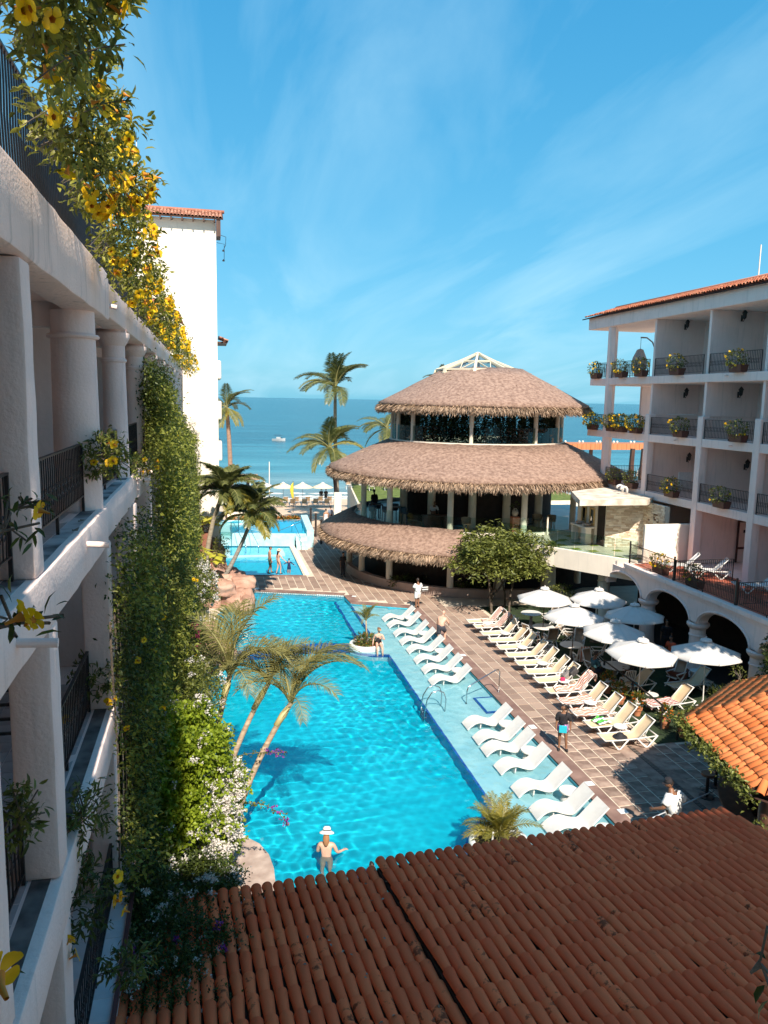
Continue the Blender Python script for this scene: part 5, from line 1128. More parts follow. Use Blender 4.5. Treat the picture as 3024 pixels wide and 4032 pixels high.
V_, F_ = sheet(smoothprof([(0,.36),(.3,.34),(.8,.335),(1.2,.345),(1.32,.39),(1.5,.60),(1.68,.80),(1.80,.93)],18), .56, .012, 4, .015); q = MB(); q.add(V_,F_); SEATM = q.mesh('sling', SLING, True)
def lounger_frame():
    out = []
    for s in (-1,1):
        q = MB(); y = s*.31; q.tube([(-.02,y,.37),(.6,y,.35),(1.3,y,.36),(1.95,y,.40)],.026,7); out.append(('side_rail', q.mesh('side_rail', WPLAST, True)))
        q = MB(); q.tube([(.22,y,.35),(.45,y,.03),(.50,y,.02),(.56,y,.03),(.85,y,.35)],.028,7); out.append(('leg', q.mesh('leg', WPLAST, True)))
        q = MB(); q.tube([(1.18,y,.36),(1.5,y,.03),(1.56,y,.02),(1.62,y,.03),(1.97,y,.42)],.028,7); out.append(('leg', q.mesh('leg', WPLAST, True)))
        q = MB(); q.tube([(1.27,y*.92,.37),(1.52,y*.92,.62),(1.83,y*.92,.96)],.022,7); out.append(('back_frame', q.mesh('back_frame', WPLAST, True)))
        q = MB(); q.tube([(1.45,y*.92,.38),(1.60,y*.92,.70)],.014,5); out.append(('strut', q.mesh('strut', WPLAST, True)))
    for x,z in ((1.83,.96),(-.02,.37),(1.95,.40),(.5,.03),(1.56,.03)): q = MB(); q.tube([(x,-.31,z),(x,.31,z)],.023,6); out.append(('crossbar', q.mesh('crossbar', WPLAST, True)))
    return out
LF = lounger_frame()
def deck_lounger(loc, rz, label, grp='tan sling loungers on the paving', slm=None):
    t = thing('sun_lounger', label, 'sun lounger', loc, rz, grp); inst('sling', slm or SEATM, t)
    for n_,me in LF: inst(n_, me, t)
    return t
DL = [('strewn with a striped towel over its back, farthest in the row',37.15),('under a striped towel, second farthest in the row',36.2),('third farthest in the row, bare',35.0),('fourth farthest in the row, bare',33.9),('fifth farthest in the row, bare',32.8),('sixth farthest in the row, with a round emblem on its back',31.7),('seventh farthest in the row, bare',30.6),('eighth farthest in the row, just beyond the bags',29.5),('with dark bags leaning on its back',28.45),('with a crumpled striped towel over seat and back',27.3),('with a striped towel across its seat, right above the pot with orange flowers',26.15),('wrapped in a striped towel, nearer one of two',25.05),('with a green and blue towel on its seat',24.0),('with a black hat on its seat, nearest in the row',22.9)]
for l,y in DL: deck_lounger((13.1+random.uniform(-.03,.03),y,0), R(random.uniform(-4,4)), 'tan lounger '+l)
SMT = MB(); SMT.lathe([(0,.38),(.24,.38),(.25,.40),(.24,.415),(0,.415)],n=20); SMT2 = SMT.mesh('table_top', WPLAST); q = MB()
for a in (30,150,270): q.bar((.05*math.cos(R(a)),.05*math.sin(R(a)),.38),(.17*math.cos(R(a)),.17*math.sin(R(a)),0),.03)
SML = q.mesh('legs', WPLAST)
def low_table(x,y,label,z=0):
    t = thing('side_table', label, 'side table', (x,y,z), 0, 'low white side tables beside the loungers'); inst('table_top', SMT2, t); inst('legs', SML, t)
for (x,y),l in zip([(14.2,34.75),(14.18,32.53),(14.19,30.29),(14.16,28.1),(14.15,25.79),(14.16,23.56),(16.99,26.1),(13.9,36.6)],['low white table between the third and fourth farthest loungers','low white table between the fifth and sixth farthest loungers','low white table between the seventh and eighth farthest loungers','low white table with a bright pink thing on it','low white table beside the lounger wearing a striped towel','low white table beside the green towel lounger','low white table between the two loungers behind the black rail','low white table between the two farthest striped loungers']): low_table(x,y,l)
def towel(name, label, loc, prof, wd, m, rz=0, cr=.02, cat='towel', seed=0, twist=0):
    V_, F_ = sheet(smoothprof(prof, 26), wd, .014, 14, 0); q = MB(); q.add([Vector(v)+Vector((noise.noise(Vector(v)*3+Vector((seed,0,0)))*cr*1.5, noise.noise(Vector(v)*2.5+Vector((seed,3,0)))*cr*2, abs(noise.noise(Vector(v)*5+Vector((0,seed,0))))*cr*2.4)) for v in V_], F_)
    o = q.build(name, m, smooth=True); o.location = loc; o.rotation_euler = (0,0,rz); return tag(o, label, cat)
BK = [(.75,.375),(1.2,.375),(1.33,.42),(1.5,.63),(1.68,.83),(1.82,.985),(1.9,.99),(1.93,.85),(1.93,.7)]
towel('striped_towel','terracotta and white striped towel over the back of the farthest lounger',(13.1,37.15,.0),BK,.52,STRIPE,seed=1)
towel('striped_towel','terracotta and white striped towel covering back and seat of the second farthest lounger',(13.1,36.2,.0),[(.45,.36)]+BK,.56,STRIPE,seed=2)
towel('striped_towel','crumpled terracotta striped towel on the lounger nearest the pink thing',(13.1,27.3,.0),[(.3,.36),(.5,.39)]+BK,.56,STRIPE,seed=3,cr=.05)
towel('striped_towel','striped towel lying flat across a seat, farther of two flat ones',(13.1,26.15,.0),[(.02,.30),(.05,.385),(.4,.36),(.9,.36),(1.3,.42)],.68,STRIPE,seed=4,cr=.03)
towel('striped_towel','striped towel lying flat across a seat, behind the woman in black',(13.1,25.05,.0),[(-.03,.28),(.0,.385),(.4,.36),(.9,.36),(1.28,.40)],.72,STRIPE,seed=5,cr=.03)
towel('green_towel','green, navy and white towel bundled on a lounger seat',(13.1,24.0,.0),[(.35,.365),(.5,.40),(.7,.42),(.9,.37)],.42,stripemat('green_blue_towel',(0.75,0.75,0.75),(0.08,0.38,0.05),(0.01,0.03,0.12),3.1),R(12),cr=.05)
t = thing('black_hat','black wide-brimmed hat lying on the nearest tan lounger','hat',(13.75,22.85,.352)); q = MB(); q.lathe([(.25,.0),(.24,.02),(.13,.03),(.12,.12),(.07,.15),(0,.14)],n=20); q.build('hat_body', mat('black_straw',(0.015,0.015,0.018),rough=.8), t, smooth=True)
BAGM = mat('dark_bag', (0.02,0.018,0.02), (0.06,0.055,0.055), rough=.7, scale=3)
for i,(dx,dz,l) in enumerate(((1.42,.52,'grey woven bag leaning on a lounger back'),(1.62,.70,'black backpack leaning on a lounger back'))):
    t = thing('bag', l, 'bag', (13.1+dx,28.5-.15*i,dz), 0); q = MB(); q.box(-.22,.16,-.16,.16,-.12,.14); o = q.build('bag_body', BAGM if i else mat('grey_weave',(0.16,0.14,0.13),(0.28,0.25,0.23),rough=.9,scale=40), t); bevel(o,.06,3); o.rotation_euler = (0,R(-45),0); q = MB(); q.tube([(-.1,.0,.12),(-.05,0,.3),(.1,0,.3),(.15,0,.12)],.012,5); q.build('strap', BAGM, t)
t = thing('pink_bag','small bright pink bag on a low white table','bag',(14.1,28.1,.415)); q = MB(); q.box(-.09,.09,-.07,.07,0,.13); bevel(q.build('bag_body', mat('hot_pink',(0.8,0.02,0.10),rough=.5), t),.03,3)
# loungers behind the railing
deck_lounger((15.85,27.35,.01), R(3), 'tan lounger behind the black rail with a cyan hat on it','loungers behind the black rail'); deck_lounger((16.3,25.3,.01), R(4), 'tan lounger with a maroon striped towel behind the black rail','loungers behind the black rail')
deck_lounger((18.3,26.9,.01), R(8), 'tan lounger half hidden behind the orange tiled roof','loungers behind the black rail')
towel('striped_towel','maroon and white striped towel over the seat of the lounger behind the rail',(16.3,25.3,.01),[(-.03,.25),(.02,.39),(.4,.37),(.9,.37),(1.25,.40)],.68,STRIPED,R(4),seed=6,cr=.03)
t = thing('cyan_hat','small cyan sun hat on the lounger behind the black rail','hat',(16.95,27.3,.36)); q = MB(); q.lathe([(.17,.0),(.1,.02),(.09,.09),(0,.10)],n=16); q.build('hat_body', mat('cyan_cloth',(0.02,0.25,0.30),rough=.8), t, smooth=True)
# ================================================================== parasols
PCAN = mat('parasol_cloth', (0.60,0.575,0.545), (0.66,0.635,0.60), rough=.9, scale=2, trans=.12)
def parasol_parts(Rr, h, apex, m):
    a = math.pi/8; P = []
    n_ = 5
    q = MB(); V=[]; 
    for i in range(n_+1):
        s = i/n_; r_ = Rr*s; z = apex-(apex-h)*s; w_ = r_*math.tan(a)
        for j in (-1,-.5,0,.5,1): V.append((r_*math.cos(a), w_*j, z-.018*s*(1-j*j)))
    f = []
    for i in range(n_):
        for j in range(4): b = i*5+j; f.append((b,b+5,b+6,b+1))
    b = n_*5; k = len(V)
    for j in range(5): V.append((V[b+j][0]*1.0, V[b+j][1], V[b+j][2]-.07))
    for j in range(4): f.append((b+j,k+j,k+j+1,b+j+1))
    q.add(V,f); return q.mesh('panel', m, True)
PANEL = parasol_parts(1.36, 2.20, 2.74, PCAN)
q = MB(); q.lathe([(.24,-.05),(.20,.02),(.03,.06),(.03,.12),(0,.12)],n=8,phase=math.pi/8); CAP = q.mesh('vent_cap', PCAN)
q = MB(); q.bar((.05,0,2.70),(1.33,0,2.20),.018,.03); RIB = q.mesh('rib', WPLAST)
q = MB(); q.bar((.04,0,2.15),(.75,0,2.42),.014,.02); STRUT = q.mesh('strut', WPLAST)
def parasol(x,y,label,pm,z=0,grp='white parasols over the tables',s=1.0,rz=None,panel=None,tilt=0):
    t = thing('parasol', label, 'parasol', (x,y,z), R(random.uniform(0,45)) if rz is None else rz, grp); t.scale = (s,s,s); t.rotation_euler[0] = tilt
    for k in range(8): inst('panel', panel or PANEL, t, (0,0,0), (0,0,k*math.pi/4))
    inst('vent_cap', CAP, t, (0,0,2.76))
    for k in range(8): inst('rib', RIB, t, (0,0,-.03), (0,0,(k+.5)*math.pi/4)); 
    for k in range(0,8): inst('strut', STRUT, t, (0,0,-.03), (0,0,(k+.5)*math.pi/4))
    q = MB(); q.lathe([(.024,.05),(.024,2.75)],n=8); q.build('pole', pm, t, smooth=True); q = MB(); q.lathe([(0,0),(.26,0),(.26,.05),(.08,.09),(.05,.3),(0,.3)],n=16); q.build('base', pm, t); return t
DP = mat('dark_pole',(0.05,0.03,0.02),rough=.5); WP = mat('white_pole',(0.7,0.68,0.64),rough=.4)
for (x,y,pm,l,tl) in [(16.0,34.3,DP,'white parasol beside the small tree, farthest left',0),(18.6,33.8,DP,'white parasol beside the arcade column, farthest right',2),(16.0,31.1,DP,'white parasol, left one of the middle pair, half in sun',0),(18.85,30.7,WP,'greyish white parasol, fully shaded, right of the middle pair',-2),(16.55,28.6,WP,'white parasol over the oval table with seated guests',2),(16.3,26.05,WP,'white parasol beside the loungers, in front of the black rail',3),(18.8,25.4,WP,'white parasol nearest the orange tiled roof',-2)]: parasol(x,y,l,pm,tilt=R(tl))
# tables and armchairs under the parasols
q = MB(); q.lathe([(0,.69),(.52,.69),(.55,.705),(.55,.725),(.52,.74),(0,.74)],n=32); RTT = q.mesh('table_top', WPLAST); q = MB(); q.lathe([(.32,0),(.25,.04),(.09,.12),(.07,.6),(.2,.69)],n=16); RTP = q.mesh('pedestal', mat('grey_pedestal',(0.4,0.36,0.32),rough=.6))
def round_table(x,y,label,s=1):
    t = thing('round_table', label, 'table', (x,y,.01), 0, 'round white tables under the parasols'); inst('table_top', RTT, t, sc=(s,s,1)); inst('pedestal', RTP, t)
CS = mat('brown_sling', (0.28,0.19,0.12), (0.34,0.24,0.16), rough=.8)
def arm_meshes(sm):
    out = []; V_, F_ = sheet([(-.24,.46),(0,.43),(.22,.43),(.26,.47)], .44, .012, 3); q = MB(); q.add(V_,F_); out.append(('seat', q.mesh('seat', sm, True)))
    V_, F_ = sheet([(.22,.46),(.34,.80),(.42,1.06)], .44, .012, 3); q = MB(); q.add(V_,F_); out.append(('backrest', q.mesh('backrest', sm, True)))
    for s in (-1,1):
        y = s*.26; q = MB(); q.bar((-.30,y,0),(.30,y,.64),.035,.03); out.append(('leg', q.mesh('leg', WPLAST))); q = MB(); q.bar((.38,y,0),(-.26,y,.62),.035,.03); out.append(('leg', q.mesh('leg', WPLAST)))
        q = MB(); q.bar((-.28,y,.64),(.34,y,.66),.05,.03); out.append(('armrest', q.mesh('armrest', WPLAST))); q = MB(); q.bar((.20,y*.92,.42),(.44,y*.92,1.08),.04,.03); out.append(('back_post', q.mesh('back_post', WPLAST)))
    for x,z in ((.44,1.08),(-.26,.46),(.24,.45)): q = MB(); q.bar((x,-.24,z),(x,.24,z),.04,.03); out.append(('crossbar', q.mesh('crossbar', WPLAST)))
    return out
AM = arm_meshes(CS)
def arm_chair(x,y,rz,label,mm=None):
    t = thing('armchair', label, 'chair', (x,y,.01), R(rz), 'folding armchairs around the tables')
    for n_,me in (mm or AM): inst(n_, me, t)
    return t
round_table(16.5,36.9,'round white table half hidden behind the first parasol pole, farthest'); round_table(16.1,34.45,'round white table under the parasol beside the small tree'); round_table(16.2,31.55,'round white table with a dark centre under the half-sunlit parasol'); round_table(16.75,28.6,'oval white table where the seated guests are',1.1); round_table(18.7,30.9,'round white table under the shaded grey parasol')
for (x,y,rz,l) in [(15.3,36.6,180,'brown-backed folding chair next to the tree trunks'),(15.2,34.9,170,'brown-backed folding chair behind another at the second table'),(15.25,34.0,200,'brown-backed folding chair nearest the loungers at the second table'),(16.0,33.4,265,'folding chair with its back to the camera at the second table'),(17.1,34.9,20,'folding chair on the far right side of the second table'),(17.2,33.9,330,'folding chair between the second and third tables'),
  (15.3,32.2,160,'folding chair hung with a striped towel, left of the third table'),(16.1,30.5,265,'folding chair draped with a striped towel, back to the camera'),(17.2,31.0,335,'white folding chair standing alone right of the third table'),(17.0,32.5,50,'folding chair beyond the third table'),(16.2,29.5,110,'folding chair on the far side of the oval table'),(17.7,29.3,30,'folding chair at the right end of the oval table'),(19.5,31.6,40,'folding chair under the shaded grey parasol'),(17.9,30.2,200,'folding chair left of the shaded table'),(19.0,27.6,20,'folding chair in the shade near the arcade'),(17.4,36.7,10,'pinkish backed chair at the farthest table')]: arm_chair(x,y,rz,l)
towel('striped_towel','striped towel hanging over the folding chair whose back faces the camera',(16.1,30.5,.01),[(.05,.47),(.22,.50),(.35,.82),(.44,1.11),(.49,1.10),(.47,.8),(.46,.42)],.46,STRIPE,R(265),seed=8)
towel('striped_towel','striped towel hanging over the chair left of the third table',(15.3,32.2,.01),[(.05,.47),(.22,.50),(.35,.82),(.44,1.11),(.49,1.10),(.47,.8),(.46,.45)],.46,STRIPE,R(160),seed=9)
t = thing('plastic_chair','white slatted plastic chair in front of the oval table','chair',(16.85,27.75,.01),R(-90)); q = MB(); q.box(-.22,.22,-.22,.22,.42,.45); q.build('seat', WPLAST, t)
for a in (-.2,.2):
    for c in (-.2,.2): q = MB(); q.bar((a,c,.42),(a*1.15,c*1.15,0),.04); q.build('leg', WPLAST, t)
for k in range(6): a = (k-2.5)*.08; q = MB(); q.bar((.21,a,.45),(.30-abs(a)*.2,a*1.05,.86),.015,.035); q.build('slat', WPLAST, t)
q = MB(); q.tube([(.2,-.24,.45),(.2,-.26,.65),(.28,-.22,.86),(.31,0,.90),(.28,.22,.86),(.2,.26,.65),(.2,.24,.45)],.02,6); q.build('back_frame', WPLAST, t, smooth=True)
# black rail with posts
t = thing('black_railing','black iron rail on posts between the loungers and the tables','railing'); rl = [(16.27,28.66),(16.15,26.17),(15.97,23.83),(16.05,22.95)]
for p in rl+[(18.2,28.7),(20.1,28.7)]: q = MB(); q.box(p[0]-.03,p[0]+.03,p[1]-.03,p[1]+.03,.01,.98); q.build('post', IRON, t)
for a,b in zip(rl[:-2],rl[1:-1]): q = MB(); q.bar((*a,.95),(*b,.95),.05,.04); q.build('rail', IRON, t)
q = MB(); q.bar((16.27,28.66,.95),(20.1,28.7,.95),.05,.04); q.build('rail', IRON, t)
# clay pots
CPOT = mat('clay_pot', (0.42,0.15,0.07), (0.52,0.21,0.10), rough=.8, scale=5, rand=.1)
def pot(x,y,z,label,s=1,orange=True,m=None):
    t = thing('flower_pot', label, 'flower pot', (x,y,z), random.random()*6, 'clay pots with orange flowers by the black rail'); t.scale = (s,s,s); q = MB(); q.lathe([(0,0),(.11,0),(.15,.20),(.17,.20),(.175,.27),(.15,.27),(.14,.24),(0,.24)],n=18); auto_smooth(q.build('pot', m or CPOT, t))
    p,u = blobpts(170,(0,0,.50),(.19,.19,.24),hollow=.3); leafobj('leaves', [(*leafs(p,u+np.array([0,0,.5]),.15,.05),0)], G_VINE, t)
    if orange: p,u = blobpts(26,(0,0,.56),(.19,.19,.24),hollow=.9); leafobj('flowers', [(*petals(p,u,.05,4),0)], OPETAL, t, kind='stuff')
for (x,y,l) in [(15.82,27.47,'clay pot with a green bush, farthest along the black rail'),(15.75,26.34,'clay pot with orange flowers beside the white parasol pole base'),(15.8,25.19,'clay pot with the fullest orange flowers, in the middle of the rail'),(16.2,23.94,'clay pot with orange flowers in the shade, near the dark bin'),(16.4,23.1,'clay pot at the near end, half dark')]: pot(x,y,.01,l,1.15)
t = thing('large_clay_pot','big dark clay pot in the shade in front of an arcade column','flower pot',(19.3,27.9,.01)); q = MB(); q.lathe([(0,0),(.3,0),(.45,.45),(.42,.6),(.46,.66),(.38,.66),(.36,.5),(0,.5)],n=24); q.build('pot', mat('dark_clay',(0.16,0.05,0.03),rough=.7), t, smooth=True)
t = thing('white_bucket','white plastic bucket beside the big dark pot','bucket',(20.0,27.6,.01)); q = MB(); q.lathe([(0,0),(.2,0),(.26,.6),(.28,.6),(.28,.66),(0,.66)],n=20); auto_smooth(q.build('bucket_body', WPLAST, t))
t = thing('litter_bin','dark square litter bin with a grey side panel beside the tiled bar','bin',(16.75,22.1,0)); q = MB(); q.box(-.33,.33,-.33,.33,0,.95); bevel(q.build('bin_body', DARKIN, t),.03); q = MB(); q.box(-.345,-.332,-.25,.25,.15,.85); q.build('panel', mat('speckled_panel',(0.05,0.05,0.045),(0.12,0.11,0.10),rough=.8,scale=60), t); q = MB(); q.box(-.36,.36,-.36,.36,.951,1.0); q.build('lid', DARKIN, t)
for i,(x,y,l) in enumerate(((14.6,19.2,'wooden topped bar stool standing in the open beside the tiled bar'),(15.3,19.75,'wooden topped bar stool half under the tiled roof'))):
    t = thing('bar_stool', l, 'stool', (x,y,0)); q = MB(); q.lathe([(0,.70),(.2,.70),(.21,.73),(.2,.77),(0,.77)],n=20); q.build('seat', mat('brown_wood',(0.14,0.06,0.03),(0.22,0.10,0.05),rough=.6,scale=6), t); q = MB(); q.lathe([(.05,0),(.05,.7)],n=10); q.build('post', IRON, t); q = MB(); q.lathe([(.22,0),(.22,.02),(0,.03)],n=20); q.build('base', IRON, t); q = MB(); q.tube([(.2*math.cos(a*.6283),.2*math.sin(a*.6283),.25) for a in range(11)],.012,5); q.bar((-.2,0,.25),(.2,0,.25),.015); q.build('footrest', IRON, t)
t = thing('wet_floor_box','pale skimmer lid set in the coping','lid',(11.4,24.9,.012)); q = MB(); q.box(-.12,.12,-.16,.16,0,.006); q.build('lid_plate', WTILE, t)
for i,(x,y) in enumerate(((2.7,47.15),(8.35,44.45),(11.42,33.0),(11.45,20.6),(11.62,18.9))): t = thing('skimmer_lid','small pale skimmer lid set in the pool coping, '+('by the rocks','at the far corner','beside the middle loungers','near the dark wet paving','nearest the roof')[i],'lid',(x,y,.0125),R(-20 if i<2 else 0)); q = MB(); q.box(-.13,.13,-.13,.13,0,.006); q.build('lid_plate', WTILE, t)
# loungers and table on the upper terrace
WHS = mat('white_sling', (0.62,0.59,0.57), rough=.8); V_, F_ = sheet(smoothprof([(0,.36),(.3,.34),(.8,.335),(1.2,.345),(1.32,.39),(1.5,.60),(1.68,.80),(1.80,.93)],18), .56, .012, 4, .015); q = MB(); q.add(V_,F_); SM2 = q.mesh('sling', WHS, True)
deck_lounger((21.3,33.0,3.77), R(-28), 'white lounger on the red terrace, nearest the sunlit screen wall','white loungers on the red terrace',SM2); deck_lounger((21.9,31.7,3.77), R(-28), 'white lounger on the red terrace, nearest the pillar','white loungers on the red terrace',SM2); deck_lounger((22.2,28.6,3.77), R(-20), 'white lounger cut by the right edge of the picture','white loungers on the red terrace',SM2)
# ================================================================== artificial rocks
ROCK = mat('pink_rock', (0.25,0.135,0.095), (0.44,0.29,0.22), rough=.85, scale=1.1, detail=8, bump=.03, bscale=5, ramp3=(.5,(0.38,0.215,0.155)))
def rock(parent, c, r, seed, name='boulder', m=ROCK, sq=.75):
    bm = bmesh.new(); bmesh.ops.create_icosphere(bm, subdivisions=4, radius=1)
    for v in bm.verts:
        n_ = v.co.copy(); d = noise.noise(n_*1.1+Vector((seed*3.1,0,0)))*.42+noise.noise(n_*2.6+Vector((0,seed,0)))*.16+noise.noise(n_*6+Vector((0,seed,4)))*.04
        k = 1+d; v.co = Vector((math.copysign(abs(n_.x)**sq,n_.x)*k*r[0], math.copysign(abs(n_.y)**sq,n_.y)*k*r[1], math.copysign(abs(n_.z)**sq,n_.z)*k*r[2]))
    for f in bm.faces: f.smooth = True
    me = bpy.data.meshes.new(name); bm.to_mesh(me); bm.free(); me.materials.append(m); return inst(name, me, parent, c)
RK = thing('rock_waterfall','sculpted pink artificial rocks at the far left corner of the pool','rocks')
for i,(c,r_) in enumerate([((1.35,46.2,.55),(1.0,.8,.75)),((.4,45.4,.7),(1.0,1.1,1.0)),((1.75,44.8,1.05),(.75,.7,.42)),((1.3,43.7,.1),(.85,.7,.75)),((.3,43.6,1.0),(.9,.6,.45)),((1.9,43.2,.0),(.5,.55,.8)),((-.4,44.2,.2),(.9,1.1,1.0)),((.3,46.9,1.5),(.55,.5,.7)),((.15,47.0,2.35),(.42,.4,.28)),((-.3,48.6,1.2),(.9,1.2,1.6)),((1.0,47.9,.5),(.9,.8,.7)),((.9,44.7,1.25),(.6,.5,.3))]): rock(RK,c,r_,i+1)
RK = thing('pool_rocks','low pink rocks on the left pool edge behind the leaning palms','rocks')
for i,(c,r_) in enumerate([((.0,34.3,.1),(.75,.9,.5)),((.45,35.3,-.1),(.6,.6,.5)),((-.4,33.2,.35),(.7,.8,.6)),((-.3,35.9,.6),(.6,.7,.7))]): rock(RK,c,r_,i+31)
# ================================================================== beach
LAWN = mat('lawn', (0.07,0.10,0.012), (0.13,0.17,0.03), rough=1, scale=2, bump=.03, bscale=20)
t = thing('lawn_terrace','grassy terrace with white edging between the restaurant and the sea','terrace'); q = MB(); q.prism([(12.2,64),(34,64),(34,82),(14.5,82)],-.01,3.0); q.build('retaining_wall', CREAMCOL, t); q = MB(); q.prism([(12.4,64.2),(34,64.2),(34,81.8),(14.6,81.8)],3.0,3.02); q.build('grass', LAWN, t)
mb = MB(); mb.box(11.0,11.65,69.0,69.3,-.1,3.3); tag(mb.build('white_wall', WALLW),'short white wall beside the dark palm trunk behind the restaurant','wall')
for i,(x,y,z) in enumerate(((13.7,76,3.02),(15.2,77.5,3.02))): parasol(x,y,'cream parasol on the grassy terrace, '+('left and lower','right and higher')[i]+' of two behind the thatch',WP,z,'cream parasols towards the sea',1.15+.1*i)
for i,(x,y) in enumerate(((15.2,72.5),(16.8,72.8),(13.2,74.0))):
    t = thing('lawn_chair','white chair on the grassy terrace, '+('left one','right one','farthest left one')[i],'chair',(x,y,3.02),R(90)); 
    for n_,me in AM: inst(n_, me, t)
PB2 = mat('cream_cloth',(0.66,0.56,0.40),(0.74,0.64,0.48),rough=.9,trans=.15); PAN2 = parasol_parts(1.42,2.15,2.78,PB2)
for i,(x,y) in enumerate(((6.4,96.5),(8.75,95.2),(11.15,95.0),(13.65,94.8))): parasol(x,y,['white parasol at the left end of the beach row','cream beach parasol left of the pair with dark poles','cream beach parasol in the middle above the beach loungers','cream beach parasol with two dark figures below'][i],DP,-1.15,'parasols on the beach',.92,0,None if i==0 else PAN2)
for r_,(yy,xs_) in enumerate(((89.5,(7.9,9.35,10.75,12.1,13.4)),(93.3,(8.9,10.2,11.6,13.2,14.3)))):
    for i,x in enumerate(xs_):
        t = thing('beach_lounger', '%s tan beach lounger from the left in the %s row' % (ordinal(i),('front','back')[r_]), 'sun lounger', (x,yy+random.uniform(-.15,.15),-.86 if r_ == 0 else -1.1), R(90+180), 'loungers in two rows on the sand')
        t.location.y += 1.8; inst('sling', SEATM, t)
        for n_,me in LF: inst(n_, me, t)
mb = MB(); mb.lathe([(.07,0),(.05,5.0)],(7.3,98.5,-1.3),8); tag(mb.build('white_pole', WALLW, smooth=True),'tall white pole standing on the beach','pole')
mb = MB(); mb.lathe([(.05,0),(.04,3.2)],(4.9,99,-1.3),8); tag(mb.build('white_pole', WALLW, smooth=True),'short white pole beside the palm crowns','pole')
t = thing('beach_flag','furled yellow flag on a thin pole in front of the loungers','flag',(8.6,82,-.4)); q = MB(); q.lathe([(.03,0),(.025,3.4)],n=6); q.build('pole', DP, t); q = MB(); q.tube([(.02,0,3.3),(-.10,0,2.9),(-.15,.02,2.4),(-.05,0,1.7),(.02,0,1.35)],[.03,.15,.2,.13,.03],8); q.build('flag_cloth', mat('flag_yellow',(0.75,0.55,0.05),rough=.8), t, smooth=True)
# boat
t = thing('motor_boat','white motor boat with a dark canopy anchored on the sea','boat',(21,243,-1.62),R(-28)); t.scale = (.8,.8,.8); BW = mat('boat_white',(0.42,0.43,0.43),rough=.3)
q = MB(); sec = [(-2.6,.85,.75),(-1.2,.95,.78),(.4,.92,.85),(1.7,.6,1.0),(2.7,.05,1.2)]; V_ = []
for x,hw,hh in sec: V_ += [(x,-hw,hh),(x,-hw*.75,0.0),(x*.97,0,-.2),(x,hw*.75,0.0),(x,hw,hh)]
f = [(i*5+j,(i+1)*5+j,(i+1)*5+j+1,i*5+j+1) for i in range(4) for j in range(4)]+[(0,1,2,3,4),(0,4,9,5),(5,9,14,10),(10,14,19,15),(15,19,24,20)]; q.add(V_,f); q.build('hull', BW, t)
q = MB(); q.box(-.9,.9,-.6,.6,.8,1.5); bevel(q.build('cabin', BW, t),.1); q = MB(); q.box(-.91,.91,-.5,.5,1.1,1.42); q.build('window', DG, t); q = MB(); q.box(-1.8,1.3,-.85,.85,2.2,2.3); bevel(q.build('canopy', mat('canopy_navy',(0.02,0.03,0.06),rough=.8), t),.04)
for x in (-1.7,1.2):
    for y in (-.8,.8): q = MB(); q.bar((x,y,.8),(x,y,2.2),.05); q.build('canopy_post', STEEL, t)
q = MB(); q.tube([(0,0,2.3),(0,0,4.0)],.03,5); q.build('mast', STEEL, t)
# beach bar hut on the left, wooden
t = thing('beach_hut','wooden beach hut with a flat brown canopy behind the leaning palms','hut',(2.4,78,0)); 
for x in (-.9,1.3):
    for y in (0,3): q = MB(); q.bar((x,y,-.5),(x,y,3.6),.16); q.build('post', WOODD, t)
q = MB(); q.box(-1.6,2.4,-.6,3.6,3.6,3.8); q.build('canopy', mat('weathered_wood',(0.28,0.19,0.12),(0.38,0.27,0.18),rough=.9,scale=2), t); q = MB(); q.box(-.9,1.3,-.05,.05,-.5,1.1); q.build('counter', WALLW, t)
for z in (1.6,2.4): q = MB(); q.bar((-.9,0,z),(1.3,0,z+.5),.1); q.build('brace', WOODD, t)
# wooden pier edge with lamps beyond the restaurant
t = thing('wooden_deck','reddish timber deck with a row of small white lamps over the sea','deck'); REDW = mat('red_timber',(0.40,0.14,0.05),(0.52,0.20,0.08),rough=.7,scale=2,stretch=(6,1,.2))
q = MB(); q.box(29,60,75,79,7.2,7.5); q.build('platform', REDW, t)
for i in range(58): q = MB(); q.box(29+i*.52,29+i*.52+.49,74.93,74.99,6.92,7.55); q.build('plank', REDW, t)
for i in range(16): q = MB(); q.lathe([(.02,0),(.02,.12),(.1,.14),(.12,.28),(0,.34)],(30.5+i*1.0+(.6 if i%2 else 0),75.05,7.55),8); q.build('lamp', WALLW, t)
for i in range(6): q = MB(); q.bar((30+i*5,76,-2),(30+i*5,76,6.9),.3); q.build('post', WOODD, t)
t = thing('shade_structure','dark timber frame with a grey awning behind the second-floor corner','shade structure'); q = MB(); q.bar((35.3,60,2),(35.5,60,8),.3); q.build('post', WOODD, t); q = MB(); q.bar((36.3,60,2),(36.5,60,8),.25); q.build('post', WOODD, t); q = MB(); q.add([(36.0,60.2,5.6),(38.5,60.2,5.4),(38.5,61,7.9),(37.2,60.6,7.7)],[(0,1,2,3),(3,2,1,0)]); q.build('awning', mat('grey_awning',(0.4,0.38,0.36),rough=.9), t)
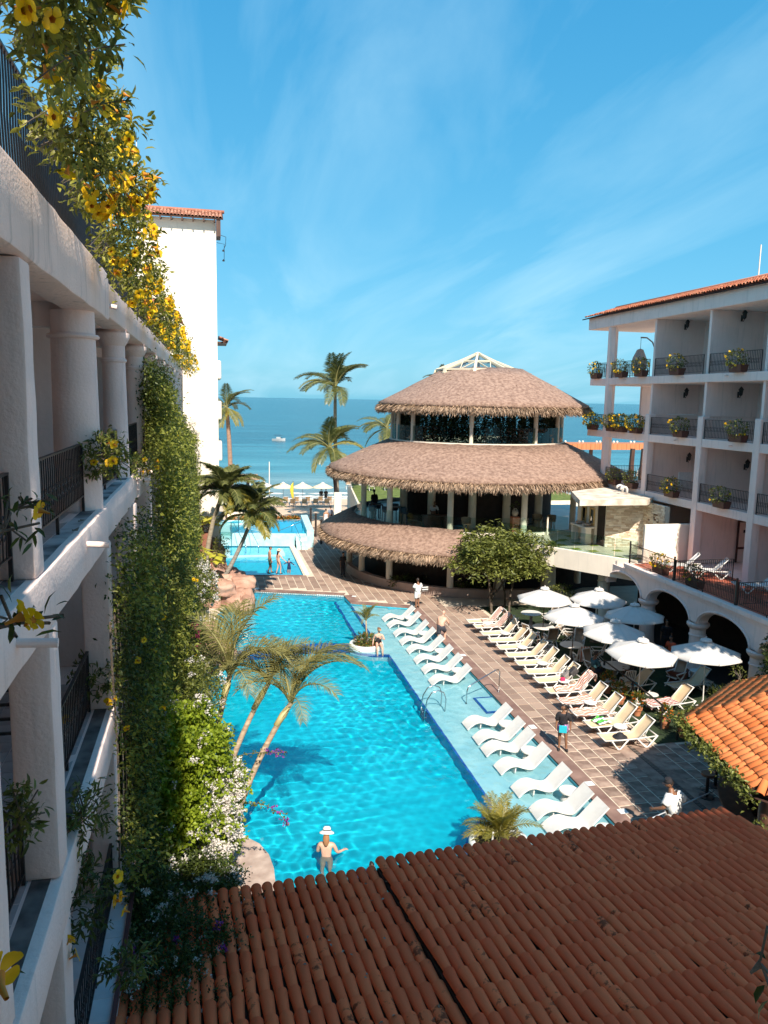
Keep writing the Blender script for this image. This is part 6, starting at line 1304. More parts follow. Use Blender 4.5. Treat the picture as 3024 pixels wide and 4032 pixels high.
# beach edge bar with flower row
t = thing('beach_bar','low dark service bar with an orange drum behind the raised pool','bar',(0,0,0)); q = MB(); q.box(3.3,5.4,71.6,72.6,-.0,1.0); q.build('counter', DARKIN, t); q = MB(); q.lathe([(.5,0),(.5,1.2),(0,1.2)],(5.0,73.2,0),14); q.build('drum', mat('orange_drum',(0.5,0.13,0.04),rough=.6), t)
parasol(4.3,73.0,'cream parasol over the low bar behind the raised pool',DP,0,'cream parasols towards the sea',1.0,None,PAN2)
mb = MB(); mb.lathe([(.42,0),(.42,.75),(.3,.95),(0,1.0)],(7.2,70.5,0),14); tag(mb.build('covered_grill', DARKIN),'dark covered grill behind the corner of the raised pool','grill')
for i in range(3): mb = MB(); mb.lathe([(.09,0),(.09,1.9),(.13,1.95),(0,2.1)],(8.75,61.5+i*3.4,0),8); tag(mb.build('bollard', DARKIN),'black post beside the raised pool wall, '+('nearest','middle','farthest')[i],'post','black posts by the raised pool')
# ================================================================== palms
def frond(L, e0, e1, nl, ll, lw, vee=.35, droop=.35, side=.8, seed=0, mats=None, brown=False, tip=.35):
    """one pinnate frond growing from the origin along +X, arching from elevation e0 to e1"""
    rs = np.random.default_rng(seed); n = 16; th = [R(e0+(e1-e0)*(i/(n-1))**1.25) for i in range(n)]; P = [Vector((0,0,0))]
    for i in range(n-1): P.append(P[-1]+Vector((math.cos(th[i]),0,math.sin(th[i])))*L/(n-1))
    q = MB(); q.tube(P, [max(.004,.022*(1-i/n)) for i in range(n)], 4, False); V=[tuple(v) for v in q.v]; Fq=[]; 
    for f in q.f: Fq += [(f[0],f[1],f[2]),(f[0],f[2],f[3])]
    M=[0]*len(Fq)
    for k in range(nl):
        t = .13+.87*(k+rs.random()*.4)/nl; s = t*(n-1); i = min(int(s),n-2); p = P[i].lerp(P[i+1],s-i); d = (P[i+1]-P[i]).normalized(); nr = Vector((-d.z,0,d.x))
        prof = min(1, (t-.08)*4)*(1-max(0,t-tip)/(1-tip)*.68); l = ll*prof*(.85+.3*rs.random())
        for sg in (-1,1):
            dirv = (d*(.55+.35*t)+Vector((0,sg*side,0))+nr*(vee*(1-.3*rs.random()))).normalized(); m1 = p+dirv*l*.5; d2 = (dirv+Vector((0,0,-droop*(.7+.6*rs.random())))).normalized(); m2 = m1+d2*l*.32; m3 = m2+(d2+Vector((0,0,-droop*.8))).normalized()*l*.25
            wv = d*lw*.5; b = len(V); V += [tuple(p-wv*.5),tuple(p+wv*.5),tuple(m1-wv),tuple(m1+wv),tuple(m2-wv*.7),tuple(m2+wv*.7),tuple(m3)]
            Fq += [(b,b+2,b+3),(b,b+3,b+1),(b+2,b+4,b+5),(b+2,b+5,b+3),(b+4,b+6,b+5)]; M += [1]*5
    return npmesh('frond', V, Fq, mats, M)
RACH = mat('palm_rachis', (0.16,0.15,0.05), (0.26,0.24,0.09), rough=.6)
def palm(label, base, top, bendv, r0_, r1_, spec, s=1.0, mats=(G_PALM,), rz0=0, rings=True, trunkm=PTRUNK, cat='palm tree', shaft=None):
    """spec: list of (azimuth deg, frond mesh, scale, roll)"""
    t = thing('palm_tree', label, cat, tuple(base)); b = Vector(base); tp = Vector(top)-b; c = [tuple(v) for v in curve((0,0,0), Vector(bendv), Vector(bendv)*.3+tp*.75, tp, 40)]
    q = MB(); q.tube(c, [ (r0_+(r1_-r0_)*i/39)*(1.0+(.05 if rings and i%2 else 0)) for i in range(40)], 10); q.build('trunk', trunkm, t, smooth=True)
    if shaft: q = MB(); d = (Vector(c[-1])-Vector(c[-4])).normalized(); q.tube([Vector(c[-1])-d*shaft[0], Vector(c[-1])-d*shaft[0]*.5, Vector(c[-1])+d*.05],[r1_*1.15,shaft[1],r1_*.7],10); q.build('crownshaft', shaft[2], t, smooth=True)
    for az, me, sc, el in spec:
        o = inst('frond', me, t, tuple(tp)); o.rotation_euler = (random.uniform(-.25,.25), -R(el), R(az)); o.scale = (sc*s,)*3
    return t
CO = [frond(1.0*L_,e0,e1,50,.30,.020,.22,.32,.85,i,[RACH,m_2]) for i,(L_,e0,e1,m_2) in enumerate(((1.05,66,-10,G_PALM),(1.08,46,-38,G_PALM),(1.1,26,-52,G_PALM),(1.05,5,-68,G_PALM),(1.0,-15,-80,G_PGOLD),(1,30,-50,G_PGOLD)))]
CO.append(frond(1.0,84,30,50,.30,.020,.22,.32,.85,77,[RACH,G_PALM]))
def coco_spec(n, gold=.15):
    sp = []
    for i in range(n):
        k = [0,1,6,1,2,0,2,3][i%8]; 
        if random.random() < gold: k = 4 if k > 1 else 5
        sp.append((i*137.5+random.uniform(-12,12), CO[k], random.uniform(.88,1.08), 0))
    return sp
def nuts(t, top, m): 
    for k in range(5): q = MB(); a = k*1.3; q.lathe([(0,-.16),(.12,-.08),(.13,.05),(0,.14)],(top[0]+.25*math.cos(a),top[1]+.25*math.sin(a),top[2]-.3),8); q.build('coconut', m, t, smooth=True)
NUT = mat('coconut',(0.25,0.20,0.06),(0.35,0.26,0.09),rough=.6)
t = palm('tallest coconut palm, pale trunk, rising beside the thatched restaurant', (12.45,75,0), (11.96,75,12.9), (-.5,0,5), .22,.14, coco_spec(26,.08), 3.9); nuts(t,(-.49,0,12.9),NUT)
palm('shorter dark coconut palm just left of the tallest one', (11.6,72,0), (10.95,72,7.2), (.3,0,3), .20,.15, coco_spec(24,.15), 3.7, trunkm=DARKIN)
palm('coconut palm with yellowing fronds between the tallest palm and the thatch', (18.7,80,0), (18.3,80,8.8), (.2,0,4), .2,.16, coco_spec(22,.45), 3.2)
palm('coconut palm with golden fronds beside the white tower', (2.1,86,-.5), (1.8,86,10.6), (.2,0,4), .28,.2, coco_spec(20,.5), 3.3, trunkm=mat('reddish_palm_trunk',(0.26,0.15,0.10),(0.38,0.24,0.17),rough=.9,scale=3,bump=.02,bscale=20,stretch=(1,1,5)))
palm('distant palm whose tips show behind the skylight', (29.4,95,0), (28.9,95,14.2), (.3,0,6), .2,.15, coco_spec(14,.1), 2.4)
AD = [frond(1.0,e0,e1,44,.40,.036,.25,.5,.75,20+i,[RACH,G_PALM if i!=3 else G_PGOLD]) for i,(e0,e1) in enumerate(((75,10),(55,-30),(30,-70),(10,-80)))]
def ad_spec(n): return [(i*137.5+random.uniform(-10,10), AD[[0,1,1,2,2,3][i%6]], random.uniform(.85,1.1), 0) for i in range(n)]
palm('leaning palm with two-tone trunk nearest the white tower, above the rocks', (-.45,45,.5), at(885,1940,45), (.1,0,3.6), .15,.10, ad_spec(28), 2.35)
palm('second leaning palm above the rocks, its dark trunk crossing the lower pool', (.55,44.6,1.2), at(995,2030,44.8), (1.0,0,1.6), .13,.09, ad_spec(26), 2.3, trunkm=mat('grey_palm_trunk',(0.16,0.14,0.12),(0.30,0.27,0.23),rough=.9,scale=4,bump=.01,bscale=20,stretch=(1,1,5)))
AR = [frond(1.0,e0,e1,50,.40,.014,vee,.45,.7,40+i,[RACH,G_ARECA],tip=.5) for i,(e0,e1,vee) in enumerate(((78,10,.4),(66,-45,.4),(50,-80,.35),(30,-85,.3)))]
SHAFT = mat('crownshaft', (0.34,0.30,0.12), (0.46,0.38,0.18), rough=.6, scale=5); ATR = mat('areca_trunk', (0.24,0.17,0.11), (0.42,0.33,0.23), rough=.9, scale=2.5, bump=.01, bscale=14, stretch=(1,1,6))
palm('leftmost of the three slender palms leaning over the pool', (-.4,18.9,0), at(905,2660,20.2), (.0,.1,1.6), .085,.07, [(10,AR[0],1.2,8),(60,AR[0],1.1,0),(100,AR[0],1.0,0),(150,AR[0],1.0,5),(195,AR[1],.95,0),(240,AR[1],.8,0),(335,AR[1],1.0,0),(290,AR[2],.8,0),(5,AR[2],1.05,10)], 2.1, shaft=(.6,.10,SHAFT), trunkm=ATR)
palm('middle one of the three slender palms leaning over the pool', (-.1,18.5,0), at(1058,2690,20.0), (-.15,.1,1.7), .08,.06, [(15,AR[1],1.05,0),(50,AR[1],.95,0),(100,AR[1],.9,0),(165,AR[2],1.0,5),(200,AR[1],1.0,0),(330,AR[1],.8,0),(0,AR[0],.95,0),(250,AR[2],.7,0)], 1.75, shaft=(.8,.09,SHAFT), trunkm=ATR)
palm('rightmost of the three slender palms, its fronds drooping over the deep pool', (.3,18.3,0), at(1145,2770,19.6), (.0,.1,1.6), .085,.065, [(352,AR[1],1.25,6),(20,AR[1],1.3,8),(60,AR[1],1.0,0),(110,AR[0],1.0,0),(150,AR[1],1.0,0),(190,AR[1],.9,0),(320,AR[1],.9,0),(5,AR[1],1.15,12),(280,AR[2],.7,0)], 2.0, shaft=(.7,.10,SHAFT), trunkm=ATR)
SMA = [frond(1.0,e0,e1,34,.30,.02,.3,.4,.75,60+i,[RACH,G_PGOLD]) for i,(e0,e1) in enumerate(((80,25),(60,-20),(40,-50)))]
def small_palm(label, base, s, n, stem=0, st=1):
    t = thing('small_palm', label, 'palm', base)
    if stem: q = MB(); q.tube([(0,0,0),(.03,0,stem*.5),(0,0,stem)],[.05,.04,.035],8); q.build('trunk', ATR, t, smooth=True)
    for k in range(st):
        ox, oy = ((0,0) if st == 1 else (.12*math.cos(k*2.1),.12*math.sin(k*2.1)))
        for i in range(n): o = inst('frond', SMA[[0,1,0,2][i%4]], t, (ox,oy,stem)); o.rotation_euler = (random.uniform(-.3,.3),0,R(i*137.5+k*40)); o.scale = (s*random.uniform(.8,1.1),)*3
small_palm('thin young palm in the round planter at the far corner of the ledge', (7.25,35.4,.03), .95, 12, 1.15)
small_palm('bushy golden young palm in the near planter on the pool ledge', (7.5,18.15,.03), 1.15, 7, .1, 4)
# shrubs in planters
def shrub(label, c, r, n, L, W, m, cat='shrub', name='shrub', flowers_=None, fn=0, fs=.05, stem=True, hollow=.35):
    t = thing(name, label, cat, c); p,u = blobpts(n,(0,0,r[2]*.9),r,hollow=hollow); sets = [(*leafs(p,u*.8+rng.normal(size=p.shape)*.6+np.array([0,0,.2]),L*(.6+.7*rng.random(len(p))),W*(.6+.7*rng.random(len(p)))),0)]
    leafobj('leaves', sets, m, t)
    if flowers_: p,u = blobpts(fn,(0,0,r[2]*.95),tuple(x*1.02 for x in r),hollow=.95); leafobj('flowers', [(*petals(p,u,fs,4),0)], flowers_, t, kind='stuff')
    if stem:
        q = MB()
        for k in range(4): q.tube([(0,0,0),(random.uniform(-.3,.3)*r[0],random.uniform(-.3,.3)*r[1],r[2]*.5),(random.uniform(-.7,.7)*r[0],random.uniform(-.7,.7)*r[1],r[2]*1.2)],[.02,.015,.008],5,False)
        q.build('stem', BARK, t)
    return t
shrub('reddish green undergrowth in the far round planter', (7.25,35.2,.0), (.55,.55,.28), 420, .22,.05, G_VINE, flowers_=OPETAL, fn=40, fs=.05)
shrub('green undergrowth around the golden palm in the near planter', (7.4,18.0,.0), (.58,.52,.25), 520, .18,.04, G_ARECA)
q = MB(); q.tube([(7.05,17.6,.0),(7.1,17.62,.62)],.025,6); tag(q.build('white_stake', WPLAST),'short white pipe standing in the near round planter','pipe')
# small tree with a dense flat crown
TT = thing('small_tree','small dense tree with drooping pointed leaves in front of the restaurant','tree',(15.9,40.2,0))
q = MB(); trs = [((-.6,-.6,0),(-.2,.2,1.4),(-.9,.0,2.6),(-1.6,-.3,3.6)),((-.2,.6,0),(-.3,.2,1.2),(.1,.3,2.3),(.4,.2,3.8)),((.35,-.9,0),(.35,-.6,1.2),(.9,-.3,2.5),(1.8,0,3.6)),((.6,.5,0),(.7,.2,1.0),(.0,.1,2.2),(-.6,.4,3.4)),((-.6,-.6,.9),(0,-.3,1.5),(.8,-.2,2.2),(1.4,.4,3.4)),((-.55,-.5,0),(-.7,-.5,1.0),(-.9,-.5,2.2),(-.8,-.8,3.4))]
for a in trs: q.tube(curve(*[np.array(v) for v in a],10), [.07-.004*i for i in range(10)], 7, False)
q.build('trunk', mat('dappled_bark',(0.05,0.035,0.025),(0.14,0.11,0.08),rough=.9,scale=8,bump=.01), TT, smooth=True)
cl = np.array([(random.uniform(-2.9,2.9),random.uniform(-2.3,2.3),0) for _ in range(330)]); cl = cl[(cl[:,0]/3.0)**2+(cl[:,1]/2.4)**2 < 1]; cl[:,2] = 3.2+1.25*np.sqrt(np.maximum(0,1-(cl[:,0]/3.1)**2-(cl[:,1]/2.6)**2))*(.62+.45*rng.random(len(cl)))+.22*np.sin(cl[:,0]*1.3+cl[:,1]*2+1)
cl2 = cl.copy(); cl2[:,2] = 2.35+.5*rng.random(len(cl))+.1*np.abs(cl[:,0]); cl3 = np.concatenate([cl,cl2,(cl+cl2)/2+rng.normal(size=cl.shape)*.15]); rr_ = np.array([.92+.45*noise.noise(Vector((c[0]*.6,c[1]*.6,c[2]))) for c in cl3]); cl3[:,0] *= rr_*1.0; cl3[:,1] *= rr_; cl3[:,2] += .35*np.array([noise.noise(Vector((c[0]*.9,c[1]*.9,7))) for c in cl3])-.12*(np.abs(cl3[:,0])>2.2); cl3[:,0] += .1
k = 15; p = np.repeat(cl3,k,0)+rng.normal(size=(len(cl3)*k,3))*np.array([.17,.17,.12]); az = rng.random(len(p))*6.28; d = np.stack([np.cos(az),np.sin(az),-.15+rng.normal(size=len(p))*.35],1)
o = leafobj('crown', [(*leafs(p,d,  .28*(.6+.6*rng.random(len(p))),.10),0)], G_TREE, TT)
# shade tree out to the right, beyond the tiled bar
ST_ = thing('shade_tree','tall broad shade tree standing right of the tiled bar','tree',(22.7,17.2,0)); q = MB(); q.tube([(0,0,0),(-.3,.1,5),(-1.2,.2,10),(-2.6,0,14)],[.35,.3,.24,.15],9); 
for a in range(7): q.tube([(-1.6,.15,11),(-2.6+1.4*math.cos(a*.9),1.4*math.sin(a*.9),13.5),(-2.6+2.3*math.cos(a*.9),2.3*math.sin(a*.9),15)],[.13,.08,.03],6,False)
q.build('trunk', BARK, ST_, smooth=True); p,u = blobpts(15000,(-2.7,0,14.6),(3.4,3.3,2.4),hollow=.3); leafobj('crown', [(*leafs(p,u+rng.normal(size=p.shape),.34,.2),0)], G_TREE, ST_)
# ================================================================== vines on the left wing
G_LIT = leafmat('leaf_vine_lit', (0.06,0.08,0.012), (0.34,0.36,0.06), trans=.45)  # sunlit tone put into the colour of some vine clumps
def vine_cover(label, poly, n_clusters, per, L, W, xin, thick, m, flw=0, name='climbing_vine', cat='vine', dens=None, stems=6):
    """leaves hanging on the facade: poly in (y, z); xin wall plane, thick(y,z) how far the mass stands out"""
    t = thing(name, label, cat, (xin, poly[0][0], 0)); y0 = poly[0][0]; ys = [p[0] for p in poly]; zs = [p[1] for p in poly]; C_ = []
    while len(C_) < n_clusters:
        y, z = random.uniform(min(ys),max(ys)), random.uniform(min(zs),max(zs))
        if inpoly(y,z,poly) and noise.noise(Vector((y*.7,z*.5,3)))>(-.08 if z > 7.5 and y > 16 else -.28):
            th = thick(y,z)*(.75+.6*noise.noise(Vector((y*.9,z*1.1,9)))); C_.append((th*random.random()**.6, y-y0, z))
    C_ = np.array(C_); k = len(C_); dirs = unit(np.stack([np.full(k,.9),rng.normal(size=k)*.5-.2,rng.normal(size=k)*.5-.25],1))
    mk = np.array([noise.noise(Vector(c)*.85+Vector((2,5,1)))+.35*noise.noise(Vector(c)*2.3) for c in C_])+rng.normal(size=k)*.10 > .10
    leafobj('leaves', [(*sprays(C_[~mk], dirs[~mk], per, L, W, .35, .30),0),(*sprays(C_[mk]+np.array([.06,0,0]), dirs[mk], per, L*1.25, W*1.3, .35, .34),1)], [m, G_LIT], t)
    q = MB()
    for i in range(stems):
        yy = random.uniform(min(ys),max(ys))-y0; q.tube([(.03,yy+.2*math.sin(z_*1.3),z_) for z_ in np.linspace(min(zs)+.2,max(zs)*.85,9)], .015, 4, False)
    q.build('stem', BARK, t, kind='stuff')
    if flw: idx = rng.choice(k, flw, False); flowers(t, C_[idx]+dirs[idx]*.22+np.array([.12,0,.05]), dirs[idx]+np.array([.3,-.6,.2]), 1.0)
    return t
vine_cover('dense green vine with yellow flowers hanging over the far bays of the left wing', [(17.2,4),(17.6,10.6),(20,11.9),(21.5,12.3),(23.5,11.4),(24.4,12.6),(25.4,11),(28,10.6),(31,10.9),(31,3.5)], 4600, 15, .085,.038, -1.5, lambda y,z: .25+.55*max(0,min(1,(12.2-z)/2.5))+.10*max(0,(7-z)/4), G_VINE, 26)
vine_cover('dense vine covering the last bays before the white tower', [(31,1),(31,10.7),(33,10.2),(38,10.4),(42,9.6),(48.6,9.3),(48.6,1)], 2600, 14, .11,.05, -1.5, lambda y,z: .6+.35*max(0,(6-z)/6), G_VINE, 8)
vine_cover('deep green lower mass of vine above the planting bed', [(19.5,.3),(19.8,4.5),(21,6),(31,5),(34,3),(34,.2)], 2600, 15, .09,.042, -1.45, lambda y,z: .45+.35*max(0,(4-z)/4), G_VINE, 6)
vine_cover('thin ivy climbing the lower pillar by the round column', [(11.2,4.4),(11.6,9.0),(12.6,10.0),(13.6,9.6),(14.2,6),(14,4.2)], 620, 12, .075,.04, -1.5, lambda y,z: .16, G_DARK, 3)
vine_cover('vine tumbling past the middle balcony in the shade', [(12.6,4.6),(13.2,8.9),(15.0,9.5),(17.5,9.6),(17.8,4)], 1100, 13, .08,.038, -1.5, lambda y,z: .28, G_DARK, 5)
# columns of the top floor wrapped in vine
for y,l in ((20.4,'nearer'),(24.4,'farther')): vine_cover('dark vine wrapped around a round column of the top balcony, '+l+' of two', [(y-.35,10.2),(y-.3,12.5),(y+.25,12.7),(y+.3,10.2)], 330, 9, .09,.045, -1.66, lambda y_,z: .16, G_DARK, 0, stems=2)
# roof terrace allamanda, bush by bush
BUSH = [(3.1,15.0,.40,.95,.66,'nearest the camera at the top left corner',1900,12),(4.4,14.75,.40,.9,.75,'second along the terrace railing',1700,9),(5.9,14.35,.36,.9,.6,'third along the terrace railing, in the densest shade',1500,8),(7.6,14.2,.40,.9,.52,'fourth along the terrace railing',1300,8),(9.4,14.15,.42,.9,.42,'bright yellow one in front of the tower roof corner',1300,20),(11.4,13.9,.38,.9,.48,'thick with flowers against the white tower',1100,16),(14.0,13.8,.33,1.1,.48,'beyond the joint in the roof beam',900,12),(17,13.75,.34,1.4,.46,'halfway along the terrace',900,13),(20.5,13.7,.34,1.6,.42,'hanging low past the beam',900,14),(24.5,13.7,.36,1.8,.5,'in front of the small tiled house',900,14),(29,13.6,.38,2.0,.5,'near the far end of the terrace',800,12),(33.5,13.5,.4,2.0,.55,'fourth from the white tower',700,9),(38,13.5,.42,2.2,.5,'just before the small tiled house',600,8),(44,13.4,.45,2.6,.55,'last before the white tower',600,8)]
for (y,z,rx,ry,rz_,l,n_,fn) in BUSH:
    FINE = y < 10
    t = thing('allamanda_bush','yellow allamanda bush '+l,'flowering bush',(-1.42+rx*.75+(.22 if y < 7 else .05),y,z+(.12 if y < 7 else 0)),0,'allamanda bushes on the roof terrace railing'); near = y < 7
    p,u = blobpts(int(n_*.24),(0,0,0),(rx,ry*.85,rz_),hollow=.25); lf = .112 if near else .098
    dirs = unit(u*.6+rng.normal(size=p.shape)*.55+np.array([.1,0,-.05])); v,f = sprays(p*.9, dirs, 5, lf,.042 if near else .042,.12,.20); leafobj('leaves',[(v,f,0)], G_ALLA, t)
    q = MB()
    for k in range(12):
        a = p[random.randrange(len(p))]; q.tube([(-rx*.95,a[1]*.9,-rz_*.5),(a[0]*.3-.1,a[1]*.95,a[2]*.4),(a[0],a[1],a[2])],.004,4,False)
    q.build('stem', BARK, t)
    p,u = blobpts(fn*6,(0,0,-.03),(rx*1.08,ry*.9,rz_*1.0),hollow=.9); keep = (u[:,0] > -.3)&(u[:,1] < .1); p,u = p[keep][:int(fn*2.3)],u[keep][:int(fn*2.3)]; flowers(t,p,u+np.array([.15,-.7,-.1]),1.35 if near else 1.2)
FINE = True
# trailing sprays that stand free against the sky
for i,(px,py,Y,dx,dz,l) in enumerate(((400,235,4.6,.35,.06,'against the sky at the top left'),(470,410,5.6,.22,.02,'with pink buds below the top flowers'),(545,745,9,.5,.03,'over the tower roof corner'),(545,945,12,.5,-.02,'against the white tower wall'))):
    a = at(px,py,Y); t = thing('allamanda_spray','slender leafy shoot '+l,'branch',tuple(a)); q = MB(); pts = [Vector((-dx,0,-dz*2-.03)),Vector((-dx*.5,0,-.01)),Vector((0,0,dz)),Vector((dx*.35,0,dz*1.5))]; q.tube(pts,.004,4,False); q.build('stem', BARK, t)
    k = 26; tt = rng.random(k); p = np.array([[-dx+tt_*dx*1.3,0,dz*tt_*1.4-.02] for tt_ in tt]); d = np.stack([np.full(k,.5),rng.choice([-1,1],k)*.5,rng.normal(size=k)*.7],1); leafobj('leaves',[(*leafs(p,d,.085,.024),0)],G_TREE,t)
# plants hanging from the balconies, near the camera
def loose_plant(label, c, r, n, L, W, m, fl, cat='flowering plant', name='allamanda_plant', per=7, fsc=1.0, fpts=None):
    t = thing(name, label, cat, tuple(c)); p,u = blobpts(n,(0,0,0),r,hollow=.2); dirs = unit(u*.7+rng.normal(size=p.shape)*.5+np.array([0,0,.15]))
    v,f = sprays(p*.85,dirs,per,L,W,.1,.14); leafobj('leaves',[(v,f,0)],m,t); q = MB()
    for k in range(min(22,len(p))): a = p[k]; q.tube([(-r[0]*.8,0,-r[2]*.5),(a[0]*.4,a[1]*.4,a[2]*.3),tuple(a*.85+dirs[k]*.12)],.007,4,False)
    q.build('stem', BARK, t)
    if fpts is not None: flowers(t, fpts, [(.3,-.9,.25)]*len(fpts), fsc)
    elif fl: p,u = blobpts(fl,(0,0,0),r,hollow=.95); flowers(t,p,u*.7+np.array([.3,-.7,.1]),fsc)
    return t
c = at(400,1790,11.6); loose_plant('yellow flowered plant leaning out between the round columns of the top balcony', c, (.42,.4,.36), 130,.11,.034,G_TREE,0,fpts=[tuple(at(430,1745,11.2)-c),tuple(at(450,1750,11.1)-c),tuple(at(445,1815,11.1)-c),tuple(at(432,1822,11.2)-c),tuple(at(370,1820,11.3)-c)])
c = at(515,1830,17); loose_plant('small yellow flowered shoots at the foot of the second round column', c, (.5,.8,.25), 130,.10,.035,G_VINE,9)
c = at(260,3560,8.4); loose_plant('large dark leafy plant leaning over the middle balcony railing in the shade', c, (.50,.55,.52), 150,.12,.034,G_DARK,0,fpts=[tuple(at(463,3452,8.0)-c),tuple(at(478,3530,8.0)-c),tuple(at(455,3548,8.0)-c),tuple(at(492,3585,8.0)-c),tuple(at(300,3760,7.8)-c),tuple(at(275,3700,7.8)-c)],fsc=1.05)
c = at(330,3200,8.6); loose_plant('upright leafy shoots rising beside the middle railing', c, (.16,.3,.42), 50,.12,.032,G_VINE,0)
c = at(85,3230,6.8); loose_plant('upright leafy shoots left of the black handrail post', c, (.14,.2,.32), 34,.12,.032,G_VINE,0)
c = at(510,3800,9); loose_plant('leafy shoot reaching over the white tiled ledge', c, (.34,.25,.13), 34,.12,.036,G_VINE,0)
c = at(400,2660,12.2); loose_plant('sunlit plant with yellow flowers on the middle balcony beyond the pillar', c, (.5,.7,.35), 130,.11,.036,G_VINE,0,fpts=[tuple(at(425,2765,11.6)-c),tuple(at(455,2750,11.6)-c),tuple(at(500,2868,11.5)-c),tuple(at(262,2832,11)-c)],fsc=1.1)
c = at(60,2450,3.2); loose_plant('close yellow flower on a dark stem in front of the white beam', c, (.10,.1,.05), 5,.085,.024,G_DARK,0,per=4,fpts=[tuple(at(88,2428,3.05)-c),tuple(at(130,2440,3.1)-c)],fsc=.95)
c = at(100,1985,4.6); loose_plant('single yellow flower and leaves against the square pillar', c, (.09,.1,.07), 6,.08,.024,G_DARK,0,per=4,fpts=[tuple(at(158,2010,4.5)-c)],fsc=1.0)
c = at(20,2080,4.4); loose_plant('dark leaves at the left edge in front of the top balcony railing', c, (.10,.1,.07), 7,.11,.024,G_DARK,0,per=4)
c = at(-20,3880,1.9); loose_plant('large blurred yellow flower at the bottom left corner', c, (.04,.04,.04), 2,.07,.02,G_DARK,0,per=2,fpts=[tuple(at(-15,3850,1.8)-c)],fsc=1.15)
c = at(2990,3790,2.6); loose_plant('dark green leaves poking in at the lower right corner', c, (.05,.05,.09), 4,.12,.04,G_DARK,0,per=3,cat='plant')
FINE = False
# hanging orange pot
t = thing('hanging_pot','orange clay pot in an iron ring among the vines','flower pot',tuple(at(530,2420,15.5)+Vector((0,0,-.2)))); q = MB(); q.lathe([(0,-.16),(.10,-.16),(.15,.10),(.16,.10),(.165,.15),(.14,.15),(0,.10)],n=20); auto_smooth(q.build('pot', mat('bright_clay',(0.65,0.20,0.05),(0.72,0.25,0.07),rough=.7), t)); q = MB(); q.lathe([(.15,0),(.16,.015),(.15,.03)],n=20); q.build('ring', IRON, t); p,u = blobpts(220,(0,0,.35),(.2,.2,.3)); leafobj('leaves',[(*leafs(p,u+np.array([0,0,.6]),.12,.03),0)],G_VINE,t)
shrub('bushy plant with orange tipped leaves above the hanging pot', tuple(at(570,2290,16.5)+Vector((0,0,-.4))), (.35,.4,.42), 700,.11,.028, G_ARECA, flowers_=OPETAL, fn=90, fs=.035)
# ================================================================== bougainvillea
def bougain(label, c, r, n, L, W, m, fm, fn, fs, per=6, hollow=.35, fbias=(0,0,0)):
    t = thing('bougainvillea', label, 'flowering bush', tuple(c)); p,u = blobpts(n,(0,0,0),r,hollow=hollow); dirs = unit(u*.8+rng.normal(size=p.shape)*.45+np.array([0,0,-.1])); v,f = sprays(p,dirs,per,L,W,.12,.2)
    leafobj('leaves',[(v,f,0)],m,t); q = MB()
    for k in range(12): a = p[k]; q.tube([(-r[0]*.3,0,-r[2]),(a[0]*.4,a[1]*.5,a[2]*.4),tuple(a)],.012,4,False)
    q.build('stem', BARK, t)
    if fn: 
        p,u = blobpts(fn*3,(0,0,0),tuple(x*1.05 for x in r),hollow=.93); s_ = u@np.array(fbias)+rng.normal(size=len(u))*.35 if any(fbias) else rng.random(len(u)); idx = np.argsort(-s_)[:fn]; cc = p[idx]
        k = 9; pp = np.repeat(cc,k,0)+rng.normal(size=(len(cc)*k,3))*.038; leafobj('flowers',[(*petals(pp,np.repeat(u[idx],k,0),fs,3),0)],fm,t,kind='stuff')
    return t
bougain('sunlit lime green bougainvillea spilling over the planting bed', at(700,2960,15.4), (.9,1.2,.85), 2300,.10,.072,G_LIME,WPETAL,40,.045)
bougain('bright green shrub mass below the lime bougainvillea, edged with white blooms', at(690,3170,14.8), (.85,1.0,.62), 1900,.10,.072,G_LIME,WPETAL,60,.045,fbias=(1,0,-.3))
bougain('white flowering bougainvillea hanging over the pool coping', at(850,3250,15.0), (.42,.6,.85), 800,.085,.055,G_LIME,WPETAL,170,.055,fbias=(.6,-.8,.2))
bougain('olive green shrub with pink and white blooms in the middle of the bed', at(700,2740,18.5), (.95,1.3,.8), 1700,.075,.04,G_VINE,WPETAL,45,.045,fbias=(1,-.3,0))
bougain('reddish bougainvillea with magenta blooms beside the pool rocks', at(770,2600,21.5), (.62,1.2,1.0), 1300,.075,.038,G_VINE,MPETAL,12,.045,fbias=(1,-.4,.2))
bougain('pale flowered bush above the rocks by the white tower', at(770,2320,27), (.65,1.2,1.0), 1300,.08,.04,G_TREE,WPETAL,60,.05,fbias=(1,-.3,.3))
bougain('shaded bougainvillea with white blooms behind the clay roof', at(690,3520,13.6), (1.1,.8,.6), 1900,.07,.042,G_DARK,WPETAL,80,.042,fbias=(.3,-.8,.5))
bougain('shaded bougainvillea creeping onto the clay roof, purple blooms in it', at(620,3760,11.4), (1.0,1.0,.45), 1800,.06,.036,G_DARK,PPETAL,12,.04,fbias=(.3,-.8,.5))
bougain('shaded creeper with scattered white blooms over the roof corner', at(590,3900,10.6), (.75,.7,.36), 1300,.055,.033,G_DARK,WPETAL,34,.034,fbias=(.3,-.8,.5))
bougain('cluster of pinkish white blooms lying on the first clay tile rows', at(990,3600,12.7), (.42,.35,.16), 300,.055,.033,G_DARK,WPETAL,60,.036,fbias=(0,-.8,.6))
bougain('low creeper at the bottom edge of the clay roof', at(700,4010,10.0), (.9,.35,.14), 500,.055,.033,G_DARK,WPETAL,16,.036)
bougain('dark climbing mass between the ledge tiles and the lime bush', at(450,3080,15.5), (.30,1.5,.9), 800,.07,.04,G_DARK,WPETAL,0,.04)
bougain('shaded mass of leaves under the middle balcony', at(520,3420,13.0), (.5,1.2,1.0), 1200,.07,.04,G_DARK,WPETAL,14,.04)
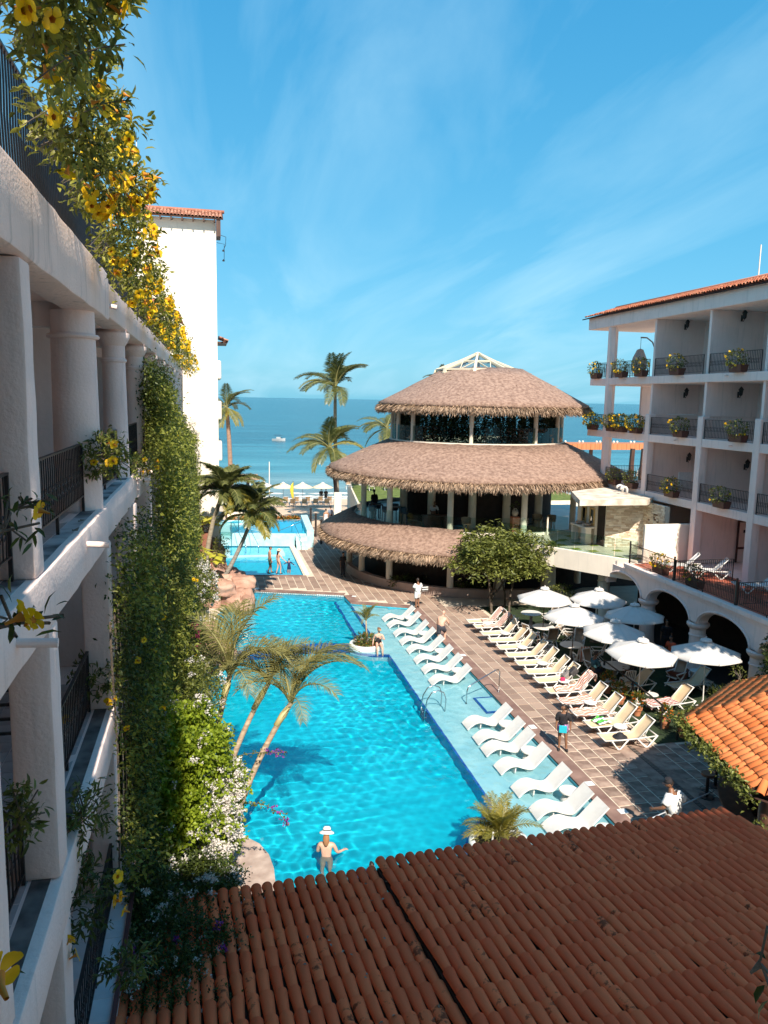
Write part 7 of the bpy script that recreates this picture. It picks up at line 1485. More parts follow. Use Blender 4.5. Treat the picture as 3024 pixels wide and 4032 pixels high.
for i,(px,py,Y,dx,dz,l) in enumerate(((1000,2990,18.5,.75,.10,'reaching out over the pool, upper one'),(1010,3180,16.5,.7,-.45,'reaching out over the pool, lower one with purple blooms'))):
    a = at(px,py,Y); t = thing('bougainvillea_branch','arching purple flowered branch '+l,'branch',tuple(a)); c_ = curve((-dx,.1,-.05),(-dx*.4,0,.22),(dx*.4,0,.2),(dx,0,dz),14); q = MB(); q.tube(c_,.007,4,False); q.build('stem', BARK, t)
    p = c_[rng.integers(0,14,90)]+rng.normal(size=(90,3))*.03; leafobj('leaves',[(*leafs(p,rng.normal(size=(90,3))+np.array([.2,0,-.6]),.085,.045),0)],G_TREE,t); p = c_[rng.integers(9,14,20)]+rng.normal(size=(20,3))*.05; leafobj('flowers',[(*petals(p,rng.normal(size=(20,3)),.05,4),0)],PPETAL,t,kind='stuff')
bougain('shaded bush with pale blooms between the ledge and the clay roof', at(560,3640,12.2), (.55,.9,.7), 1300,.07,.042,G_DARK,WPETAL,30,.04,fbias=(.3,-.8,.5))
bougain('shaded creeper sprawling over the lower left tiles', at(800,3800,11.2), (.75,.6,.16), 900,.06,.036,G_DARK,WPETAL,34,.036,fbias=(.2,-.8,.5))
bougain('bright patch of young leaves beside the lifebuoy', at(900,3080,15.6), (.3,.5,.4), 300,.09,.06,G_LIME,WPETAL,90,.05,fbias=(.6,-.6,.2))
t = thing('leaf_litter','dry leaves and petals scattered on the foreground clay tiles','leaf litter'); t['kind'] = 'stuff'; del t['category']
n_ = 90; P_ = np.array([tuple(e0+Vector((.9987,.05,0))*random.uniform(-1,9.5)+Vector((.0534,-.9857,.1597))*random.uniform(.2,5)+Vector((0,0,.12))) for _ in range(n_)]); leafobj('leaf',[(*leafs(P_,rng.normal(size=(n_,3))*np.array([1,1,.1]),.07,.035),0)],PTRUNK,t,kind='stuff')
# big yellow-green leaves and shrubs by the rocks
def bigleaf(label, c, n, L, m):
    t = thing('big_leaf_plant', label, 'plant', tuple(c))
    for k in range(n):
        a = k*2.4; d = Vector((math.cos(a),math.sin(a),.2)); b = Vector((math.cos(a)*.2,math.sin(a)*.2,0)); e = d*random.uniform(.25,.5)+Vector((0,0,random.uniform(.3,.75))); q = MB(); q.tube([b*0,b+Vector((0,0,.3)),e],.012,4,False)
        s = Vector((-d.y,d.x,0)); l_ = L*random.uniform(.7,1.1); dn = (d+Vector((0,0,-.5))).normalized(); q.cur = 1
        pts = [e-dn*l_*.3, e-dn*l_*.42+s*l_*.3, e+s*l_*.42+dn*l_*.05, e+dn*l_*.75, e-s*l_*.42+dn*l_*.05, e-dn*l_*.42-s*l_*.3, e+Vector((0,0,.05))]; q.add(pts,[(6,0,1),(6,1,2),(6,2,3),(6,3,4),(6,4,5),(6,5,0)]); q.build('leaf', [RACH,m], t)
LEAFY = leafmat('yellow_green_leaf',(0.30,0.32,0.02),(0.62,0.58,0.08),trans=.5)
bigleaf('large pale yellow leaves beside the red planter at the tower foot', at(830,2090,46), 9, .75, LEAFY); bigleaf('cluster of yellow green leaves on top of the pink rocks', at(850,2210,43.5)+Vector((0,0,-.4)), 12, .55, LEAFY); bigleaf('yellow green leaves left of the pink rocks', at(790,2200,42)+Vector((0,0,-.3)), 12, .5, LEAFY)
shrub('reddish croton bush in the planter at the foot of the tower', tuple(at(795,2075,46.5)+Vector((0,0,-.3))), (.7,.5,.35), 500,.16,.05, leafmat('croton',(0.10,0.06,0.02),(0.45,0.16,0.05)))
q = MB(); a = at(790,2105,46.3); q.box(a.x-.8,a.x+.65,46.0,46.7,0,a.z+.1); tag(q.build('brick_planter', mat('brown_brick',(0.22,0.08,0.05),(0.3,0.12,0.08),rough=.9)),'reddish brown planter box at the foot of the white tower','planter')
shrub('dark green bush right of the rocks, behind the leaning trunks', tuple(at(870,2170,46)+Vector((0,0,-.6))), (.55,.6,.8), 900,.12,.05, G_VINE)
shrub('olive shrub between the vine and the rocks', tuple(at(770,2230,38)+Vector((0,0,-.6))), (.6,1.0,.75), 1000,.12,.05, G_TREE)
shrub('dark shrub with a few white flowers under the white terrace', (19.1,39.0,.7), (.95,.5,.5), 800,.12,.05, G_TREE, flowers_=WPETAL, fn=12, fs=.07)
t = thing('climbing_vine','dark climber on the arcade wall above the orange roof','vine',(20.35,23.2,0)); p,u = blobpts(2400,(-.1,0,2.2),(.45,.9,1.9),hollow=.2); leafobj('leaves',[(*leafs(p,u+rng.normal(size=p.shape)*.7,.15,.07),0)],G_DARK,t); q = MB(); q.tube([(0,0,0),(-.1,.2,1.5),(0,-.1,3.6)],.03,5,False); q.build('stem', BARK, t)
shrub('low green plants at the foot of the arcade', (19.9,25.6,.0), (.3,.9,.35), 500,.18,.05, G_VINE)
# creeper edging the orange roof
ang = [R(146.6+a) for a in (-45,0,45)]; cor = [Vector((17.3+5.35*math.cos(a),15.3+5.35*math.sin(a),2.95)) for a in ang]
t = thing('eave_creeper','leafy creeper trimmed along the eave of the orange tiled roof','creeper'); P=[]
for a,b,w0,w1,k in ((cor[0],cor[1],.7,1,180),(cor[1],cor[2],0,1,1300)):
    for _ in range(k): u = random.uniform(w0,w1); P.append(a.lerp(b,u)+Vector((random.gauss(-.06,.09),random.gauss(0,.09),random.gauss(.0,.10)+.08*math.sin(u*17))))
P = np.array(P); leafobj('leaves',[(*leafs(P,rng.normal(size=P.shape)+np.array([-.5,0,.4]),.12,.06),0)],G_TREE,t); q = MB(); q.tube([tuple(cor[1]+Vector((-.05,0,0))),tuple(cor[2]+Vector((-.05,0,0)))],.02,4,False); q.build('stem',BARK,t)
shrub('small sprout growing between the orange tiles', (16.0,20.0,3.35), (.25,.25,.2), 60,.14,.03, G_TREE)
shrub('low dark hedge at the right end of the clay roof', (12.0,13.3,1.4), (.5,.8,.7), 900,.10,.045, G_VINE)
# flower strip behind the raised pool
t = thing('flower_strip','orange and yellow flower hedge along the far edge of the raised pool','hedge',(0,0,0)); n_=2600; p = np.stack([rng.uniform(1.5,7.8,n_),rng.uniform(68.65,69.2,n_),rng.uniform(.5,1.2,n_)],1); leafobj('leaves',[(*leafs(p[:1500],rng.normal(size=(1500,3)),.22,.1),0),(*leafs(p[1500:],rng.normal(size=(n_-1500,3)),.14,.1),1)],[G_VINE,OPETAL],t)
q = MB(); q.box(1.4,7.9,68.6,69.25,0,.75); q.build('planter_wall', WALLW, t)
for i,(x,y) in enumerate(((3.4,71.4),(3.9,71.0),(5.6,71.6))): shrub('dark round shrub behind the flower hedge, '+('left','middle','right')[i]+' one', (x-.6,y,.0), (.45,.4,.75), 260,.2,.1, G_DARK)
# lifebuoy on a white post
t = thing('lifebuoy','red lifebuoy hanging from a white hooked post by the pool coping','lifebuoy',(.42,18.6,0)); q = MB(); q.tube([(0,0,0),(.0,0,1.7),(.02,0,1.85),(.14,0,1.9),(.2,0,1.8)],.022,7); q.build('post', WPLAST, t, smooth=True)
q = MB(); q.tube([(.1,.3*math.cos(a*.5236),1.9+.3*math.sin(a*.5236)) for a in range(13)],.055,8,False); q.build('ring', mat('lifebuoy_red',(0.75,0.05,0.02),rough=.4), t, smooth=True)
# ================================================================== people
SKIN = {k: mat('skin_'+k, c, tuple(x*.88 for x in c), rough=.5, scale=5) for k,c in dict(fair=(.62,.36,.26), pale=(.68,.44,.34), tan=(.42,.22,.13), brown=(.24,.115,.065), dark=(.10,.05,.035)).items()}
def cloth(name, c, rough=.85): return mat(name, c, tuple(x*.85 for x in c), rough=rough, scale=6, bump=.004, bscale=14)
HAIRM = mat('dark_hair',(0.015,0.010,0.008),(0.03,0.02,0.015),rough=.5); BLACKC = cloth('black_cloth',(.018,.016,.02)); WHITEC = cloth('white_cloth',(.76,.75,.73)); SHOE = mat('dark_shoe',(.015,.012,.012),rough=.6)
JR = dict(pelvis=.125,waist=.115,chest=.135,neckb=.075,neck=.052,head=.05, hip=.088,knee=.056,ankle=.036,heel=.032,toe=.026, sho=.062,elb=.041,wri=.026,palm=.030)
def joints(pose, b=1.0):
    J = dict(pelvis=(0,0,.95), waist=(0,-.01,1.08), chest=(0,0,1.29), neckb=(0,-.01,1.44), neck=(0,0,1.51), head=(0,.015,1.58))
    for s,k in ((-1,'L'),(1,'R')):
        J.update({'hip'+k:(s*.095,0,.90),'knee'+k:(s*.10,.02,.49),'ankle'+k:(s*.10,-.02,.08),'heel'+k:(s*.10,-.05,.035),'toe'+k:(s*.115,.15,.025),
                  'sho'+k:(s*.175,0,1.40),'elb'+k:(s*.225,-.03,1.12),'wri'+k:(s*.24,.04,.88)})
    J.update(pose); return {k: Vector(v) for k,v in J.items()}
BONES = [('pelvis','waist'),('waist','chest'),('chest','neckb'),('neckb','neck'),('neck','head')]
for k in 'LR': BONES += [('pelvis','hip'+k),('hip'+k,'knee'+k),('knee'+k,'ankle'+k),('ankle'+k,'heel'+k),('ankle'+k,'toe'+k),('chest','sho'+k),('sho'+k,'elb'+k),('elb'+k,'wri'+k)]
PENDING = []
def person(label, loc, rz, skin, pose={}, h=1.72, wd=1.0, garments=(), hair=None, hat=None, look=(0,0), group=None, extra=None):
    t = thing('person', label, 'person', loc, R(rz), group); s = h/1.74; t.scale = (s,s,s); J = joints(pose); bm = bmesh.new(); ly = bm.verts.layers.skin.verify(); V = {}
    for k,p in J.items():
        v = bm.verts.new(p); kk = k[:-1] if k[-1] in 'LR' and k[:-1] in JR else k; r_ = JR[kk]*wd; v[ly].radius = (r_,r_*(.78 if kk in ('chest','waist','pelvis') else 1)); v[ly].use_root = (k=='pelvis'); V[k] = v
    for a,b in BONES: bm.edges.new((V[a],V[b]))
    for k,sg in (('L',-1),('R',1)):
        d = (J['wri'+k]-J['elb'+k]).normalized(); sd = d.cross(Vector((0,1,0))).normalized(); 
        if sd.length < .5: sd = Vector((1,0,0))
        fw_ = sd.cross(d).normalized()
        pv = bm.verts.new(J['wri'+k]+d*.06); pv[ly].radius = (.030,.020); bm.edges.new((V['wri'+k],pv)); base = pv.co.copy()
        for i in range(4):
            o = fw_*((i-1.5)*.020); L_ = (.062,.072,.068,.055)[i]; f1 = bm.verts.new(base+d*.035+o); f2 = bm.verts.new(base+d*(.035+L_*.55)+o*1.25-sd*.006*sg); f3 = bm.verts.new(base+d*(.03+L_)+o*1.3-sd*.02*sg)
            for f_ in (f1,f2,f3): f_[ly].radius = (.0085,.0085)
            bm.edges.new((pv,f1)); bm.edges.new((f1,f2)); bm.edges.new((f2,f3))
        t1 = bm.verts.new(base-d*.02+fw_*.036); t2 = bm.verts.new(base+d*.02+fw_*.055)
        for f_ in (t1,t2): f_[ly].radius = (.010,.010)
        bm.edges.new((V['wri'+k],t1)); bm.edges.new((t1,t2))
    me = bpy.data.meshes.new('body_rig'); bm.to_mesh(me); bm.free(); o = bpy.data.objects.new('body', me); link(o, t); o.modifiers.new('skin','SKIN').use_smooth_shade = True; m_1 = o.modifiers.new('sub','SUBSURF'); m_1.levels = m_1.render_levels = 1
    PENDING.append((t,o,J,skin,garments,hair,hat,look,s,extra)); return t
def head_mesh(bm, c, yaw_, pit, mi_dark):
    M = Matrix.Translation(c) @ Matrix.Rotation(R(yaw_),4,'Z') @ Matrix.Rotation(R(pit),4,'X')
    r = bmesh.ops.create_uvsphere(bm, u_segments=20, v_segments=14, radius=1)
    for v in r['verts']:
        x,y,z = v.co; jaw = 1-.28*max(0,-z)**1.5; v.co = Vector((x*.074*jaw, y*.094*(1-.10*max(0,-z)*(1 if y<0 else .3)), z*.115)); 
        if y > .8 and abs(x) < .35: v.co.y += .006*max(0,1-abs(z))
    bmesh.ops.transform(bm, matrix=M, verts=r['verts'])
    def blob(p, sc, mi=0):
        q = bmesh.ops.create_icosphere(bm, subdivisions=2, radius=1)
        for v in q['verts']: v.co = Vector((v.co.x*sc[0]+p[0], v.co.y*sc[1]+p[1], v.co.z*sc[2]+p[2]))
        bmesh.ops.transform(bm, matrix=M, verts=q['verts'])
        for v in q['verts']:
            for f in v.link_faces: f.material_index = mi
    blob((0,.098,-.012),(.012,.018,.022)); blob((0,.086,-.052),(.024,.012,.006),2)
    for s in (-1,1): blob((s*.028,.084,.012),(.011,.008,.006),1); blob((s*.076,.0,-.005),(.008,.018,.028)); blob((s*.028,.088,.030),(.017,.006,.004),1)
def shape(c, prof, name, m, t, n=20, rot=(0,0,0)):
    q = MB(); q.lathe(prof, n=n); o = q.build(name, m, t, smooth=True); o.location = c; o.rotation_euler = rot; return o
def finish_people():
    bpy.context.view_layer.update(); dg = bpy.context.evaluated_depsgraph_get(); LIP = mat('lip',(.35,.12,.10),rough=.5)
    for (t,o,J,skin,garments,hair,hat,look,s,extra) in PENDING:
        ev = o.evaluated_get(dg); me = bpy.data.meshes.new_from_object(ev); o.modifiers.clear(); bm = bmesh.new(); bm.from_mesh(me)
        for f in bm.faces: f.material_index = 0
        body = [v.co.copy() for v in bm.verts]; nor = [v.normal.copy() for v in bm.verts]; faces = [[v.index for v in f.verts] for f in bm.faces]
        segs = [(a,b,J[a],J[b]) for a,b in BONES]; lab = []
        for p in body:
            best = None
            for a,b,A_,B_ in segs:
                d = B_-A_; u = max(0,min(3.2 if a[:3]=='elb' else 1,(p-A_).dot(d)/d.length_squared)); q = (p-A_-d*u).length
                ra = JR.get(a[:-1] if a[-1] in 'LR' else a,.05); rb = JR.get(b[:-1] if b[-1] in 'LR' else b,.05); q = q/(ra+(rb-ra)*min(u,1))
                if best is None or q < best[0]: best = (q,a+'-'+b,(p-A_).dot(d)/d.length_squared)
            lab.append(best[1:])
        hc = J['head']+Vector((0,.02,.09)); hc = J['head'] + (J['head']-J['neck']).normalized()*.085 + Vector((0,.012,0)).lerp(Vector((0,0,0)),0); head_mesh(bm, hc, look[0], look[1], 1)
        bm.normal_update(); 
        for f in bm.faces: f.smooth = True
        bm.to_mesh(me); bm.free(); me.name = 'body'; me.materials.clear()
        for m in (skin, HAIRM, LIP): me.materials.append(m)
        me.update(); o.data = me; rec(o)
        for gname, gm, sel, off in garments:
            ok = [any(l.startswith(k) and r0_ <= u <= r1_ for k,(r0_,r1_) in sel.items()) for l,u in lab]; idx = {}; q = MB()
            for f in faces:
                if all(ok[i] for i in f):
                    for i in f:
                        if i not in idx: idx[i] = len(q.v); p = body[i]+nor[i]*off; q.v.append(tuple(p))
                    q.f.append(tuple(idx[i] for i in f)); q.m.append(0)
            if q.f: g_ = q.build(gname, gm, t, smooth=True); m_1 = g_.modifiers.new('thick','SOLIDIFY'); m_1.thickness = .006; m_1.offset = 1; rec(g_)
        if hair:
            kind, hm = hair; Mh = Matrix.Translation(hc) @ Matrix.Rotation(R(look[0]),4,'Z') @ Matrix.Rotation(R(look[1]),4,'X'); bm = bmesh.new(); r = bmesh.ops.create_uvsphere(bm, u_segments=20, v_segments=14, radius=1)
            kill = [v for v in bm.verts if (v.co.y > .15 and v.co.z < .42) or v.co.z < (-.55 if kind != 'short' else -.3)]
            for v in bm.verts: v.co = Vector((v.co.x*.083,v.co.y*.104-.006,v.co.z*.124+.006))*(1+.05*noise.noise(v.co*4))
            bmesh.ops.delete(bm, geom=kill, context='VERTS')
            if kind == 'long':
                r = bmesh.ops.create_uvsphere(bm, u_segments=12, v_segments=10, radius=1)
                for v in r['verts']: v.co = Vector((v.co.x*.085,v.co.y*.045-.075-.02*v.co.z,v.co.z*.19-.12))*(1+.08*noise.noise(v.co*5))
            if kind == 'bun': r = bmesh.ops.create_icosphere(bm, subdivisions=2, radius=.045); bmesh.ops.translate(bm, verts=r['verts'], vec=(0,-.11,.05))
            for f in bm.faces: f.smooth = True
            m2 = bpy.data.meshes.new('hair'); bm.to_mesh(m2); bm.free(); m2.materials.append(hm); ho = inst('hair', m2, t); ho.matrix_basis = Mh
        if hat:
            kind, hm = hat; Mh = Matrix.Translation(hc) @ Matrix.Rotation(R(look[0]),4,'Z') @ Matrix.Rotation(R(look[1]),4,'X')
            pr = dict(sun=[(.19,-.02),(.185,.01),(.105,.05),(.098,.11),(.07,.145),(0,.15)], cap=[(.094,.02),(.096,.06),(.075,.12),(0,.135)], visor=[(.092,.03),(.094,.06),(.09,.062)])[kind]
            q = MB(); q.lathe(pr, n=22)
            if kind in ('cap','visor'): q.add([(-.07,.07,.035),(.07,.07,.035),(.055,.165,.02),(-.055,.165,.02),(-.07,.07,.025),(.07,.07,.025),(.055,.165,.012),(-.055,.165,.012)],[(0,1,2,3),(7,6,5,4),(3,2,6,7)])
            ho = q.build('hat', hm, t, smooth=(kind=='sun')); ho.matrix_basis = Mh @ Matrix.Translation((0,0,.02))
            if kind == 'sun': q = MB(); q.lathe([(.107,.045),(.108,.075)], n=22); b_ = q.build('hat_band', BLACKC, t); b_.matrix_basis = Mh @ Matrix.Translation((0,0,.02))
TS = {'pelvis-waist':(-9,9),'waist-chest':(-9,9),'chest-neckb':(-9,1.0),'chest-sho':(-9,9),'sho':(-1,.75)}
def shirt(m, sl=.75, off=.018, lo=.1): d = dict(TS); d['sho'] = (-2,sl); d['pelvis-waist'] = (lo-1,9); d['pelvis-hip'] = (-9,.6); return ('shirt', m, d, off)
def shorts(m, ln=.75, off=.022): return ('shorts', m, {'pelvis-waist':(-9,.75),'pelvis-hip':(-9,9),'hip':(-2,ln)}, off)
def bottoms(m): return ('swimwear', m, {'pelvis-waist':(-9,.15),'pelvis-hip':(-9,9),'hip':(-2,.10)}, .006)
def shoes(m): return ('shoe', m, {'ankle':(-.2,9)}, .010)
GREENC = cloth('green_trunks',(.09,.13,.09)); NAVY = cloth('navy_cloth',(.012,.025,.09)); GREYS = cloth('slate_shorts',(.05,.05,.065))
person('man in green swimming trunks walking along the far pool edge', (3.82,51.35,.0), -80, SKIN['tan'], {'kneeL':(-.10,.10,.49),'ankleL':(-.10,.12,.08),'heelL':(-.1,.09,.035),'toeL':(-.11,.29,.025),'ankleR':(.1,-.16,.09),'heelR':(.1,-.19,.05),'toeR':(.11,.0,.025),'kneeR':(.1,-.02,.49)}, 1.82, 1.05, [shorts(GREENC,.85),shoes(SHOE)], ('short',HAIRM), look=(-20,-15))
person('woman in a black bikini and straw hat holding a boy by the hand', (4.38,51.1,.0), -60, SKIN['fair'], {'elbR':(.30,.12,1.15),'wriR':(.42,.28,.98),'kneeR':(.1,.12,.5),'ankleR':(.1,.10,.08),'heelR':(.1,.07,.035),'toeR':(.11,.26,.025),'ankleL':(-.1,-.12,.08),'heelL':(-.1,-.15,.045),'toeL':(-.11,.04,.025)}, 1.66, .88, [bottoms(BLACKC),('bikini_top',BLACKC,{'waist-chest':(.7,1.3),'chest-neckb':(-.3,.15)},.008),shoes(SHOE)], ('long',HAIRM), ('sun',mat('straw_hat',(.60,.38,.25),(.7,.5,.35),rough=.9,scale=20)), look=(0,-15))
person('small boy in a navy swim suit standing in the shallow far pool', (5.15,51.75,-.30), -10, SKIN['tan'], {'elbL':(-.36,.05,1.24),'wriL':(-.52,.1,1.18),'elbR':(.36,.03,1.22),'wriR':(.55,.08,1.08)}, 1.2, 1.08, [shirt(NAVY,1.0,.010),('sleeve',NAVY,{'elb':(-9,.85)},.009),shorts(NAVY,.7,.012)], ('short',HAIRM))
w_ = person('person in white shirt and white shorts walking away with a striped bag', (11.45,41.3,.0), 12, SKIN['brown'], {'wriL':(-.16,.16,1.18),'elbL':(-.27,.05,1.2),'elbR':(.26,.0,1.2),'wriR':(.20,.15,1.25),'kneeR':(.1,.13,.5),'ankleR':(.1,.05,.1),'heelR':(.1,.02,.06),'toeR':(.11,.21,.03)}, 1.72, 1.15, [shirt(WHITEC,.95,.03,-.6),shorts(WHITEC,.8,.03),shoes(SHOE)], ('short',HAIRM))
bald = person('bald sunburnt man in dark shorts climbing out of the pool', (11.02,35.3,-.27), -35, SKIN['fair'], {'waist':(0,.03,1.08),'chest':(0,.14,1.26),'neckb':(0,.22,1.38),'neck':(0,.27,1.43),'head':(0,.31,1.48),'shoL':(-.19,.17,1.33),'shoR':(.19,.17,1.33),'elbL':(-.27,.18,1.06),'wriL':(-.26,.30,.83),'elbR':(.30,.24,1.12),'wriR':(.26,.44,.98),'kneeR':(.14,.28,.66),'ankleR':(.13,.20,.30),'heelR':(.13,.17,.26),'toeR':(.14,.36,.25)}, 1.80, 1.22, [shorts(GREYS,.8,.025)], None, look=(-10,-18))
person('woman in black swimsuit and visor sitting on the edge of the far planter', (7.72,34.6,-.62), 175, SKIN['fair'], {'kneeL':(-.14,.42,.82),'kneeR':(.12,.44,.84),'ankleL':(-.15,.47,.42),'ankleR':(.12,.52,.44),'heelL':(-.15,.44,.38),'heelR':(.12,.49,.40),'toeL':(-.15,.63,.36),'toeR':(.13,.68,.38),'elbL':(-.27,.14,1.16),'wriL':(-.12,.30,1.30),'elbR':(.26,-.08,1.15),'wriR':(.30,.03,.95)}, 1.64, 1.05, [('swimsuit',BLACKC,{'pelvis-waist':(-9,9),'waist-chest':(-9,9),'chest-neckb':(-9,.3),'pelvis-hip':(-9,9),'hip':(-2,.08)},.008)], ('bun',mat('auburn_hair',(.16,.07,.03),rough=.6)), ('visor',mat('tan_visor',(.40,.26,.14),rough=.8)), look=(20,-10))
PINKS = mat('pink_check',(.55,.25,.40),(.12,.10,.25),rough=.9,scale=18,lo=.45,hi=.55)
wb = person('woman in a black T-shirt with a bright cyan shoulder bag standing on the paving', (11.62,22.95,.0), 155, SKIN['brown'], {'head':(0,.015,1.585),'ankleL':(-.16,.0,.08),'heelL':(-.16,-.03,.035),'toeL':(-.20,.14,.025),'kneeL':(-.13,.02,.49),'elbL':(-.26,-.04,1.13),'wriL':(-.27,.02,.88)}, 1.63, 1.12, [shirt(BLACKC,.95,.028,-.4),shorts(PINKS,.55,.03),shoes(SHOE)], ('bun',HAIRM), look=(-62,5))
pm_ = person('man in white polo shirt and dark cap cleaning the pool with a long pole', (11.9,16.95,.0), 18, SKIN['brown'], {'elbL':(-.33,.02,1.16),'wriL':(-.36,.27,1.02),'elbR':(.38,-.06,1.19),'wriR':(.44,.16,1.16),'chest':(0,.05,1.28),'neckb':(0,.07,1.43),'neck':(0,.09,1.50),'head':(0,.12,1.57)}, 1.88, 1.36, [shirt(WHITEC,.85,.036,-.9),('shorts',cloth('stone_trousers',(.5,.46,.42)),{'pelvis-waist':(-9,.75),'pelvis-hip':(-9,9),'hip':(-2,9),'knee':(-9,.95)},.024),shoes(SHOE)], ('short',HAIRM), ('cap',BLACKC), look=(60,-18))
person('bather in a white sun hat and dark swimsuit wading in the deep pool', (2.83,18.55,-1.2), -15, SKIN['fair'], {'elbR':(.28,.03,1.15),'wriR':(.42,.20,1.12),'elbL':(-.24,.05,1.15),'wriL':(-.16,.26,1.08)}, 1.78, 1.08, [bottoms(BLACKC),('swimsuit',BLACKC,{'pelvis-waist':(-.3,.45)},.010)], ('long',mat('light_brown_hair',(.30,.14,.06),rough=.6)), ('sun',WHITEC), look=(0,-22))
person('child with dark hair tied up, just showing above the foreground roof edge', (3.83,17.55,-1.22), 180, SKIN['brown'], {'elbL':(-.25,.15,1.2),'wriL':(-.1,.35,1.25)}, 1.42, .95, [('swimsuit',BLACKC,dict(TS),.012)], ('bun',HAIRM))
person('staff member in dark clothes standing in the shade at the restaurant wall', (8.55,49.7,.0), 200, SKIN['brown'], {}, 1.66, 1.05, [shirt(BLACKC,.95),('trousers',BLACKC,{'pelvis-waist':(-9,.7),'pelvis-hip':(-9,9),'hip':(-2,9),'knee':(-9,9)},.02),shoes(SHOE)], ('short',HAIRM))
person('dark silhouette of a man standing on the open middle floor', (11.0,51.5,3.81), 20, SKIN['dark'], {}, 1.78, 1.15, [shirt(BLACKC,.95),('trousers',BLACKC,{'pelvis-waist':(-9,.7),'pelvis-hip':(-9,9),'hip':(-2,9),'knee':(-9,9)},.02)], ('short',HAIRM), ('cap',BLACKC))
person('person in a white shirt leaning over the dark desk in the restaurant', (13.9,46.9,3.81), 180, SKIN['brown'], {'chest':(0,.12,1.24),'neckb':(0,.18,1.36),'neck':(0,.2,1.42),'head':(0,.24,1.48),'wriL':(-.22,.40,.92),'elbL':(-.26,.2,1.05),'wriR':(.22,.40,.92),'elbR':(.26,.2,1.05),'shoL':(-.18,.13,1.33),'shoR':(.18,.13,1.33)}, 1.7, 1.05, [shirt(WHITEC,.95)], ('short',HAIRM))
person('person in a white sleeveless dress walking to the beach', (10.35,69.8,.0), 0, SKIN['tan'], {}, 1.68, 1.0, [('dress',WHITEC,{'pelvis-waist':(-9,9),'waist-chest':(-9,9),'chest-neckb':(-9,.8),'pelvis-hip':(-9,9),'hip':(-2,.9)},.03)], ('bun',HAIRM))
person('person in a blue grey top and dark hat beside the one in white', (11.0,71.2,.0), 20, SKIN['tan'], {}, 1.72, 1.0, [shirt(cloth('blue_grey',(.20,.25,.33)),.9),shorts(GREYS)], ('short',HAIRM), ('sun',BLACKC))
person('waiter in a green shirt behind the flower hedge', (4.55,70.6,.0), 10, SKIN['dark'], {}, 1.72, 1.0, [shirt(cloth('green_shirt',(.06,.28,.13)),.95),('trousers',cloth('pale_trousers',(.45,.5,.45)),{'pelvis-waist':(-9,.7),'pelvis-hip':(-9,9),'hip':(-2,9),'knee':(-9,9)},.02)], ('short',HAIRM))
for x,l in ((13.5,'left'),(14.1,'right')): person('dark figure on the beach under the last parasol, '+l+' of two', (x,95.2,-1.15), 180, SKIN['dark'], {}, 1.7, 1.0, [shirt(BLACKC,.95),shorts(BLACKC)], ('short',HAIRM))
SIT = {'kneeL':(-.12,.44,.93),'kneeR':(.12,.44,.93),'ankleL':(-.12,.46,.52),'ankleR':(.12,.46,.52),'heelL':(-.12,.43,.48),'heelR':(.12,.43,.48),'toeL':(-.12,.62,.47),'toeR':(.12,.62,.47),'elbL':(-.28,.10,1.15),'elbR':(.28,.10,1.15),'wriL':(-.18,.34,1.20),'wriR':(.18,.34,1.20)}
for (x,y,rz,c_,l) in ((15.95,28.9,-80,'dark_teal','guest in a dark teal top sitting at the left end of the oval table'),(17.3,28.0,60,'black','guest in dark clothes sitting at the near side of the oval table'),(17.75,28.75,95,'pale','guest in a pale top sitting at the right end of the oval table')):
    person(l,(x,y,-.44),rz,SKIN['brown'],SIT,1.7,1.05,[shirt(cloth('top_'+c_,{'dark_teal':(.03,.10,.12),'black':(.02,.02,.02),'pale':(.45,.38,.34)}[c_]),.9),shorts(GREYS)],('short',HAIRM))
person('man in dark clothes standing between the arcade columns', (20.9,31.3,.02), 150, SKIN['brown'], {}, 1.74, 1.1, [shirt(BLACKC,.95),('trousers',BLACKC,{'pelvis-waist':(-9,.7),'pelvis-hip':(-9,9),'hip':(-2,9),'knee':(-9,9)},.02)], ('short',HAIRM))
person('person in an orange top in the shade behind the nearest parasols', (19.9,29.4,.02), 120, SKIN['brown'], {}, 1.6, 1.0, [shirt(cloth('orange_top',(.65,.10,.04)),.9),shorts(BLACKC)], ('short',HAIRM))
finish_people()
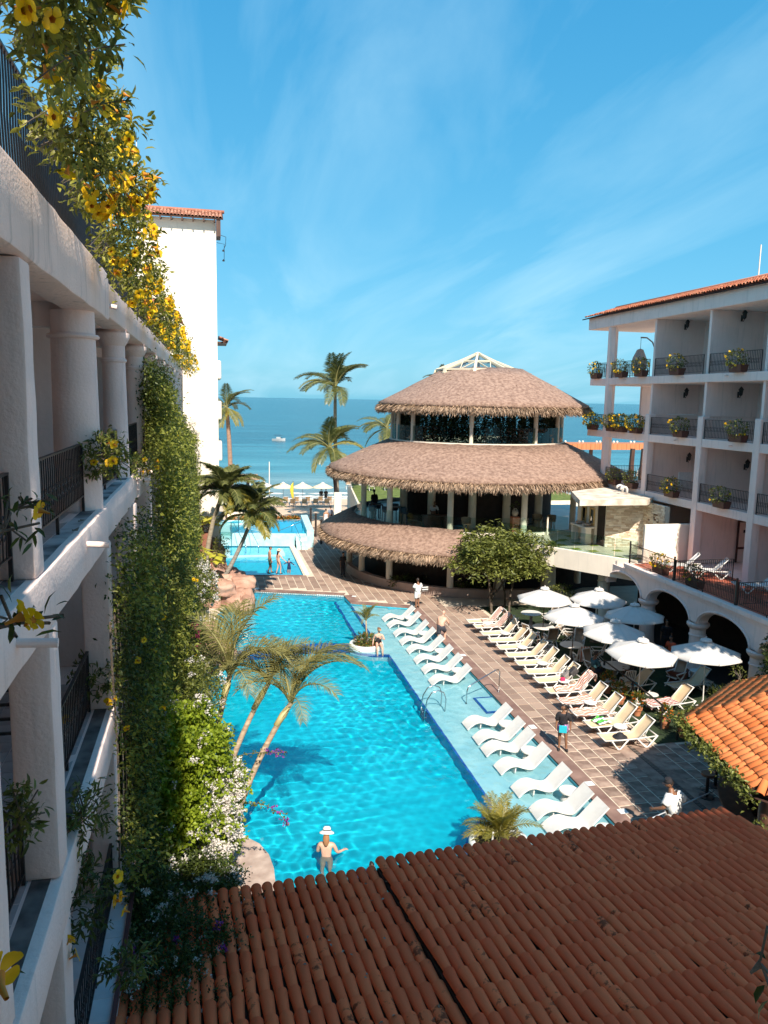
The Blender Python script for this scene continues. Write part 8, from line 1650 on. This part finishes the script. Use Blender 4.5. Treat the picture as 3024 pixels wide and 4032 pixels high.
# things they carry
t = thing('shoulder_bag','bright cyan flat shoulder bag worn by the woman in black','bag',(11.62,22.95,0),R(155)); q = MB(); q.box(-.13,.13,.20,.235,.72,.98); bevel(q.build('bag_body', mat('cyan_bag',(.02,.42,.52),rough=.5), t),.012); q = MB(); q.tube([(.10,.215,.97),(.02,.20,1.15),(-.10,.17,1.35),(-.13,.0,1.45),(-.10,-.15,1.33),(.1,-.1,1.05),(.14,.15,.97)],.010,5); q.build('strap', BLACKC, t)
t = thing('striped_bag','black and white striped tote bag carried on the right shoulder','bag',(11.45,41.3,0),R(12)); q = MB(); q.box(.24,.62,-.10,.02,.98,1.28); bevel(q.build('bag_body', stripemat('bag_stripes',(.02,.02,.02),(.75,.73,.70),(.02,.02,.02),8,2), t),.02); q = MB(); q.tube([(.3,-.04,1.28),(.25,-.02,1.42),(.2,0,1.46),(.3,.0,1.40),(.55,-.04,1.28)],.012,5); q.build('strap', BLACKC, t)
t = thing('pool_pole','long pale telescopic pole of the pool cleaner, reaching into the water','pole'); a, b = at(2440,3276,16.25), at(2795,3122,17.75); q = MB(); q.tube([a-(b-a).normalized()*1.2, a.lerp(b,.62)],.016,8); q.build('tube', STEEL if False else mat('pale_aluminium',(.62,.66,.70),rough=.35), t, smooth=True); q = MB(); q.tube([a.lerp(b,.60), b],.021,8); q.build('grip', mat('blue_grey_grip',(.42,.52,.58),rough=.5), t, smooth=True)
# fallen petals and leaves on ledges and roofs
for i,(x,y,z,l,m) in enumerate(((-1.62,9.6,10.17,'dry brown leaf on the grimy ledge below the black railing',BARK),(-1.66,10.3,10.17,'second dry leaf on the grimy ledge, near the round column',BARK),(-1.6,8.5,6.99,'small tan leaf on the dark middle ledge',PTRUNK))):
    v,f = leafs(np.array([[0,0,.01],[.01,.01,.012]]),np.array([[.3,1,.1],[.5,.8,.2]]),.12,.05); o = leafobj('fallen_leaf',[(v,f,0)],m); o.location = (x,y,z); tag(o,l,'leaf')
e_ = e0+Vector((.0534,-.9857,.1597))*2.6; o = inst('fallen_flower', FLOWER, None, tuple(at(975,3960,10.6)), (1.2,.3,.5), 1.2); tag(o,'yellow flower fallen on the clay roof tiles','flower')
